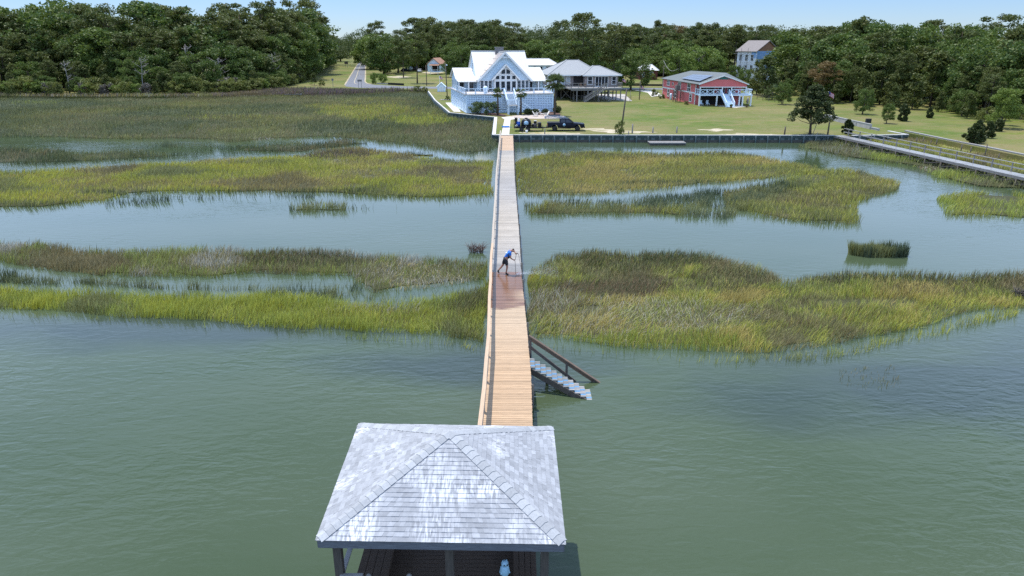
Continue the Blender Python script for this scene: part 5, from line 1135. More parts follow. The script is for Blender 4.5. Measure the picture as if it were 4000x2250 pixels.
for d_ in (0, 1.75): a, b = Vector((4.7 + d_, -0.65, b1)), Vector((5.25 + d_, -3.7 + d_ * .14, 0)); mb.beam(a + Vector((0, 0, 1)), b + Vector((0, 0, 1)), .16, .14); mb.beam(a + Vector((0, 0, .5)), b + Vector((0, 0, .5)), .07, .1); mb.box(b + Vector((0, 0, .5)), (.18, .18, 1.1)); mb.box(a + Vector((0, 0, .5)), (.18, .18, 1.1))
mb.build('stair_rail', M['white'], st)
p = on_left(2665); HV = thing('equipment_stand', 'dark braced stand holding an air conditioner against the pink wall', 'stand', (P_.location.x + p.x - 1.3, P_.location.y + p.y - .5, 1.0), rzl)
for a in (-.9, .9):
    for b in (-.5, .5): MB().box((a, b, 1.3), (.14, .14, 2.6)).build('leg', M['darkwood'], HV)
mb = MB(); mb.box((0, 0, 2.66), (2.1, 1.3, .12)); mb.build('platform', M['darkwood'], HV)
mb = MB()
for z in (.3, 1.5): mb.beam((-.9, -.58, z), (.9, -.58, z + 1.1), .08, .1); mb.beam((.9, -.62, z), (-.9, -.62, z + 1.1), .08, .1)
mb.build('brace', M['darkwood'], HV)
t = thing('air_conditioner', 'grey air conditioner on the braced stand by the pink house', 'air conditioner', HV.location + Vector((0, 0, 2.73)), rzl); MB().box((0, 0, .5), (1.0, .9, 1.0)).build('case', M['grime'], t, bevel=.04); MB().lathe([(.38, 1.0), (.38, 1.05)], n=14).build('fan_grille', M['blacksteel'], t)
mb = MB().lathe([(.28, 0), (.3, 1.3), (.2, 1.5)], n=12); tag(mb.build('water_heater', M['white'], None, (P_.location.x + on_left(2631).x - .6, P_.location.y + on_left(2631).y - .3, 1.0)), 'white tank standing against the pink ground floor wall', 'tank')
for u, lab in ((1.2, 'white lawn chair near the end pier below the pink porch'), (2.6, 'white lawn chair in front of the dark opening below the pink porch')):
    t = thing('patio_chair', lab, 'chair', (P_.location.x + u, P_.location.y + 1.2, 1.004), .3, 'white chairs below the pink porch'); MB().box((0, 0, .38), (.6, .6, .06)).build('seat', M['white'], t); MB().box((0, .3, .72), (.6, .06, .7)).build('backrest', M['white'], t)
    for a in (-.25, .25):
        for b in (-.25, .25): MB().box((a, b, .18), (.06, .06, .36)).build('leg', M['white'], t)
for q, (u, v, s, lab) in enumerate(((6.0, -4.6, .35, 'dark plant pot on the slab at the pink stair foot'), (9.6, -3.6, .35, 'dark plant pot at the outer edge of the pink house slab'))):
    t = thing('plant_pot', lab, 'plant pot', (P_.location.x + u, P_.location.y + v, 1.017)); MB().lathe([(s * .6, 0), (s * .8, s * 1.1), (s * .7, s * 1.1)], n=10).build('pot', M['brownwood'], t)
    o = bpy.data.objects.new('foliage', mesh_of(cards(np.random.default_rng(q), np.array([[0, 0, s * 1.5]]), np.array([[s, s, s * .6]]), 160, .12), 'foliage', M['oak_leaf'])); col.objects.link(o); o.parent = t
bk = G(2912, 408); t = thing('motorcycle_cover', 'dark covered cart parked under the end of the pink porch', 'cart', (bk.x - .6, bk.y + 2.5, 1.0)); MB().lathe([(.7, .1), (.85, .6), (.6, 1.2), (.2, 1.5)], n=12).build('cover', M['rubber'], t); MB().lathe([(.3, -.06), (.3, .06)], (-.5, -.75, .3), 12, axis='y').build('wheel', M['rubber'], t)
p = G(2919, 407); t = thing('yard_statue', 'small grey statue on the grass beyond the pink porch', 'statue', p); MB().lathe([(.3, 0), (.3, .25), (.22, .3)], n=8).build('plinth', M['oldconcrete'], t); MB().lathe([(.2, .3), (.34, .7), (.22, 1.1), (.2, 1.3), (.08, 1.5)], n=8).build('figure', M['oldconcrete'], t)

# ------------------------------------------------------------------ the house under construction
Kn = Vector((82.8, 247, 1.0)); K = thing('unfinished_house', 'tall unfinished house in white and blue wrap above the trees', 'house', (78.5, 254, 1.0), math.atan2(-7, 4.3))
Lu, Lv, ez = 8.2, 11.0, 10.1
mb = MB(); mb.box((Lu / 2, Lv / 2, ez / 2), (Lu - .04, Lv - .04, ez)); mb.build('wall', M['wrap_white'], K)
mb = MB(); mb.box((Lu + .0, Lv / 2, ez - 1.9), (.06, Lv - .3, 3.6)); mb.box((Lu + .0, Lv * .7, ez - 5.5), (.06, Lv * .5, 3.4)); mb.box((Lu * .86, -.0, ez - 1.2), (1.8, .06, 2.2)); mb.build('blue_wrap', M['wrap_blue'], K)
mb = MB(); wall_poly(mb, [(Lu + .05, 0, ez), (Lu + .05, Lv, ez), (Lu + .05, Lv / 2, 13.2)], .15, (1, 0, 0)); mb.build('gable', M['sheathing'], K)
mb = MB(); mb.slab([(-.5, -.7, ez - .15), (Lu + .5, -.7, ez - .15), (Lu + .5, Lv / 2, 13.5), (-.5, Lv / 2, 13.5)], .2); mb.slab([(-.5, Lv + .7, ez - .15), (Lu + .5, Lv + .7, ez - .15), (Lu + .5, Lv / 2, 13.5), (-.5, Lv / 2, 13.5)], .2); mb.build('roof', mat('weathered_roof_shingles', (.23, .20, .19), .85, (.19, .17, .16), 2.0), K)
for u in (1.6, 4.2, 6.6):
    for z in (ez - 2.2, ez - 5.6): window(K, (u, -.01, z), 1.0, 1.9, cols=2, rows=2)
for u in (.5, 2.8, 5.6): MB().box((u, -1.3, 5.5), (.09, .09, 11)).build('scaffold_pole', M['grime'], K)
mb = MB()
for z in (3.2, 6.4, 9.2): mb.box((3.2, -1.25, z), (7.6, .5, .06))
mb.build('scaffold_board', M['lightwood'], K)

# ------------------------------------------------------------------ small houses farther back
p = G(2530, 311); t = thing('brick_house', 'small dark red brick house with a white hip roof beyond the street', 'house', (p.x, p.y + 3, 1.0), R(4))
mb = MB(); mb.box((0, 0, 1.6), (6.6, 6, 3.2)); mb.build('wall', M['brick'], t)
mb = MB(); hip(mb, -3.9, 3.7, -3.5, 3.5, 3.2, 5.3, -1.2, 1.6, 0); mb.build('roof', M['metal_roof'], t)
window(t, (.9, -3, 1.9), 1.3, 1.4, cols=1, rows=2, fw=.15); window(t, (-1.9, -3, 1.7), .9, 1.2, rows=2)
t = thing('white_roof_house', 'long white house with a white metal roof just behind the gabled house', 'house', (7.5, 235, 1.0), R(5))
mb = MB(); mb.box((0, 0, 3), (13.5, 7, 6)); mb.build('wall', M['white'], t)
mb = MB(); hip(mb, -7.4, 7.4, -4.2, 4.2, 6.05, 8.0, -5.0, 4.2, 0); mb.build('roof', M['metal_roof'], t)
for u in (-5, -3.2, -.6, 1.5, 4.2): window(t, (u, -3.5, 4.9), .8 if u != 4.2 else 2.0, 1.3)
p = G(1703, 291); t = thing('cottage', 'raised pale cottage with a brown roof half hidden by trees', 'house', (p.x, p.y + 5, 1.0), R(-14))
mb = MB(); mb.box((0, 0, 2.6), (5.5, 8, 3.2)); mb.build('wall', M['white'], t)
mb = MB(); mb.slab([(-3.2, -4.6, 4.1), (-3.2, 4.6, 4.1), (0, 4.6, 6.6), (0, -4.6, 6.6)], .15); mb.slab([(3.2, -4.6, 4.1), (3.2, 4.6, 4.1), (0, 4.6, 6.6), (0, -4.6, 6.6)], .15); mb.build('roof', M['shingle_brown'], t)
mb = MB(); wall_poly(mb, [(-2.75, -4.02, 4.2), (2.75, -4.02, 4.2), (0, -4.02, 6.4)], .1, (0, -1, 0)); mb.build('gable', M['white'], t)
mb = MB(); mb.box((.9, -5.2, 1.0), (3.6, 2.4, .2)); railing(mb, [(-.8, -6.3, 1.1), (2.6, -6.3, 1.1)], .9, .12, .1, 1.7, (.4,)); mb.build('porch', M['trim'], t)
for u in (-.8, 2.6): MB().box((u, -6.2, 2.0), (.15, .15, 4.0)).build('porch_post', M['trim'], t)
MB().slab([(-1.2, -6.6, 3.7), (3.0, -6.6, 3.7), (3.0, -4.0, 4.2), (-1.2, -4.0, 4.2)], .1).build('porch_roof', M['shingle_brown'], t)
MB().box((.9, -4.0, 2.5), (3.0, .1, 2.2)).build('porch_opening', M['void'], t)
p = G(1723, 358); t = thing('pump_shed', 'tiny white gabled shed with double doors by the shore street', 'shed', (p.x, p.y + 1.3, 1.0), R(4))
mb = MB(); mb.box((0, 0, .68), (2.2, 2.4, 1.36)); wall_poly(mb, [(-1.1, -1.2, 1.36), (1.1, -1.2, 1.36), (0, -1.2, 2.3)], .1, (0, -1, 0)); mb.build('wall', M['white'], t)
mb = MB(); [mb.slab([(s * 1.4, -1.5, 1.2), (s * 1.4, 1.4, 1.2), (0, 1.4, 2.42), (0, -1.5, 2.42)], .08) for s in (-1, 1)]; mb.build('roof', M['white'], t)
for s in (-1, 1): MB().box((s * .36, -1.215, .7), (.66, .04, 1.2)).build('door', M['trim'], t)
flag_thing('flag', 'faded striped flag on a short pole above the tiny white shed', G(1718, 354), 4.0, 0, 1.0, .7, pole='whiteplastic')
# ================================================================== THE LONG DOCK
DZ = 1.1
M['plank'] = attr_mat('deck_planks', 0.7, 0, 0.22, (2.2, 30, 30), 0.3, wet=True)
redge = [G(*q, DZ) for q in ((2082, 1700), (2080, 1640), (2074, 1460), (2058, 1280), (2038, 1080), (2027, 900), (2011, 700), (2004, 529))]
_fl, _fr, _br, _bl = G(1232, 2112, 3.45), G(2210, 2128, 3.45), G(2161, 1668, 3.45), G(1401, 1655, 3.45); _cy = (_fl.y + _fr.y + _br.y + _bl.y) / 4
_ye = _cy + (_bl.y - _cy) * .93 + .08; _d = (redge[1] - redge[2]); redge[0] = redge[1] + _d * ((_ye - redge[1].y) / _d.y)        # the dock meets the boathouse floor
DW = 1.82
def dock_at(s):
    """point on the seaward-right edge and unit direction at distance s from the boathouse end"""
    for a, b in zip(redge[:-1], redge[1:]):
        L = (b - a).length
        if s <= L or b is redge[-1]: return a.lerp(b, min(s / L, 1.0)), (b - a).normalized()
        s -= L
DL = sum((b - a).length for a, b in zip(redge[:-1], redge[1:]))
D = thing('dock', 'long timber boardwalk dock from the white house yard to the boathouse', 'dock', (0, 0, 0))
r = random.Random(3)
V, F, Cc = [], [], []
s = 0.0; pw = 0.142
while s < DL - pw:
    p, d = dock_at(s + pw / 2); nrm = Vector((-d.y, d.x, 0))                     # towards the rail side
    py = proj(p.x, p.y, DZ)[1]; k = r.uniform(0.86, 1.12)
    new = Vector((0.43, 0.29, 0.175)); clean = Vector((0.43, 0.32, 0.215)); grey = Vector((0.31, 0.29, 0.27)); wet = Vector((0.185, 0.090, 0.047)); land = Vector((0.46, 0.32, 0.21))
    wt = 0.0
    def c_at(u):
        global wt
        wob = 10 * math.sin(u * 3 + s * 2)
        if py > 1186 + wob + 14 * math.sin(u * 1.7): c = clean.lerp(new, min(1, max(0, (py - 1250) / 200))); w = 0.0
        elif py > 1062: 
            dry = max(0, min(.7, ((py - 1095) / 90) * (vnoise(np.array([s * 1.6 + 40]), np.array([u * 1.2 + 9]))[0] - .35) * 3.2)) * max(0.0, 1 - 1.8 * u)
            c = wet.lerp(clean, dry); w = 1 - dry
        elif py > 588: c = grey.lerp(Vector((0.37, 0.325, 0.27)), 0.5 + 0.5 * math.sin(s * .23)) * (.9 + .2 * vnoise(np.array([s * .9]), np.array([u * 2.0]))[0]); w = 0.0; 
        else: c = land; w = 0.0
        if 1030 < py <= 1062: c = c * 0.72; w = 0.5
        return c, w
    z1 = DZ + r.uniform(-.003, .003); z0 = DZ - 0.038; g = 0.007
    o = len(V)
    for q in (0.0, 0.34, 0.67, 1.0):
        for e in (g, pw - g):
            a, dd = dock_at(s + e); base = p + d * (e - pw / 2)
            w_ = base + nrm * (DW * q) if 0 < q < 1 else base + nrm * (DW * q + r.uniform(-.012, .012))
            V.append((w_.x, w_.y, z1)); V.append((w_.x, w_.y, z0)); c, w = c_at(q); c = c * k; Cc += [(c.x, c.y, c.z, w)] * 2
    for j in range(3):
        b = o + j * 4
        F += [(b, b + 4, b + 6, b + 2), (b, b + 1, b + 5, b + 4), (b + 2, b + 6, b + 7, b + 3)]
    F += [(o, o + 2, o + 3, o + 1), (o + 12, o + 13, o + 15, o + 14)]
    s += pw
raw_mesh('deck', np.array(V), np.array(F), M['plank'], np.array(Cc), D)
M['dockwood'] = mat('sun_bleached_rail', (0.42, 0.35, 0.27), 0.7, (0.33, 0.28, 0.23), 3.0, stretch=(6, 1, 6))
M['newrail'] = mat('clean_rail_timber', (0.50, 0.36, 0.24), 0.7, (0.42, 0.29, 0.19), 3.0, stretch=(8, 1, 8))
M['pile'] = mat('wet_piling', (0.055, 0.05, 0.04), 0.6, (0.10, 0.09, 0.075), 3.0)
rl_ = thing('railing', None, None); del_keys = None
rl_.parent = D
seg = [0.0]; r = random.Random(9)
while seg[-1] < DL - 3.6: seg.append(seg[-1] + 2.45)
RH = 1.03
def left_pt(s, out=0.0, z=0.0):
    p, d = dock_at(min(s, DL - .05)); n = Vector((-d.y, d.x, 0)); q = p + n * (DW + out); return Vector((q.x, q.y, DZ + z))
jit = [r.uniform(-.02, .02) for _ in seg]; jz = [r.uniform(-.02, .02) for _ in seg]
top_new, top_old, low = MB(), MB(), MB()
for i, (a, b) in enumerate(zip(seg[:-1], seg[1:])):
    A_, B_ = left_pt(a, jit[i], RH + jz[i]), left_pt(b, jit[i + 1], RH + jz[i + 1])
    (top_new if proj(A_.x, A_.y, DZ)[1] > 1045 else top_old).beam(A_, B_, 0.145, 0.04)
    low.beam(left_pt(a, -.03, .52), left_pt(b, -.03, .52), 0.04, 0.14); low.beam(left_pt(a, -.05, RH - .09), left_pt(b, -.05, RH - .09), 0.035, 0.13)
top_new.build('top_rail', M['newrail'], rl_); top_old.build('top_rail', M['dockwood'], rl_); low.build('side_rail', M['dockwood'], rl_)
for i, a in enumerate(seg):
    p = left_pt(a, 0.03 + jit[i]); MB().box((p.x, p.y, DZ + RH / 2 - .1), (0.095, 0.095, RH + .15), 0, math.atan2(dock_at(a)[1].y, dock_at(a)[1].x)).build('post', M['dockwood'], rl_)
mb = MB()
s = 0.0
while s < DL - 2:
    for q in (0.06, DW / 2, DW - 0.06):
        a, d = dock_at(s); b, d2 = dock_at(min(s + 2.4, DL - .1)); n1_ = Vector((-d.y, d.x, 0)); n2_ = Vector((-d2.y, d2.x, 0))
        mb.beam(a + n1_ * q + Vector((0, 0, -.14)), b + n2_ * q + Vector((0, 0, -.14)), 0.05, 0.19)
    s += 2.4
mb.build('stringer', M['darkwood'], D)
s = 0.6
while s < DL - 1.5:
    for q in (-0.02, DW + 0.0):
        a, d = dock_at(s); n = Vector((-d.y, d.x, 0)); p = a + n * q
        MB().tube([(p.x, p.y, -1.5), (p.x, p.y, DZ - .05)], 0.1, 7).build('piling', M['pile'], D)
    a, d = dock_at(s); n = Vector((-d.y, d.x, 0)); MB().beam(a + n * -.05 + Vector((0, 0, -.33)), a + n * (DW + .05) + Vector((0, 0, -.33)), .08, .2).build('crossbeam', M['darkwood'], D)
    s += 3.3

# ------------------------------------------------------------------ stairs into the water
M['tread'] = bpy.data.materials.new('grated_step')
M['tread'].use_nodes = True
def tread_mat():
    nt = M['tread'].node_tree; b = nt.nodes['Principled BSDF']; L = nt.links.new
    b.inputs['Base Color'].default_value = (0.20, 0.205, 0.20, 1); b.inputs['Roughness'].default_value = 0.6
tread_mat()
p0 = G(2066, 1392, DZ); p1 = G(2296, 1560, 0.05)
ST = thing('water_stairs', 'timber stairs with pale grated treads going from the dock into the water', 'stairs', (0, 0, 0))
dirv = Vector((1, -0.22, 0)).normalized(); side = Vector((dirv.y, -dirv.x, 0)) * -1
e0_, dd_ = dock_at(0); 
S0 = G(2066, 1392, DZ); S1 = G(2282, 1512, 0.08)           # outer edge of the flight, top and waterline
up = Vector((S1.x - S0.x, S1.y - S0.y, 0)); n_st = 10; wv = Vector((-up.y, up.x, 0)).normalized()
if wv.y < 0: wv = -wv
SW = 0.95
far0 = S0 + Vector((0, 0, 0))
for i in range(n_st + 2):
    f = (i + 0.5) / n_st; c = S0 + up * f - Vector((0, SW / 2, 0)); z = DZ - 0.02 - (DZ - 0.06) * (i + .55) / n_st
    t = MB(); rzt = math.atan2(up.y, up.x); run = up.x / n_st
    for k in range(7):                                     # open grating: bars with gaps between
        q = c + Vector((0, 1, 0)) * (SW * ((k + .5) / 7 - .5)); t.box((q.x, q.y, z), (run * 1.02, SW / 7 * 0.78, 0.035), 1 if k in (1, 4) else 0, 0)
    for k in (-1, 1): q = c + Vector((1, 0, 0)) * (run * .46 * k); t.box((q.x, q.y, z - .012), (run * .09, SW, 0.03), 0, 0)
    t.build('tread', [M['tread'] if i < 7 else M['lightwood'], mat('blue_grate_bar', (0.12, 0.26, 0.42), .5) if 'bluebar' not in M else M['bluebar']], ST)
    if 'bluebar' not in M: M['bluebar'] = bpy.data.materials['blue_grate_bar']
for k in (0.0, -SW):
    a = S0 + Vector((0, k, 0)) + Vector((0, 0, -.22)); b = S0 + up * 1.22 + Vector((0, k, 0)) + Vector((0, 0, -DZ - .35)); MB().beam(a, b, .05, .26).build('stringer', M['darkwood'], ST)
RT = A(2066, 1311, (S0).y + .25); RB = A(2362, 1508, (S0 + up).y + .55)
mb = MB(); mb.beam(RT, RB, .14, .06); mb.beam(RT - Vector((0, 0, .10)), RB - Vector((0, 0, .10)), .045, .16); mb.build('handrail', M.setdefault('stairrail', mat('dark_brown_rail', (0.17, 0.115, 0.075), .7, (0.10, 0.07, 0.05), 3.0)), ST)
mb = MB(); mb.beam(RT - Vector((0, 0, .5)), RB - Vector((.55, 0, .44)), .045, .14); mb.build('lower_rail', M['darkwood'], ST)
for f in (0.02, 0.50, 0.86, 0.96):
    p = RT.lerp(RB, f); MB().box((p.x, p.y, p.z / 2 - .55 + .0), (.10, .10, p.z + 1.0)).build('post', M['darkwood'], ST)
for f in (.35, .9):
    p = S0 + up * f - wv * .1; MB().tube([(p.x, p.y, -1.5), (p.x, p.y, DZ * (1 - f) - .1)], .07, 6).build('support_post', M['pile'], ST)

# ================================================================== THE BOATHOUSE
ZE = 3.45
cFL, cFR, cBR, cBL = G(1232, 2112, ZE), G(2210, 2128, ZE), G(2161, 1668, ZE), G(1401, 1655, ZE)
ctr = (cFL + cFR + cBR + cBL) / 4
BH = thing('boathouse', 'open sided boathouse with a streaked grey shingle hip roof at the dock end', 'boathouse', (ctr.x, ctr.y, 0))
O = Vector((ctr.x, ctr.y, 0)); cFL, cFR, cBR, cBL = (q - O for q in (cFL, cFR, cBR, cBL))
apx = Vector((A(1757, 1686, ctr.y).x - O.x, A(1757, 1686, ctr.y).y - O.y, ZE + 1.36))
def shingle_mat(name, stretch, amt, off=0.0):
    m = attr_mat(name, 0.85, 0, 0.10, (14, 14, 14), 0.2); nt = m.node_tree; L = nt.links.new; b = nt.nodes['Principled BSDF']
    src = b.inputs['Base Color'].links[0].from_socket
    tcn = N(nt, 'ShaderNodeTexCoord')
    def nz(s, st, d, dist=0.0):
        mp = N(nt, 'ShaderNodeMapping'); mp.inputs['Scale'].default_value = st; mp.inputs['Location'].default_value = (off, off * 2, 0); L(tcn.outputs['Object'], mp.inputs[0])
        n = N(nt, 'ShaderNodeTexNoise'); n.inputs['Scale'].default_value = s; n.inputs['Detail'].default_value = d; n.inputs['Distortion'].default_value = dist; L(mp.outputs[0], n.inputs['Vector']); return n.outputs['Fac']
    def rg(x, a, c):
        q = N(nt, 'ShaderNodeMapRange'); q.inputs[1].default_value = a; q.inputs[2].default_value = c; L(x, q.inputs[0]); return q.outputs[0]
    big = rg(nz(0.8, tuple(1 if v > 2 else v for v in stretch), 3), 0.60 - amt * .17, 0.76 - amt * .16); fine = rg(nz(2.6, stretch, 8, .6), 0.44, 0.56)
    mm = N(nt, 'ShaderNodeMath', operation='MULTIPLY'); L(big, mm.inputs[0]); L(fine, mm.inputs[1])
    mi = N(nt, 'ShaderNodeMix', data_type='RGBA'); mh = N(nt, 'ShaderNodeMath', operation='MULTIPLY'); mh.inputs[1].default_value = 0.75; L(mm.outputs[0], mh.inputs[0]); L(mh.outputs[0], mi.inputs['Factor']); L(src, mi.inputs[6]); mi.inputs[7].default_value = (0.70, 0.71, 0.74, 1)
    L(mi.outputs[2], b.inputs['Base Color']); return m
mf = shingle_mat('front_shingles', (6, 1.1, 1.1), 0.9); ms = shingle_mat('side_shingles', (1.1, 5, 5), 0.25, 3.0)
r = random.Random(21)
RF = thing('roof', None, None); RF.parent = BH
def slope(e0, e1, name, m, n=24):
    V, F, Cc = [], [], []
    nr = (e1 - e0).cross(apx - e0).normalized(); nr = nr if nr.z > 0 else -nr
    for k in range(n):
        t0, t1 = k / n, min(1, (k + 1.12) / n); a, b = e0.lerp(apx, t0), e1.lerp(apx, t0); c, d = e1.lerp(apx, t1), e0.lerp(apx, t1)
        L = (b - a).length; xd = (b - a) / max(L, 1e-6); x = -r.uniform(0, .3)
        while x < L:
            w = r.choice((.10, .13, .15, .18, .23)); x0, x1 = max(0, x), min(L, x + w); x += w
            if x1 - x0 < .02: continue
            f0, f1 = x0 / L, x1 / L; lip = 0.012 + r.choice((0, .005)); g_ = r.choice((.27, .30, .33, .31, .36)) * r.uniform(.93, 1.07); ccol = (g_ * .96, g_ * .99, g_ * 1.05)
            q = [a.lerp(b, f0) + nr * lip, a.lerp(b, f1) + nr * lip, d.lerp(c, f1) + nr * .003, d.lerp(c, f0) + nr * .003, a.lerp(b, f0) + nr * .0, a.lerp(b, f1) + nr * .0]
            o = len(V); V += [tuple(v) for v in q]; Cc += [ccol] * 4 + [tuple(v * .6 for v in ccol)] * 2
            F += [(o, o + 1, o + 2, o + 3), (o + 4, o + 5, o + 1, o)]
    raw_mesh(name, np.array(V), np.array(F), m, np.array(Cc), RF)
slope(cFL, cFR, 'shingle_slope', mf); slope(cFR, cBR, 'shingle_slope', ms); slope(cBR, cBL, 'shingle_slope', ms); slope(cBL, cFL, 'shingle_slope', ms)
for e in (cFL, cFR, cBR, cBL):
    V, F, Cc = [], [], []; n = 20; hv = (apx - e); hd_ = Vector((hv.x, hv.y, 0)).normalized(); sdv = Vector((-hd_.y, hd_.x, 0)); hn = hv.normalized()
    nu = sdv.cross(hn).normalized(); nu = nu if nu.z > 0 else -nu
    for k in range(n):
        a, b = e.lerp(apx, (k + .45) / (n + .45)), e.lerp(apx, min(1, (k + 1.7) / (n + .45))); g_ = r.uniform(.31, .40); h0, h1 = .034, .018; o = len(V)
        for q, h in ((a, h0), (b, h1)):
            V += [tuple(q - sdv * .15 + Vector((0, 0, h - .055))), tuple(q + nu * h), tuple(q + sdv * .15 + Vector((0, 0, h - .055)))]
        Cc += [(g_ * .97, g_, g_ * 1.04)] * 6; F += [(o, o + 1, o + 4, o + 3), (o + 1, o + 2, o + 5, o + 4), ]
        V += [tuple(a - sdv * .15 + Vector((0, 0, h0 - .075))), tuple(a + nu * (h0 - .03)), tuple(a + sdv * .15 + Vector((0, 0, h0 - .075)))]; Cc += [(g_ * .7,) * 3] * 3
        F += [(o, o + 6, o + 7, o + 1), (o + 1, o + 7, o + 8, o + 2)]
    raw_mesh('ridge_cap', np.array(V), np.array(F), M.setdefault('capshingle', attr_mat('cap_shingles', .85, 0, .12, (20, 20, 20), .2)), np.array(Cc), RF)
mb = MB()
for a, b in ((cFL, cFR), (cFR, cBR), (cBR, cBL), (cBL, cFL)): mb.beam(a.lerp(ctr - O, .02) * 1 + Vector((0, 0, -.11 if False else 0)) - Vector((0, 0, 0)), b, .001, .001)
mb = MB(); inn = lambda q, k: Vector((q.x * k, q.y * k, ZE))
for a, b in ((cFL, cFR), (cFR, cBR), (cBR, cBL), (cBL, cFL)):
    a_, b_ = inn(a, .985), inn(b, .985); mb.beam(a_ - Vector((0, 0, .12)), b_ - Vector((0, 0, .12)), .04, .2)
M['fascia'] = mat('weathered_blue_grey_board', (0.16, 0.17, 0.20), .75, (0.10, 0.10, 0.12), 4.0, stretch=(1, 6, 10)); mb.build('fascia', M['fascia'], BH)
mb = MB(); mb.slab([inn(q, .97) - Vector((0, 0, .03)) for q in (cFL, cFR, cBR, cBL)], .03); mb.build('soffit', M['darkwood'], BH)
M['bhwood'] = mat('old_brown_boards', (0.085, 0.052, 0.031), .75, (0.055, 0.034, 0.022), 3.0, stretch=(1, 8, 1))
# floor boards, one by one across
mb = MB(); y0, y1 = cFL.y * .90, cBL.y * .93; x0, x1 = cFL.x * .80, cFR.x * .80; yy = y0
while yy < y1:
    mb.box(((x0 + x1) / 2, yy, DZ - .02), (x1 - x0, .135, .04)); yy += .146
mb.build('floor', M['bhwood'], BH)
for x, w in ((x0 + .42, .8), (x1 - .32, .6)):
    b = MB()
    for k in range(4): b.box((x + (k - 1.5) * w / 4, (y0 + y1) / 2 + .2, DZ + .45), (w / 4 - .012, y1 - y0 - .8, .04))
    b.box((x, (y0 + y1) / 2 + .2, DZ + .22), (w * .8, y1 - y0 - 1.0, .40)); b.build('bench', M['bhwood'], BH)
M['postwood'] = mat('old_post_timber', (0.10, 0.08, 0.068), .75, (0.06, 0.05, 0.045), 3.0, stretch=(8, 8, 1)); postsx = ((cFL.x * .865), A(1757, 2200, ctr.y + cFL.y * .86).x - O.x, cFR.x * .845)
for x in postsx:
    for y in (cFL.y * .86, cBL.y * .80):
        sx = x if y < 0 else x * .93
        mb = MB(); mb.box((sx, y, (ZE - .1 - 1.5) / 2), (.19, .19, ZE - .1 + 1.5)); mb.build('post', M['postwood'], BH)
for y in (cFL.y * .86, cBL.y * .80):
    mb = MB(); mb.box(((postsx[0] + postsx[2]) / 2, y, ZE - .24), (postsx[2] - postsx[0] - .2, .1, .2)); mb.build('header_beam', M['greywood'], BH)
for x in (postsx[0], postsx[2]):
    mb = MB(); mb.box((x, (cFL.y * .86 + cBL.y * .8) / 2, DZ + .95), (.12, (cBL.y * .8 - cFL.y * .86) - .2, .05)); mb.build('side_rail', M['lightwood'], BH)
fy = cFL.y * .86 - .12
for xx in (A(1440, 2249, ctr.y + fy).x - O.x, A(1598, 2249, ctr.y + fy).x - O.x, A(1972, 2249, ctr.y + fy).x - O.x):
    zt = A(1440, 2242, ctr.y + fy).z; MB().tube([(xx, fy, -1.4), (xx, fy, zt - .06), (xx, fy, zt)], [.07, .07, .03], 10).build('mooring_post', M['greywood'], BH)
mb = MB(); mb.box(((postsx[0] + A(1420, 2249, ctr.y + fy).x - O.x) / 2, fy + .02, A(1440, 2247, ctr.y + fy).z - .05), (.55, .1, .1)); mb.build('front_rail', M['lightwood'], BH)
oz = A(1972, 2249, ctr.y + fy).z
t = thing('owl_decoy', 'pale blue plastic owl decoy perched on a post in the boathouse', 'owl decoy', (A(1972, 2240, ctr.y + fy).x, ctr.y + fy, oz - .0), .3)
mb = MB(); mb.lathe([(.06, 0), (.10, .08), (.115, .18), (.095, .27), (.07, .31)], n=14); mb.lathe([(.06, .29), (.085, .34), (.085, .39), (.06, .43), (.02, .45)], n=14)
for s_ in (-1, 1): mb.lathe([(.018, .42), (.006, .47)], (s_ * .05, 0, 0), 8)
mb.build('body', M['decoy'], t)
for s_ in (-1, 1): MB().lathe([(.02, .075), (.02, .088)], (s_ * .035, 0, .375), 8, axis='y').build('eye', M['rubber'], t); MB().slab([(s_ * .118, -.06, .1), (s_ * .118, .07, .08), (s_ * .1, .03, .27)], .02).build('wing', M['decoy'], t)
MB().lathe([(.012, .08), (.003, .11)], (0, 0, .355), 6, axis='y').build('beak', M['greywood'], t)

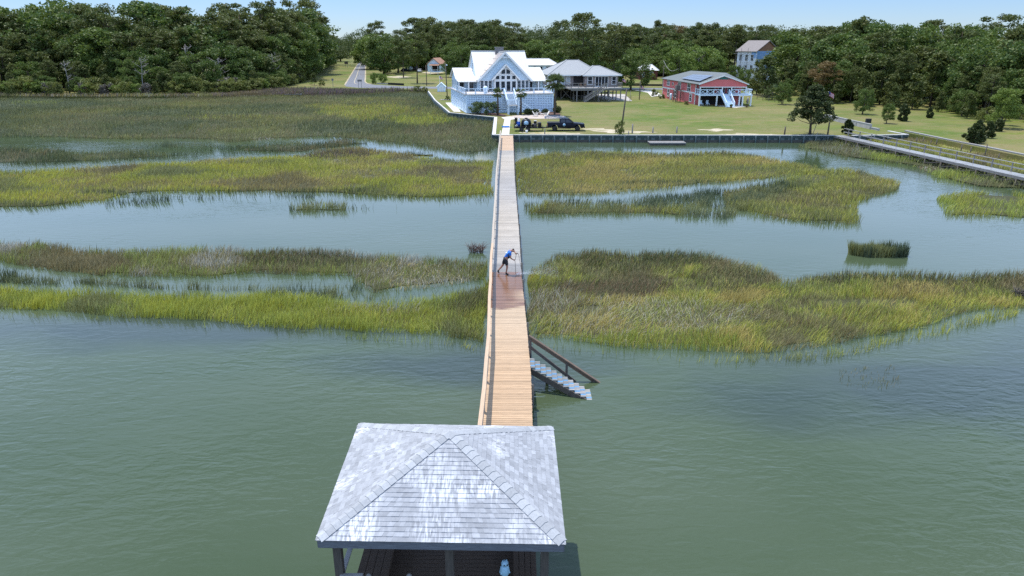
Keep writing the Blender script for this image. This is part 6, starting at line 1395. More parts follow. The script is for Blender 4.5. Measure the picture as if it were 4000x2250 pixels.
# ================================================================== PEOPLE
def skin_body(name, nodes, edges, m, parent, sub=2, root=0):
    """one continuous surface grown round a posed skeleton: nodes {key: (x, y, z, radius)}"""
    keys = list(nodes); me = bpy.data.meshes.new(name); me.from_pydata([nodes[k][:3] for k in keys], [(keys.index(a), keys.index(b)) for a, b in edges], [])
    o = bpy.data.objects.new(name, me); col.objects.link(o); o.parent = parent; me.materials.append(m)
    sk = o.modifiers.new('skin', 'SKIN'); sv = me.skin_vertices[0].data
    for i, k in enumerate(keys):
        rr = nodes[k][3]; sv[i].radius = rr if isinstance(rr, tuple) else (rr, rr); sv[i].use_root = (i == root)
    sk.use_smooth_shade = True
    ss = o.modifiers.new('subdivision', 'SUBSURF'); ss.levels = sub; ss.render_levels = sub
    return o
def hand(nodes, edges, wrist, pre, w, d, side, curl):
    """palm, four unequal bent fingers and a thumb on the side; d along the hand, side across the knuckles, curl the way fingers close"""
    d, side, curl = Vector(d).normalized(), Vector(side).normalized(), Vector(curl).normalized(); w = Vector(w)
    nodes[pre + 'palm'] = (*(w + d * .05), (.034, .020)); edges.append((wrist, pre + 'palm'))
    for i, (off, L) in enumerate(((-.032, .070), (-.011, .080), (.011, .075), (.032, .058))):
        k = w + d * .085 + side * off; m_ = k + d * L * .45 + curl * L * .25; e = m_ - d * L * .1 + curl * L * .5
        for nm, q, rr in (('k', k, .0095), ('m', m_, .0088), ('e', e, .0075)): nodes[f'{pre}{i}{nm}'] = (*q, rr)
        edges += [(pre + 'palm', f'{pre}{i}k'), (f'{pre}{i}k', f'{pre}{i}m'), (f'{pre}{i}m', f'{pre}{i}e')]
    k = w + d * .04 - side * .045; e = k + d * .035 - side * .012 + curl * .03
    nodes[pre + 'tk'] = (*k, .0115); nodes[pre + 'te'] = (*e, .009); edges += [(pre + 'palm', pre + 'tk'), (pre + 'tk', pre + 'te')]
fp = G(1962, 1070, DZ)
PR = thing('person', 'person in blue shirt and black shorts bending over a washing wand on the dock', 'person', fp)
n = dict(pelvis=(.20, 0, .93, .135), belly=(.27, 0, 1.08, .128), chest=(.40, 0, 1.28, (.135, .165)), neck0=(.50, 0, 1.43, .085), neck=(.565, -.01, 1.47, .058), head0=(.615, -.02, 1.475, .078), head1=(.665, -.03, 1.47, .095), head2=(.72, -.035, 1.455, .07),
         hipR=(.22, -.10, .88, .105), kneeR=(.30, -.12, .48, .062), ankR=(.235, -.12, .10, .042), heelR=(.225, -.12, .045, .04), toeR=(.39, -.14, .035, .036),
         hipL=(.17, .10, .89, .105), kneeL=(.02, .11, .50, .062), ankL=(-.235, .10, .19, .042), heelL=(-.27, .10, .13, .038), toeL=(-.17, .10, .04, .036),
         shR=(.47, -.19, 1.37, .072), elR=(.50, -.26, 1.08, .046), wrR=(.66, -.12, .93, .030),
         shL=(.49, .17, 1.39, .072), elL=(.70, .24, 1.36, .046), wrL=(.79, .02, 1.31, .030),
         nose=(.725, -.04, 1.40, .018), earR=(.655, -.125, 1.475, .016), earL=(.655, .065, 1.475, .016))
e = [('pelvis', 'belly'), ('belly', 'chest'), ('chest', 'neck0'), ('neck0', 'neck'), ('neck', 'head0'), ('head0', 'head1'), ('head1', 'head2'), ('head2', 'nose'), ('head1', 'earR'), ('head1', 'earL'),
     ('pelvis', 'hipR'), ('hipR', 'kneeR'), ('kneeR', 'ankR'), ('ankR', 'heelR'), ('heelR', 'toeR'), ('pelvis', 'hipL'), ('hipL', 'kneeL'), ('kneeL', 'ankL'), ('ankL', 'heelL'), ('heelL', 'toeL'),
     ('chest', 'shR'), ('shR', 'elR'), ('elR', 'wrR'), ('chest', 'shL'), ('shL', 'elL'), ('elL', 'wrL')]
hand(n, e, 'wrR', 'hr', n['wrR'][:3], (.75, .3, -.2), (.2, .1, 1), (.2, 1, .1)); hand(n, e, 'wrL', 'hl', n['wrL'][:3], (.55, -.75, -.2), (.2, .2, 1), (-.6, -.6, -.1))
skin_body('body', n, e, M['skin'], PR)
M['shirt'] = mat('blue_shirt', (0.02, 0.16, 0.55), .8, (0.015, 0.12, 0.45), 4.0); M['shirt_dark'] = mat('black_shirt_panel', (0.012, 0.013, 0.02), .85); M['shorts'] = mat('black_shorts', (0.018, 0.018, 0.022), .85, (0.03, 0.03, 0.034), 6.0); M['boot'] = mat('dark_boots', (0.02, 0.018, 0.017), .7)
g = {k: list(n[k]) for k in ('pelvis', 'belly', 'chest', 'neck0', 'shR', 'elR', 'shL', 'elL')}
g['pelvis'][2] += .05
for k, a in (('pelvis', .150), ('belly', .146), ('chest', (.155, .185)), ('neck0', .096), ('shR', .090), ('shL', .090)): g[k][3] = a
for s_ in 'RL': q = Vector(n['sh' + s_][:3]).lerp(Vector(n['el' + s_][:3]), .62); g['el' + s_] = [*q, .068]
skin_body('shirt', g, [('pelvis', 'belly'), ('belly', 'chest'), ('chest', 'neck0'), ('chest', 'shR'), ('shR', 'elR'), ('chest', 'shL'), ('shL', 'elL')], M['shirt'], PR)
skin_body('shirt_panel', dict(a=(.345, -.105, 1.0, .075), b=(.41, -.12, 1.12, .08), c=(.475, -.13, 1.26, .07)), [('a', 'b'), ('b', 'c')], M['shirt_dark'], PR)
skin_body('shirt_print', dict(a=(.235, -.02, 1.27, .085), b=(.30, -.02, 1.37, .08)), [('a', 'b')], M['white'], PR)
g = {k: list(n[k]) for k in ('pelvis', 'hipR', 'hipL')}
g['pelvis'][3] = .152; g['hipR'][3] = .128; g['hipL'][3] = .128
for s_ in 'RL': q = Vector(n['hip' + s_][:3]).lerp(Vector(n['knee' + s_][:3]), .82); g['kn' + s_] = [*q, .100]
g['waist'] = (.245, 0, 1.06, .145)
skin_body('shorts', g, [('pelvis', 'waist'), ('pelvis', 'hipR'), ('hipR', 'knR'), ('pelvis', 'hipL'), ('hipL', 'knL')], M['shorts'], PR)
for s_ in 'RL': skin_body('boot', dict(a=(*(Vector(n['ank' + s_][:3]) + (Vector(n['knee' + s_][:3]) - Vector(n['ank' + s_][:3])) * .12), .056), b=(*n['ank' + s_][:3], .055), c=(*n['heel' + s_][:3], .055), d=(*n['toe' + s_][:3], .047)), [('a', 'b'), ('b', 'c'), ('c', 'd')], M['boot'], PR)
skin_body('hair', dict(a=(.60, -.02, 1.525, .062), b=(.66, -.03, 1.545, .075), c=(.715, -.035, 1.52, .05)), [('a', 'b'), ('b', 'c')], M['boot'], PR)
for s_ in (-.035, .03): MB().lathe([(.009, -.004), (.009, .006)], (.752, -.038 + s_, 1.432), 8).build('eye', M['white'], PR)
MB().box((.742, -.038, 1.385), (.02, .05, .012)).build('mouth', M['flagred'], PR)
wt_ = thing('washing_wand', 'thin pressure washing wand held upright by the person on the dock', 'wand', fp)
MB().tube([(.84, -.03, 1.30), (.80, -.07, 1.0), (.76, -.10, .9), (.80, -.16, .35), (.80, -.20, .06)], .012, 6).build('lance', M['blacksteel'], wt_); mb = MB(); mb.box((.86, -.02, 1.30), (.16, .03, .04)); mb.box((.84, -.03, 1.25), (.03, .03, .10)); mb.build('trigger_grip', M['blacksteel'], wt_)
hp = [fp + Vector(q) for q in ((.93, -.02, 1.29), (.98, -.04, 1.22), (1.03, -.1, .95), (1.12, -.25, .5), (1.22, -.45, .16), (1.30, -.75, .03), (1.34, -1.6, .02), (1.22, -1.9, .02), (.9, -.5, .02))]
hp = hp[:7]
tag(MB().tube(hp, .010, 6).build('pressure_hose', M['blacksteel']), 'thin dark hose looping from the wand down to the dock boards', 'hose')
# spray: a fan of fine droplets blown off the boards
sr = np.random.default_rng(2); ns = 6500; t_ = sr.random(ns) ** 1.5 * 2.6; c0 = fp + Vector((.84, -.22, .05))
sx = c0.x + t_ * .98; sy = c0.y + sr.normal(0, .05, ns) + t_ * sr.normal(0.12, .10, ns); sz = DZ + .03 + np.abs(sr.normal(0, .04, ns)) + t_ * np.abs(sr.normal(.02, .14, ns)) - .05 * t_ * t_ * sr.random(ns)
cs = np.stack([sx, sy, np.maximum(sz, .1)], 1); VV = cards(sr, cs[:1] * 0, np.ones((1, 3)) * 1e-6, ns, .009); VV += cs[:, None, :]
M['spray'] = mat('white_spray_droplets', (.85, .88, .92), .3)
M['spray'].node_tree.nodes['Principled BSDF'].inputs['Alpha'].default_value = 0.5
ob = bpy.data.objects.new('water_spray', mesh_of(VV, 'water_spray', M['spray'])); col.objects.link(ob); tag(ob, 'fine white spray blowing off the dock boards', kind='stuff')
# the far figure at the pink house stair
q = G(2836, 414)
P2 = thing('person', 'bare chested person in dark shorts standing at the pink house stair foot', 'person', (q.x, q.y, 1.0))
n = dict(pelvis=(0, 0, .95, .13), chest=(0, 0, 1.30, (.16, .12)), neck=(0, 0, 1.50, .06), head=(0, -.02, 1.62, .10), top=(0, -.01, 1.70, .08), hipR=(.10, 0, .9, .1), kneeR=(.12, -.02, .5, .065), ankR=(.12, 0, .08, .045), toeR=(.13, -.16, .04, .04), hipL=(-.10, 0, .9, .1), kneeL=(-.12, -.02, .5, .065), ankL=(-.13, 0, .08, .045), toeL=(-.14, -.16, .04, .04),
         shR=(.20, 0, 1.40, .07), elR=(.30, .04, 1.14, .045), wrR=(.22, -.15, 1.0, .032), shL=(-.20, 0, 1.40, .07), elL=(-.30, .04, 1.14, .045), wrL=(-.22, -.15, 1.0, .032))
e = [('pelvis', 'chest'), ('chest', 'neck'), ('neck', 'head'), ('head', 'top'), ('pelvis', 'hipR'), ('hipR', 'kneeR'), ('kneeR', 'ankR'), ('ankR', 'toeR'), ('pelvis', 'hipL'), ('hipL', 'kneeL'), ('kneeL', 'ankL'), ('ankL', 'toeL'), ('chest', 'shR'), ('shR', 'elR'), ('elR', 'wrR'), ('chest', 'shL'), ('shL', 'elL'), ('elL', 'wrL')]
hand(n, e, 'wrR', 'a', n['wrR'][:3], (-.2, -.5, -.8), (1, 0, 0), (-.3, -.3, .1)); hand(n, e, 'wrL', 'b', n['wrL'][:3], (.2, -.5, -.8), (-1, 0, 0), (.3, -.3, .1))
skin_body('body', n, e, M['skin_pale'], P2)
skin_body('shorts', dict(a=(0, 0, .97, .15), r=(.11, 0, .86, .12), r2=(.125, -.02, .56, .105), l=(-.11, 0, .86, .12), l2=(-.125, -.02, .56, .105)), [('a', 'r'), ('r', 'r2'), ('a', 'l'), ('l', 'l2')], M['shorts'], P2)
skin_body('hair', dict(a=(0, .03, 1.68, .085), b=(0, .0, 1.74, .07)), [('a', 'b')], M['greywood'], P2)
# ================================================================== SEA WALLS
def bulkhead(name, label, pts, z1, cap_w=0.35, pitch=0.52, pile=1.75, zb=-1.2, capm='bulk_cap', front=1):
    B = thing(name, label, 'sea wall', (0, 0, 0)); sheet_, cap = MB(), MB()
    k = 0
    for a, b in zip(pts[:-1], pts[1:]):
        a, b = Vector((a.x, a.y, 0)), Vector((b.x, b.y, 0)); L = (b - a).length; d = (b - a) / L; nn_ = Vector((d.y, -d.x, 0)) * front
        rz = math.atan2(d.y, d.x); n_ = max(1, int(L / pitch))
        for i in range(n_):
            p = a + d * L * (i + .5) / n_ + nn_ * (.06 + (.05 if i % 2 else 0)); sheet_.box((p.x, p.y, (z1 + zb) / 2 - .04), (L / n_ * 1.02, .09, z1 - zb - .08), i % 2, rz)
        c = a.lerp(b, .5) + nn_ * .02; cap.box((c.x, c.y, z1 + .02), (L + .1, cap_w, .09), 0, rz)
        w = a.lerp(b, .5) + nn_ * .19; B_ = MB().box((w.x, w.y, z1 - .22), (L, .10, .22), 0, rz).build('waler', M['bulk_plank'], B)
        m_ = max(1, round(L / (pile or 1)))
        if pile:
            for i in range(m_):
                p = a + d * (L * (i + .5) / m_) + nn_ * .30; MB().tube([(p.x, p.y, zb), (p.x, p.y, z1 - .12), (p.x, p.y, z1 - .08)], [.12, .12, .10], 8).build('pile', M['bulk_rib'], B)
    
    for a, b in zip(pts[:-1], pts[1:]):
        a, b = Vector((a.x, a.y, 0)), Vector((b.x, b.y, 0)); L = (b - a).length; d = (b - a) / L; c = a.lerp(b, .5) + Vector((d.y, -d.x, 0)) * front * .12; sheet_.box((c.x, c.y, (zb + .36) / 2), (L, .11, .36 - zb), 2, math.atan2(d.y, d.x))
    sheet_.build('sheeting', [M['bulk_plank'], M['bulk_rib'], M['pile']], B); cap.build('cap', M[capm], B); return B
bk_pts = [G(*q) for q in BULK]
bulkhead('sea_wall', 'long dark green sheet pile sea wall with a pale cap along the yard', bk_pts[5:8], 1.03)
bulkhead('sea_wall', 'short white capped return wall beside the dock landing', [bk_pts[3], bk_pts[4], bk_pts[5]], 1.03, .55, pile=1.6)
bulkhead('sea_wall', 'low blue grey wall below the white house corner', bk_pts[2:4], 1.03, .4, pile=0)
bulkhead('sea_wall', 'timber pile wall running up the marsh edge past the white house', bk_pts[0:3], 1.03, .3, pile=1.3)
bulkhead('sea_wall', 'pale capped wall corner behind the boardwalk railing', [G(3330, 531), bk_pts[8], bk_pts[9]], 1.03, .4, pile=2.4)
def conc_wall(name, label, pts, z0, z1, th=.3):
    t = thing(name, label, 'wall', (0, 0, 0)); w, c = MB(), MB()
    for a, b in zip(pts[:-1], pts[1:]):
        a, b = Vector((a.x, a.y, 0)), Vector((b.x, b.y, 0)); L = (b - a).length; rz = math.atan2((b - a).y, (b - a).x); m = a.lerp(b, .5)
        w.box((m.x, m.y, (z0 + z1) / 2), (L, th, z1 - z0), 0, rz); c.box((m.x, m.y, z1 + .03), (L, th + .08, .06), 0, rz)
        for i in range(1, int(L / 4)): p = a.lerp(b, i * 4 / L); w.box((p.x, p.y, (z0 + z1) / 2), (.2, th + .12, z1 - z0 - .01), 0, rz)
    w.build('wall_face', M['oldconcrete'], t); c.build('coping', M['lightwood'], t); return t
conc_wall('retaining_wall', 'long stained concrete wall above the beach sand', [G(3534, 526, .5), G(3700, 562, .5), G(3860, 594, .5), G(4015, 627, .5), G(4150, 656, .5)], -.2, 1.12)
conc_wall('garden_wall', 'stained concrete wall slanting across the far lawn', [G(3218, 463), G(3300, 482), G(3400, 505)], .9, 1.75)
conc_wall('wall_step', 'low broken end step of the lawn wall', [G(3402, 505), G(3432, 511)], .9, 1.3)
p = G(3395, 498); t = thing('grill', 'black grill box standing behind the lawn wall', 'grill', p); MB().box((0, .6, 1.0), (.8, .5, .7)).build('firebox', M['rubber'], t, bevel=.03); MB().box((0, .6, .35), (.12, .12, .7)).build('leg', M['rubber'], t)

# ================================================================== THE GREY BOARDWALK
BZ = 1.15
BW = thing('boardwalk', 'weathered grey boardwalk on braced piles with a railing along its far side', 'boardwalk', (0, 0, 0))
nA, nB = G(3257, 529, BZ), G(4000, 694, BZ); fA, fB = G(3300, 524.5, BZ), G(4000, 677, BZ)
ext = 0.12
nB, fB = nA.lerp(nB, 1 + ext), fA.lerp(fB, 1 + ext)
Lb = (nB - nA).length; db = (nB - nA) / Lb; wb = (fA.lerp(fB, .5) - nA.lerp(nB, .5)); wb = wb - db * wb.dot(db); wbn = wb.normalized(); WB = 1.55
mb = MB(); k = int(Lb / .155); r = random.Random(5)
V, F, Cc = [], [], []
for i in range(k):
    a = nA + db * (Lb * i / k); b = a + db * (Lb / k - .012); g_ = r.uniform(.24, .36) * (1.12 if (i // 16) % 3 == 0 else 1); o = len(V)
    for z in (0, -.04):
        for q in (a, b, b + wbn * WB, a + wbn * WB): V.append((q.x, q.y, BZ + z))
    Cc += [(g_, g_ * .99, g_ * .98)] * 8; F += [(o, o + 1, o + 2, o + 3), (o, o + 4, o + 5, o + 1), (o + 2, o + 6, o + 7, o + 3), (o + 1, o + 5, o + 6, o + 2), (o, o + 3, o + 7, o + 4)]
raw_mesh('deck', np.array(V), np.array(F), M['plank'], np.array(Cc), BW)
mb = MB()
for q in (.03, WB - .03): mb.beam(nA + wbn * q + Vector((0, 0, -.17)), nB + wbn * q + Vector((0, 0, -.17)), .06, .24)
mb.build('stringer', M['greywood'], BW)
n_ = int(Lb / 2.6)
for i in range(n_ + 1):
    c = nA + db * (Lb * (i + .15) / n_)
    for q in (.1, WB - .1): p = c + wbn * q; MB().tube([(p.x, p.y, -1), (p.x, p.y, BZ - .1)], .1, 6).build('pile', M['darkwood'], BW)
    if i > 1:
        mb = MB(); a, b = c + wbn * .1, c + wbn * (WB - .1); z_ = Vector((0, 0, 1)); mb.beam(a - z_ * 1.0, b - z_ * .3, .05, .12); mb.beam(b - z_ * 1.0 + db * .06, a - z_ * .3 + db * .06, .05, .12)
        e = nA + db * (Lb * (i + 1.15) / n_) + wbn * .04; a = c + wbn * .04; mb.beam(a - z_ * .85, e - z_ * .35, .05, .1); mb.build('cross_brace', M['darkwood'], BW)
o_ = WB - .04
for i in range(n_ + 1): p = nA + db * (Lb * (i + .3) / n_ * .985 + .4) + wbn * o_; MB().box((p.x, p.y, BZ + .45), (.1, .1, 1.05), 0, math.atan2(db.y, db.x)).build('rail_post', M['greywood'], BW)
mb = MB()
for z, w_, h_ in ((.98, .14, .05), (.50, .05, .13)): mb.beam(nA + wbn * o_ + Vector((0, 0, z)), nB + wbn * o_ + Vector((0, 0, z)), w_, h_)
mb.build('handrail', M['lightwood'], BW)

# ================================================================== POLES, PILES, SIGNS
def pole(name, label, px_, base, top, rad, m='pole', lean=0.0, arm=None, z=1.0, cat='pole', leany=0, lamp=False):
    p = G(px_, base, z); H = A(px_, top, p.y).z - z; t = thing(name, label, cat, p)
    MB().tube([(0, 0, -.3), (lean * .5, leany * .5, H * .5), (lean, leany, H)], [rad, rad * .9, rad * .75], 8).build('shaft', M[m], t)
    if arm: MB().box((lean, leany, H - .5), (arm, .1, .12)).build('crossarm', M['pole'], t)
    if lamp: MB().lathe([(.16, -.12), (.2, 0), (.05, .1)], (lean + .3, leany, H - .4), 8).build('lamp_head', M['white'], t)
    return t
pole('light_pole', 'dark pole with a lamp beside the white house and rose bush', 1748, 389, 247, .13, lean=-.25, lamp=True)
pole('utility_pole', 'dark pole by the shore street shrubs', 1667, 335, 255, .14)
pole('yard_pole', 'tall leaning bare pole in the middle of the yard', 2425, 522, 348, .13, lean=.55)
pole('flagpole_post', 'short dark pole with a small flag beyond the stilt house', 2497, 390, 316, .11)
pole('utility_pole', 'slim pole behind the tallest pine with a wire', 2588, 340, 255, .14, arm=1.6)
pole('utility_pole', 'pole with a lamp against the left wood edge', 1223, 285, 190, .16, lean=-.2, lamp=True)
pole('utility_pole', 'pole on the verge across from the road sign', 1285, 262, 165, .15, arm=1.8)
pole('utility_pole', 'pole standing beside the verge oak', 1302, 246, 162, .15)
pole('utility_pole', 'distant pole at the far end of the inland road', 1371, 192, 147, .18)
pole('utility_pole', 'lone pole with guy wires at the far left lane', 1178, 270, 185, .15)
for px_, b, tp, lab in ((2468, 547, 484, 'tall grey pile just left of the floating dock'), (2548, 545, 496, 'grey pile behind the near end of the floating dock'), (2641, 545, 494, 'grey pile at the far end of the floating dock'), (3064, 528, 494, 'single dark post at the sea wall before the old cedar'), (3233, 526, 477, 'dark post between the old cedar and the round bush'), (2455, 528, 512, 'short stub post on the sea wall'), (2128, 527, 503, 'short post behind the trailer tongue')):
    pole('mooring_pile', lab, px_, b, tp, .13 if tp < 500 else .09, 'greywood' if px_ < 3000 else 'pole', z=0.0 if b > 530 else 1.0, cat='pile')
pole('leaning_stake', 'thin pale stake leaning out of the water by the sea wall', 3180, 560, 516, .04, 'lightwood', .35, z=0.0, cat='stake')
flag_thing('flag', 'large striped flag on a leaning white pole behind the old cedar', G(3174, 527), 6.3, 1.45, 1.05, .62, pole='lightwood')
flag_thing('flag', 'small striped flag hanging on the short dark pole by the street', G(2497, 389) + Vector((.13, -.05, 1.2)), 2.0, 0.1, .8, .55, pole='pole')
for i, (px_, b, h_) in enumerate(((3578, 558, .8), (3603, 561, .9), (3633, 568, .7), (3655, 572, 1.2), (3752, 592, 1.0), (3789, 598, .8), (3845, 614, 1.6), (3898, 622, .7))):
    p = G(px_, b, .3); tag(MB().tube([(p.x, p.y, -.2), (p.x + .03, p.y, .3 + h_)], .07, 6).build('stake', M['darkwood']), 'dark wooden stake in the grass below the long concrete wall', 'stake', 'stakes below the concrete wall')
def sign(label, px_, base, top, w, h, posts, m='greywood', face='greywood'):
    p = G(px_, base); H = A(px_, top, p.y).z - 1; t = thing('road_sign', label, 'sign', p)
    for x in posts: MB().box((x, 0, H / 2 - .1), (.1, .1, H + .1)).build('post', M[m], t)
    MB().box((0, -.08, H - h / 2), (w, .05, h)).build('sign_board', M[face], t); return t
sign('dark barrier sign on two posts at the road bend', 1407, 345, 311, 1.3, .55, (-.42, .42))
sign('small square sign on one post in the brown brush', 1302, 347, 307, .6, .6, (0,))
sign('dark double sign boards on the grass verge by the road', 1354, 264, 240, 1.9, 1.3, (-.5, .5), face='darkwood')
for px_, b, lab in ((1366, 225, 'mailbox on a post beside the inland road, nearer the junction'), (1377, 217, 'mailbox on a post farther along the inland road')):
    p = G(px_, b); t = thing('mailbox', lab, 'mailbox', p); MB().box((0, 0, .5), (.12, .12, 1.1)).build('post', M['darkwood'], t); MB().box((0, 0, 1.2), (.6, .5, .5)).build('box', M['darkwood'], t, bevel=.06)
a, b = G(1473, 328), G(1515, 330); tag(MB().beam(a + Vector((0, 0, .15)), b + Vector((0, 0, .15)), .3, .35).build('kerb_log', M['lightwood']), 'pale log edging the grass beside the road bend', 'log')
a, b = G(1516, 331), G(1578, 334); tag(MB().beam(a + Vector((0, 0, .3)), b + Vector((0, 0, .3)), .08, .7).build('silt_fence', M['rubber']), 'low black silt fence beside the road', 'fence')
a, b = G(2410, 335), G(2600, 336); tag(MB().beam(a + Vector((0, 0, .25)), b + Vector((0, 0, .25)), .1, .6).build('silt_fence', M['rubber']), 'long low black fence across the street in front of the brick house', 'fence')
t = thing('wire_fence', 'low chain link fence enclosing the slab below the stilt house', 'fence', (0, 0, 0)); pf = [G(2241, 380), G(2244, 392), G(2300, 397), G(2460, 398), G(2462, 372)]
mb = MB()
for a, b in zip(pf[:-1], pf[1:]):
    L = (b - a).length
    for i in range(int(L / 2.4) + 1): p = a.lerp(b, i * 2.4 / L); MB().box((p.x, p.y, 1.6), (.07, .07, 1.25)).build('post', M['greywood'], t)
    for z in (.15, 1.15): mb.beam(a + Vector((0, 0, z)), b + Vector((0, 0, z)), .035, .05)
    for i in range(int(L / .30)): p = a.lerp(b, i * .3 / L); mb.beam(p + Vector((0, 0, .1)), p + Vector((0, 0, 1.15)), .014, .014)
mb.build('mesh', M['greywood'], t)
t = thing('wire_fence', 'sagging wire fence along the edge of the pink house lawn', 'fence', (0, 0, 0)); pf = [G(2935, 384), G(3060, 404), G(3220, 412)]; mb = MB()
for a, b in zip(pf[:-1], pf[1:]):
    L = (b - a).length
    for i in range(int(L / 2.8) + 1): p = a.lerp(b, i * 2.8 / L); MB().box((p.x, p.y, 1.6), (.09, .09, 1.2)).build('post', M['darkwood'], t)
    for z in (.5, .85, 1.15): mb.beam(a + Vector((0, 0, z)), b + Vector((0, 0, z)), .03, .03)
mb.build('wire', M['darkwood'], t)
# float
fc = (G(2540, 556, .3) + G(2668, 557, .3)) / 2; FT = thing('floating_dock', 'low grey floating platform tied along the sea wall', 'floating dock', (fc.x, fc.y, 0))
mb = MB()
for i in range(26): mb.box((-2.55 + i * .204, 0, .36), (.19, 1.9, .05))
mb.build('deck', M['greywood'], FT); mb = MB(); mb.box((0, 0, .10), (5.2, 1.7, .42)); mb.build('float_box', M['pile'], FT); mb = MB()
for y in (-.93, .93): mb.box((0, y, .30), (5.3, .06, .16))
mb.build('fender', M['greywood'], FT)
# debris
t = thing('drift_bush', 'dead grey brush snagged in the channel beside the dock', 'dead bush', G(1860, 985, 0)); r = random.Random(8); mb = MB()
for i in range(120):
    a = Vector((r.uniform(-.5, .5), r.uniform(-.3, .3), r.uniform(-.1, .3))); d = Vector((r.uniform(-1, 1), r.uniform(-.6, .6), r.uniform(.1, 1.1))) * r.uniform(.3, .75); mb.tube([a, a + d * .5 + Vector((0, 0, .06)), a + d], [.018, .012, .005], 4)
mb.build('twigs', mat('grey_brown_twigs', (.22, .15, .12), .9, (.13, .09, .075), 6), t)
c_ = G(3980, 1160, .1); t = thing('drift_bush', 'dark rotted clump of drift brush in the marsh at the picture edge', 'dead bush', c_); mb = MB()
for i in range(90):
    a = Vector((r.uniform(-.3, .5), r.uniform(-.3, .3), r.uniform(0, .3))); d = Vector((r.uniform(-.7, 1), r.uniform(-.6, .6), r.uniform(.1, 1.1))) * r.uniform(.3, .7); mb.tube([a, a + d], [.03, .008], 4)
mb.build('twigs', M['darkwood'], t)

# ================================================================== VEHICLES
def wheel(par, c, rad, w, name='wheel'):
    o = MB().lathe([(rad * .62, -w / 2), (rad * .94, -w / 2), (rad, -w / 2 + .04), (rad, w / 2 - .04), (rad * .94, w / 2), (rad * .62, w / 2)], n=22, axis='y').build(name, M['rubber'], par, c)
    m = MB(); m.lathe([(rad * .62, -w / 2 + .03), (rad * .58, w / 2 - .03)], n=18, axis='y')
    for i in range(6): a = i * math.pi / 3; m.beam((.05 * math.cos(a), -w / 2 + .01, .05 * math.sin(a)), (rad * .58 * math.cos(a), -w / 2 + .015, rad * .58 * math.sin(a)), .05, .03)
    m.build('rim', M['rim'], o); return o
tp = (G(2143, 512) + G(2277, 513)) / 2
TR = thing('pickup_truck', 'dark navy crew cab pickup truck with a round door decal', 'pickup truck', (tp.x, tp.y + .9, 1.0), R(-1.5))
def arch(cx, rr, z0, n=8): return [(cx + rr * math.cos(a), z0 + rr * math.sin(a)) for a in np.linspace(math.pi, 0, n)]
low = [(-2.85, .62), (-2.30, .50)] + arch(-1.70, .50, .50) + [(1.28, .45)] + arch(1.86, .50, .50) + [(2.62, .48), (2.88, .62), (2.92, 1.02), (2.84, 1.12), (1.25, 1.26), (-.92, 1.26), (-.92, 1.30), (-2.86, 1.30)]
def side_body(mb, prof, y0, y1, tuck=0.06, mi=0):
    k = len(prof); zs = [z for _, z in prof]; zm = max(zs)
    vs = []
    for y, s_ in ((y0, 1), (y0 * .97, 0), (y1 * .97, 0), (y1, 1)): pass
    for x, z in prof: vs.append((x, y0 + (tuck if z > zm - .2 or z < .6 else 0), z))
    for x, z in prof: vs.append((x, y1 - (tuck if z > zm - .2 or z < .6 else 0), z))
    o = len(mb.v); mb.v += vs
    for t in tessellate_polygon([[Vector((x, z, 0)) for x, z in prof]]):
        mb.f += [tuple(o + i for i in t), tuple(o + k + i for i in t[::-1])]; mb.m += [mi, mi]; mb.sm += [False, False]
    for i in range(k): mb.f.append((o + i, o + (i + 1) % k, o + k + (i + 1) % k, o + k + i)); mb.m.append(mi); mb.sm.append(False)
mb = MB(); side_body(mb, low, -.98, .98); mb.build('body', M['navy'], TR, bevel=.035)
cabv = [(-.95, 1.24), (1.28, 1.24), (.38, 1.90), (.15, 1.94), (-.72, 1.93), (-.92, 1.86)]
mb = MB()
k = len(cabv); o = 0
for s_, in ((-1,), (1,)):
    for x, z in cabv: mb.v.append((x, s_ * (.95 - .20 * (z - 1.24) / .7), z))
mb.f = [tuple(range(k)), tuple(range(2 * k - 1, k - 1, -1))] + [(i, (i + 1) % k, k + (i + 1) % k, k + i) for i in range(k)]; mb.m = [0] * len(mb.f); mb.sm = [False] * len(mb.f)
mb.build('cab', M['navy'], TR, bevel=.03)
def cab_y(z): return .95 - .20 * (z - 1.24) / .7
for s_ in (-1, 1):
    for xs in (((-.82, 1.32), (-.08, 1.32), (-.08, 1.80), (-.76, 1.80)), ((.02, 1.32), (1.02, 1.32), (.36, 1.80), (.02, 1.80))):
        q = [Vector((x, s_ * (cab_y(z) + .008), z)) for x, z in xs]; mb = MB(); mb.add(q + [v - Vector((0, s_ * .02, 0)) for v in q], [(0, 1, 2, 3), (7, 6, 5, 4)] + [(i, (i + 1) % 4, 4 + (i + 1) % 4, 4 + i) for i in range(4)]); mb.build('side_window', M['glass'], TR)
    MB().lathe([(.21, -.012), (.21, .012)], (-.25, s_ * .995 if s_ > 0 else -.995, .98), 20, axis='y').build('door_decal', M['decal'], TR)
    MB().box((.95, s_ * 1.06, 1.30), (.16, .22, .20)).build('mirror', M['blacksteel'], TR, bevel=.03)
    MB().box((2.78, s_ * .72, .96), (.22, .36, .22)).build('headlight', M['headlight'], TR, bevel=.03)
    MB().box((-2.84, s_ * .88, 1.0), (.06, .18, .42)).build('tail_light', M['red_lens'], TR, bevel=.02)
    for x in (-.05, .60): MB().box((x - .35, s_ * .985, 1.13), (.18, .03, .04)).build('door_handle', M['blacksteel'], TR)
    mb = MB(); mb.box((-.45, s_ * 1.0, .44), (2.5, .16, .05)); mb.build('running_board', M['blacksteel'], TR)
    for x in (-1.70, 1.86): wheel(TR, (x, s_ * .82, .40), .40, .28)
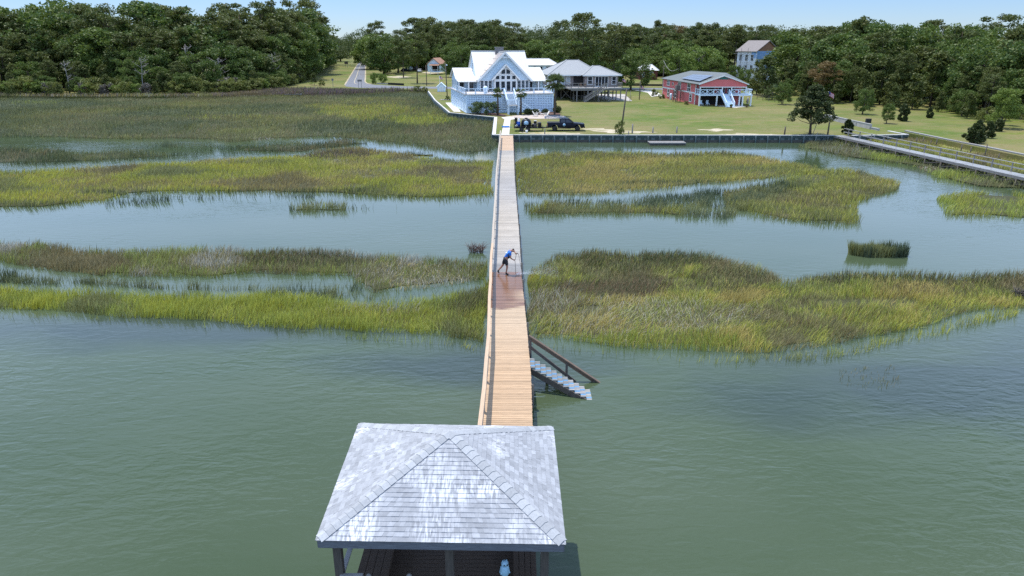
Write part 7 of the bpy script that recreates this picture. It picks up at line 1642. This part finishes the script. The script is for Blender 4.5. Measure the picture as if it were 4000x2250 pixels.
for s_ in (-1,):
    mb = MB(); mb.lathe([(.13, .0), (.13, .02)], (-.25, -1.0, .98), 14, axis='y'); mb.box((-.25, -1.03, 1.0), (.18, .01, .03)); mb.build('decal_mark', M['decal2'], TR)
q = [Vector((1.22, -.80, 1.30)), Vector((1.22, .80, 1.30)), Vector((.44, .68, 1.86)), Vector((.44, -.68, 1.86))]; MB().slab([v + Vector((.03, 0, .03)) for v in q], .03).build('windscreen', M['glass'], TR)
MB().box((-1.9, 0, 1.30), (1.75, 1.62, .03)).build('bed_cover', M['rubber'], TR); mb = MB(); mb.box((2.93, 0, .62), (.16, 1.86, .24)); mb.build('front_bumper', M['blacksteel'], TR, bevel=.04); mb = MB(); mb.box((-2.95, 0, .60), (.14, 1.8, .2)); mb.build('rear_bumper', M['blacksteel'], TR, bevel=.03)
mb = MB(); mb.box((2.93, 0, .92), (.05, 1.1, .26)); mb.build('grille', M['blacksteel'], TR)
# wash trailer
lp = G(2062, 514); TL = thing('wash_trailer', 'black pressure washing trailer with mesh sides, hitched behind the pickup', 'trailer', (lp.x, lp.y + .9, 1.0), R(-1.5))
mb = MB(); mb.box((0, 0, .55), (4.3, 1.7, .12)); mb.box((2.75, 0, .52), (1.3, .1, .1)); mb.beam((2.1, -.7, .52), (3.1, 0, .52), .1, .1); mb.beam((2.1, .7, .52), (3.1, 0, .52), .1, .1); mb.build('chassis', M['blacksteel'], TL)
for y in (-.85, .85):
    mb = MB(); mb.box((0, y, 1.0), (4.3, .05, .06)); mb.box((0, y, .78), (4.3, .04, .05))
    for i in range(6): mb.box((-2.12 + i * .848, y, .8), (.05, .05, .5))
    mb.build('side_rail', M['blacksteel'], TL)
mb = MB()
for i in range(7): mb.box((-2.15, -.85 + i * .283, 1.15), (.05, .04, 1.2))
mb.box((-2.15, 0, 1.75), (.05, 1.75, .05)); mb.build('tail_gate', M['blacksteel'], TL)
for y in (-.95, .95):
    for x in (-.95, .05): wheel(TL, (x, y, .34), .34, .22)
    mb = MB(); mb.box((-.45, y, .76), (2.1, .26, .05)); mb.box((-1.48, y, .64), (.05, .26, .24)); mb.box((.6, y, .64), (.05, .26, .24)); mb.build('fender', M['blacksteel'], TL)
MB().tube([(2.35, -.25, 1.0), (2.35, -.25, .1)], .05, 8).build('jack', M['grime'], TL)
mb = MB(); mb.box((1.85, .0, .95), (.5, 1.3, .7)); mb.build('tool_box', M['blacksteel'], TL, bevel=.03)
def onT(p): return on(TL, p)
tk = thing('water_tank', 'big black domed water tank with a round pale blue logo on the trailer', 'tank', onT((-.25, 0, .612)), R(-1.5))
MB().lathe([(.70, 0), (.78, .12), (.80, .55), (.76, .85), (.62, 1.1), (.40, 1.24), (.30, 1.27)], n=28).build('body', M['blackplastic'], tk)
MB().lathe([(.22, 1.26), (.24, 1.36), (.18, 1.40)], n=16).build('lid', M['rubber'], tk)
mb = MB()
for h_, rr in ((.3, .80), (.7, .79)): mb.lathe([(rr + .0, h_ - .02), (rr + .02, h_), (rr, h_ + .02)], n=28)
mb.build('band', M['blackplastic'], tk)
lg = MB(); lg.lathe([(.36, .80), (.36, .83)], (0, 0, .66), 24, axis='y'); lo = lg.build('logo_disc', M['decal'], tk)
mb = MB(); mb.lathe([(.26, .835), (.26, .845)], (0, 0, .66), 20, axis='y'); mb.build('logo_ring', M['decal2'], lo)
mb = MB(); mb.box((0, -.855, .74), (.42, .01, .07)); mb.box((0, -.855, .62), (.36, .01, .06)); mb.box((0, -.855, .52), (.22, .01, .04)); mb.build('logo_bars', M['white'], lo)
t = thing('blue_barrel', 'bright blue plastic barrel beside the black tank on the trailer', 'barrel', onT((-1.45, -.2, .612))); MB().lathe([(.27, 0), (.30, .1), (.29, .42), (.31, .45), (.29, .48), (.30, .8), (.27, .88)], n=18).build('body', M['blueplastic'], t); MB().lathe([(.28, .88), (.28, .93)], n=18).build('lid', M['whiteplastic'], t)
t = thing('white_jug', 'white plastic jug on top of the trailer beside the barrel', 'jug', onT((-1.4, .45, .612))); MB().lathe([(.2, 0), (.22, .8), (.22, 1.1), (.08, 1.25)], n=12).build('body', M['whiteplastic'], t); MB().lathe([(.07, 1.25), (.07, 1.32)], n=10).build('cap', M['blueplastic'], t)
t = thing('hose_reel', 'round black hose reel at the tail of the trailer, by the gate top', 'hose reel', onT((-1.85, -.2, 1.0))); MB().lathe([(.32, -.2), (.32, -.16), (.20, -.16), (.22, .16), (.32, .16), (.32, .2)], (0, 0, .85), 18, axis='x').build('drum', M['rubber'], t); MB().box((0, 0, .3), (.3, .1, .7)).build('stand', M['blacksteel'], t)
t = thing('hose_reel', 'second hose reel, lying low in the trailer bed near the gate', 'hose reel', onT((-1.75, -.62, .612))); MB().lathe([(.2, -.15), (.2, -.12), (.12, -.1), (.12, .1), (.2, .12), (.2, .15)], (0, 0, .24), 14, axis='y').build('drum', M['whiteplastic'], t); MB().box((0, 0, .06), (.3, .3, .1)).build('stand', M['blacksteel'], t)
t = thing('pump_engine', 'grimy pump engine on the front half of the trailer', 'engine', onT((1.05, -.1, .612)))
mb = MB(); mb.box((0, 0, .28), (.7, .6, .5)); mb.build('block', M['grime'], t, bevel=.05); MB().lathe([(.2, 0), (.2, .12)], (-.3, -.3, .3), 14, axis='y').build('flywheel', M['blacksteel'], t); MB().box((.1, 0, .72), (.45, .45, .35)).build('fuel_tank', M['blacksteel'], t, bevel=.05); MB().box((.12, 0, .95), (.42, .3, .06)).build('air_cover', M['whiteplastic'], t); MB().tube([(.3, -.3, .3), (.45, -.4, .5), (.4, -.4, .8)], .04, 8).build('exhaust', M['rim'], t)
b_ = G(2057, 519); t = thing('bucket', 'white bucket on the grass beside the trailer wheel', 'bucket', b_); MB().lathe([(.16, 0), (.19, .42), (.18, .42), (.15, .05)], n=14).build('pail', M['whiteplastic'], t); MB().tube([(-.19, 0, .38), (0, -.1, .28), (.19, 0, .38)], .008, 5).build('handle', M['rim'], t)
t = thing('squeegee_pole', 'long thin pole leaning from the grass against the trailer rail', 'pole', G(2041, 518)); MB().tube([(0, 0, 0), (.62, .35, .95)], .02, 6).build('shaft', M['lightwood'], t); MB().box((0, 0, .03), (.3, .06, .05)).build('brush_head', M['rubber'], t)
hy = [G(q, w, 1.02) for q, w in ((2090, 518), (2100, 519.5), (2112, 519), (2122, 519.5), (2134, 519), (2144, 519.6))]; tag(MB().tube(hy, .035, 6).build('yellow_hose', M['yellow']), 'yellow hose lying straight on the worn sand by the trailer tongue', 'hose')
hc = G(1975, 497, 1.03); pts = []
for i in range(90): a = i * .42; rr = .52 + .10 * math.sin(i * .7); pts.append(hc + Vector((rr * math.cos(a), rr * .8 * math.sin(a), .02 + .0016 * i)))
pts += [hc + Vector((.7, .05, .02)), hc + Vector((1.0, -.1, .02))]
tag(MB().tube(pts, .035, 6).build('blue_hose', M['bluehose']), 'coil of blue hose on the pale concrete walk', 'hose')
# garden ring, chairs, ball, bench
gc = G(2168, 462); t = thing('garden_edging', 'ring of low blue wire edging panels on the lawn', 'garden edging', (gc.x, gc.y, 1.0))
for i in range(14):
    a = i / 14 * 6.283; a2 = (i + .9) / 14 * 6.283; mb = MB(); p, q = Vector((1.9 * math.cos(a), 1.9 * math.sin(a), 0)), Vector((1.9 * math.cos(a2), 1.9 * math.sin(a2), 0))
    for z in (.04, .28): mb.beam(p + Vector((0, 0, z)), q + Vector((0, 0, z)), .04, .05)
    for k in range(4): w = p.lerp(q, k / 3); mb.beam(w, w + Vector((0, 0, .32)), .04, .04)
    mb.build('panel', mat('faded_blue_edging', (.20, .27, .38), .6) if i == 0 else bpy.data.materials['faded_blue_edging'], t)
M['chairwhite'] = mat('cream_chair_paint', (.78, .74, .66), .5)
def adirondack(label, loc, rz):
    t = thing('lawn_chair', label, 'chair', loc, rz, 'white lawn chairs on the patio'); mb = MB()
    for i in range(5): a = (i - 2) * .12; mb.beam((a, .22, .34), (a * 1.35, .62, 1.02 - abs(i - 2) * .05), .1, .03)
    mb.build('backrest', M['chairwhite'], t); mb = MB()
    for i in range(5): mb.box((0, -.30 + i * .125, .42 - i * .03), (.55, .11, .03))
    mb.build('seat', M['chairwhite'], t)
    for s_ in (-1, 1):
        MB().box((s_ * .36, -.05, .58), (.14, .72, .03)).build('armrest', M['chairwhite'], t); MB().box((s_ * .33, -.36, .28), (.08, .06, .58)).build('leg', M['chairwhite'], t); mb = MB(); mb.beam((s_ * .29, -.34, .40), (s_ * .29, .55, .06), .04, .12); mb.build('leg', M['chairwhite'], t)
    return t
adirondack('white lawn chair facing the truck, closest to the white stair foot', G(2092, 455) + Vector((0, 0, .02)), R(75))
adirondack('white lawn chair at the back of the patio, between the shrubs', G(2102, 449) + Vector((0, 0, .02)), R(10))
adirondack('white lawn chair on the patio, nearest the big palmetto', G(2134, 455) + Vector((0, 0, .02)), R(-70))
t = thing('side_table', 'low white table between the patio chairs', 'table', G(2118, 453) + Vector((0, 0, .02))); MB().box((0, 0, .42), (.5, .5, .04)).build('tabletop', M['chairwhite'], t)
for a in (-.2, .2):
    for b in (-.2, .2): MB().box((a, b, .2), (.05, .05, .4)).build('leg', M['chairwhite'], t)
p = G(1800, 422); t = thing('kettle_grill', 'round black kettle grill by the corner of the lattice', 'grill', p); MB().lathe([(.1, .35), (.36, .5), (.42, .75), (.36, 1.0), (.1, 1.12)], n=16).build('bowl', M['rubber'], t)
for i in range(3): a = i * 2.09; MB().beam((.2 * math.cos(a), .2 * math.sin(a), .5), (.36 * math.cos(a), .36 * math.sin(a), 0), .04, .04).build('leg', M['blacksteel'], t)
t = thing('stone_ring', 'ring of pale stones round the rose bush', 'stone ring', G(1748, 391)); r = random.Random(4)
for i in range(14): a = i * .449; MB().lathe([(.12, 0), (.2, .08), (.14, .17)], (1.5 * math.cos(a), 1.0 * math.sin(a), 0), 7).build('stone', M['oldconcrete'], t)
p = G(2210, 455); tag(MB().box((0, 0, .15), (2.4, .3, .3), 0, .2).build('landscape_timber', M['darkwood'], None, p - Vector((2.2, -.6, 0))), 'dark timber lying at the edge of the mulch beside the palmetto', 'timber')
# cars far off
def car(name, label, px_, base, rz, m, L=4.6):
    p = G(px_, base); t = thing(name, label, 'car', p, rz); s_ = L / 4.6; w = .9
    low = [(-2.25, .35), (-1.9, .3)] + arch(-1.4, .36, .33, 6) + [(1.0, .3)] + arch(1.45, .36, .33, 6) + [(2.1, .32), (2.3, .5), (2.25, .85), (1.2, 1.0), (-2.1, 1.02), (-2.28, .8)]
    mb = MB(); side_body(mb, low, -w, w, .05); mb.build('body', M[m], t, bevel=.03); mb = MB(); q = [(-2.0, 1.0), (1.2, .98), (.45, 1.52), (-1.5, 1.55)]
    for y in (-1, 1):
        for x, z in q: mb.v.append((x, y * (.86 - .14 * (z > 1.2)), z))
    mb.f = [(0, 1, 2, 3), (7, 6, 5, 4)] + [(i, (i + 1) % 4, 4 + (i + 1) % 4, 4 + i) for i in range(4)]; mb.m = [0] * 6; mb.sm = [False] * 6; mb.build('cabin', M['glass'], t)
    MB().box((-.5, 0, 1.56), (1.9, 1.4, .05)).build('roof_panel', M[m], t, bevel=.02)
    for y in (-.62, .62): MB().box((2.27, y, .7), (.06, .35, .16)).build('headlight', M['headlight'], t)
    for x in (-1.4, 1.45):
        for y in (-.8, .8): wheel(t, (x, y, .33), .33, .22)
    return t
car('parked_car', 'silver car facing the road under the roadside pines', 1640, 283, R(-92), 'silverpaint')
car('parked_car', 'black car in the shade of the roadside oaks', 1585, 281, R(8), 'navy')
car('parked_car', 'dark blue car at the far end of the inland road', 1376, 192, R(-95), 'navy')
p = G(1603, 276); t = thing('propane_tank', 'rounded white tank between the parked cars', 'tank', p); MB().lathe([(.1, -1.3), (.7, -1.0), (.85, -.5), (.85, .5), (.7, 1.0), (.1, 1.3)], (0, 0, 1.05), 16, axis='x').build('shell', M['white'], t); [MB().box((x, 0, .2), (.2, .9, .4)).build('foot', M['oldconcrete'], t) for x in (-.7, .7)]
p = G(1616, 276); t = thing('tarp_pile', 'grey blue covered trailer behind the silver car', 'trailer', p + Vector((.4, 4, 0))); MB().lathe([(1.3, .4), (1.35, 1.2), (1.0, 1.9), (.3, 2.1)], n=10).build('cover', mat('blue_grey_tarp', (.12, .16, .20), .7), t); MB().lathe([(.3, -.1), (.3, .1)], (0, -1.2, .3), 10, axis='y').build('wheel', M['rubber'], t)
p = G(2930, 350); t = thing('yellow_box', 'yellow construction bin by the house under construction', 'bin', p + Vector((0, 4, 0))); MB().box((0, 0, 1.3), (2.0, 1.6, 2.4)).build('body', M['yellow'], t, bevel=.05); MB().box((0, 0, 2.56), (2.1, 1.7, .12)).build('lid', M['darkwood'], t)
w0, w1 = A(2592, 237, 222), A(2650, 268, 190); pts = [w0.lerp(w1, i / 12) - Vector((0, 0, 1.6 * math.sin(i / 12 * math.pi))) for i in range(13)]; tag(MB().tube(pts, .05, 5).build('overhead_wire', M['lightwood']), 'pale overhead wire sagging down to the pink house', 'wire')
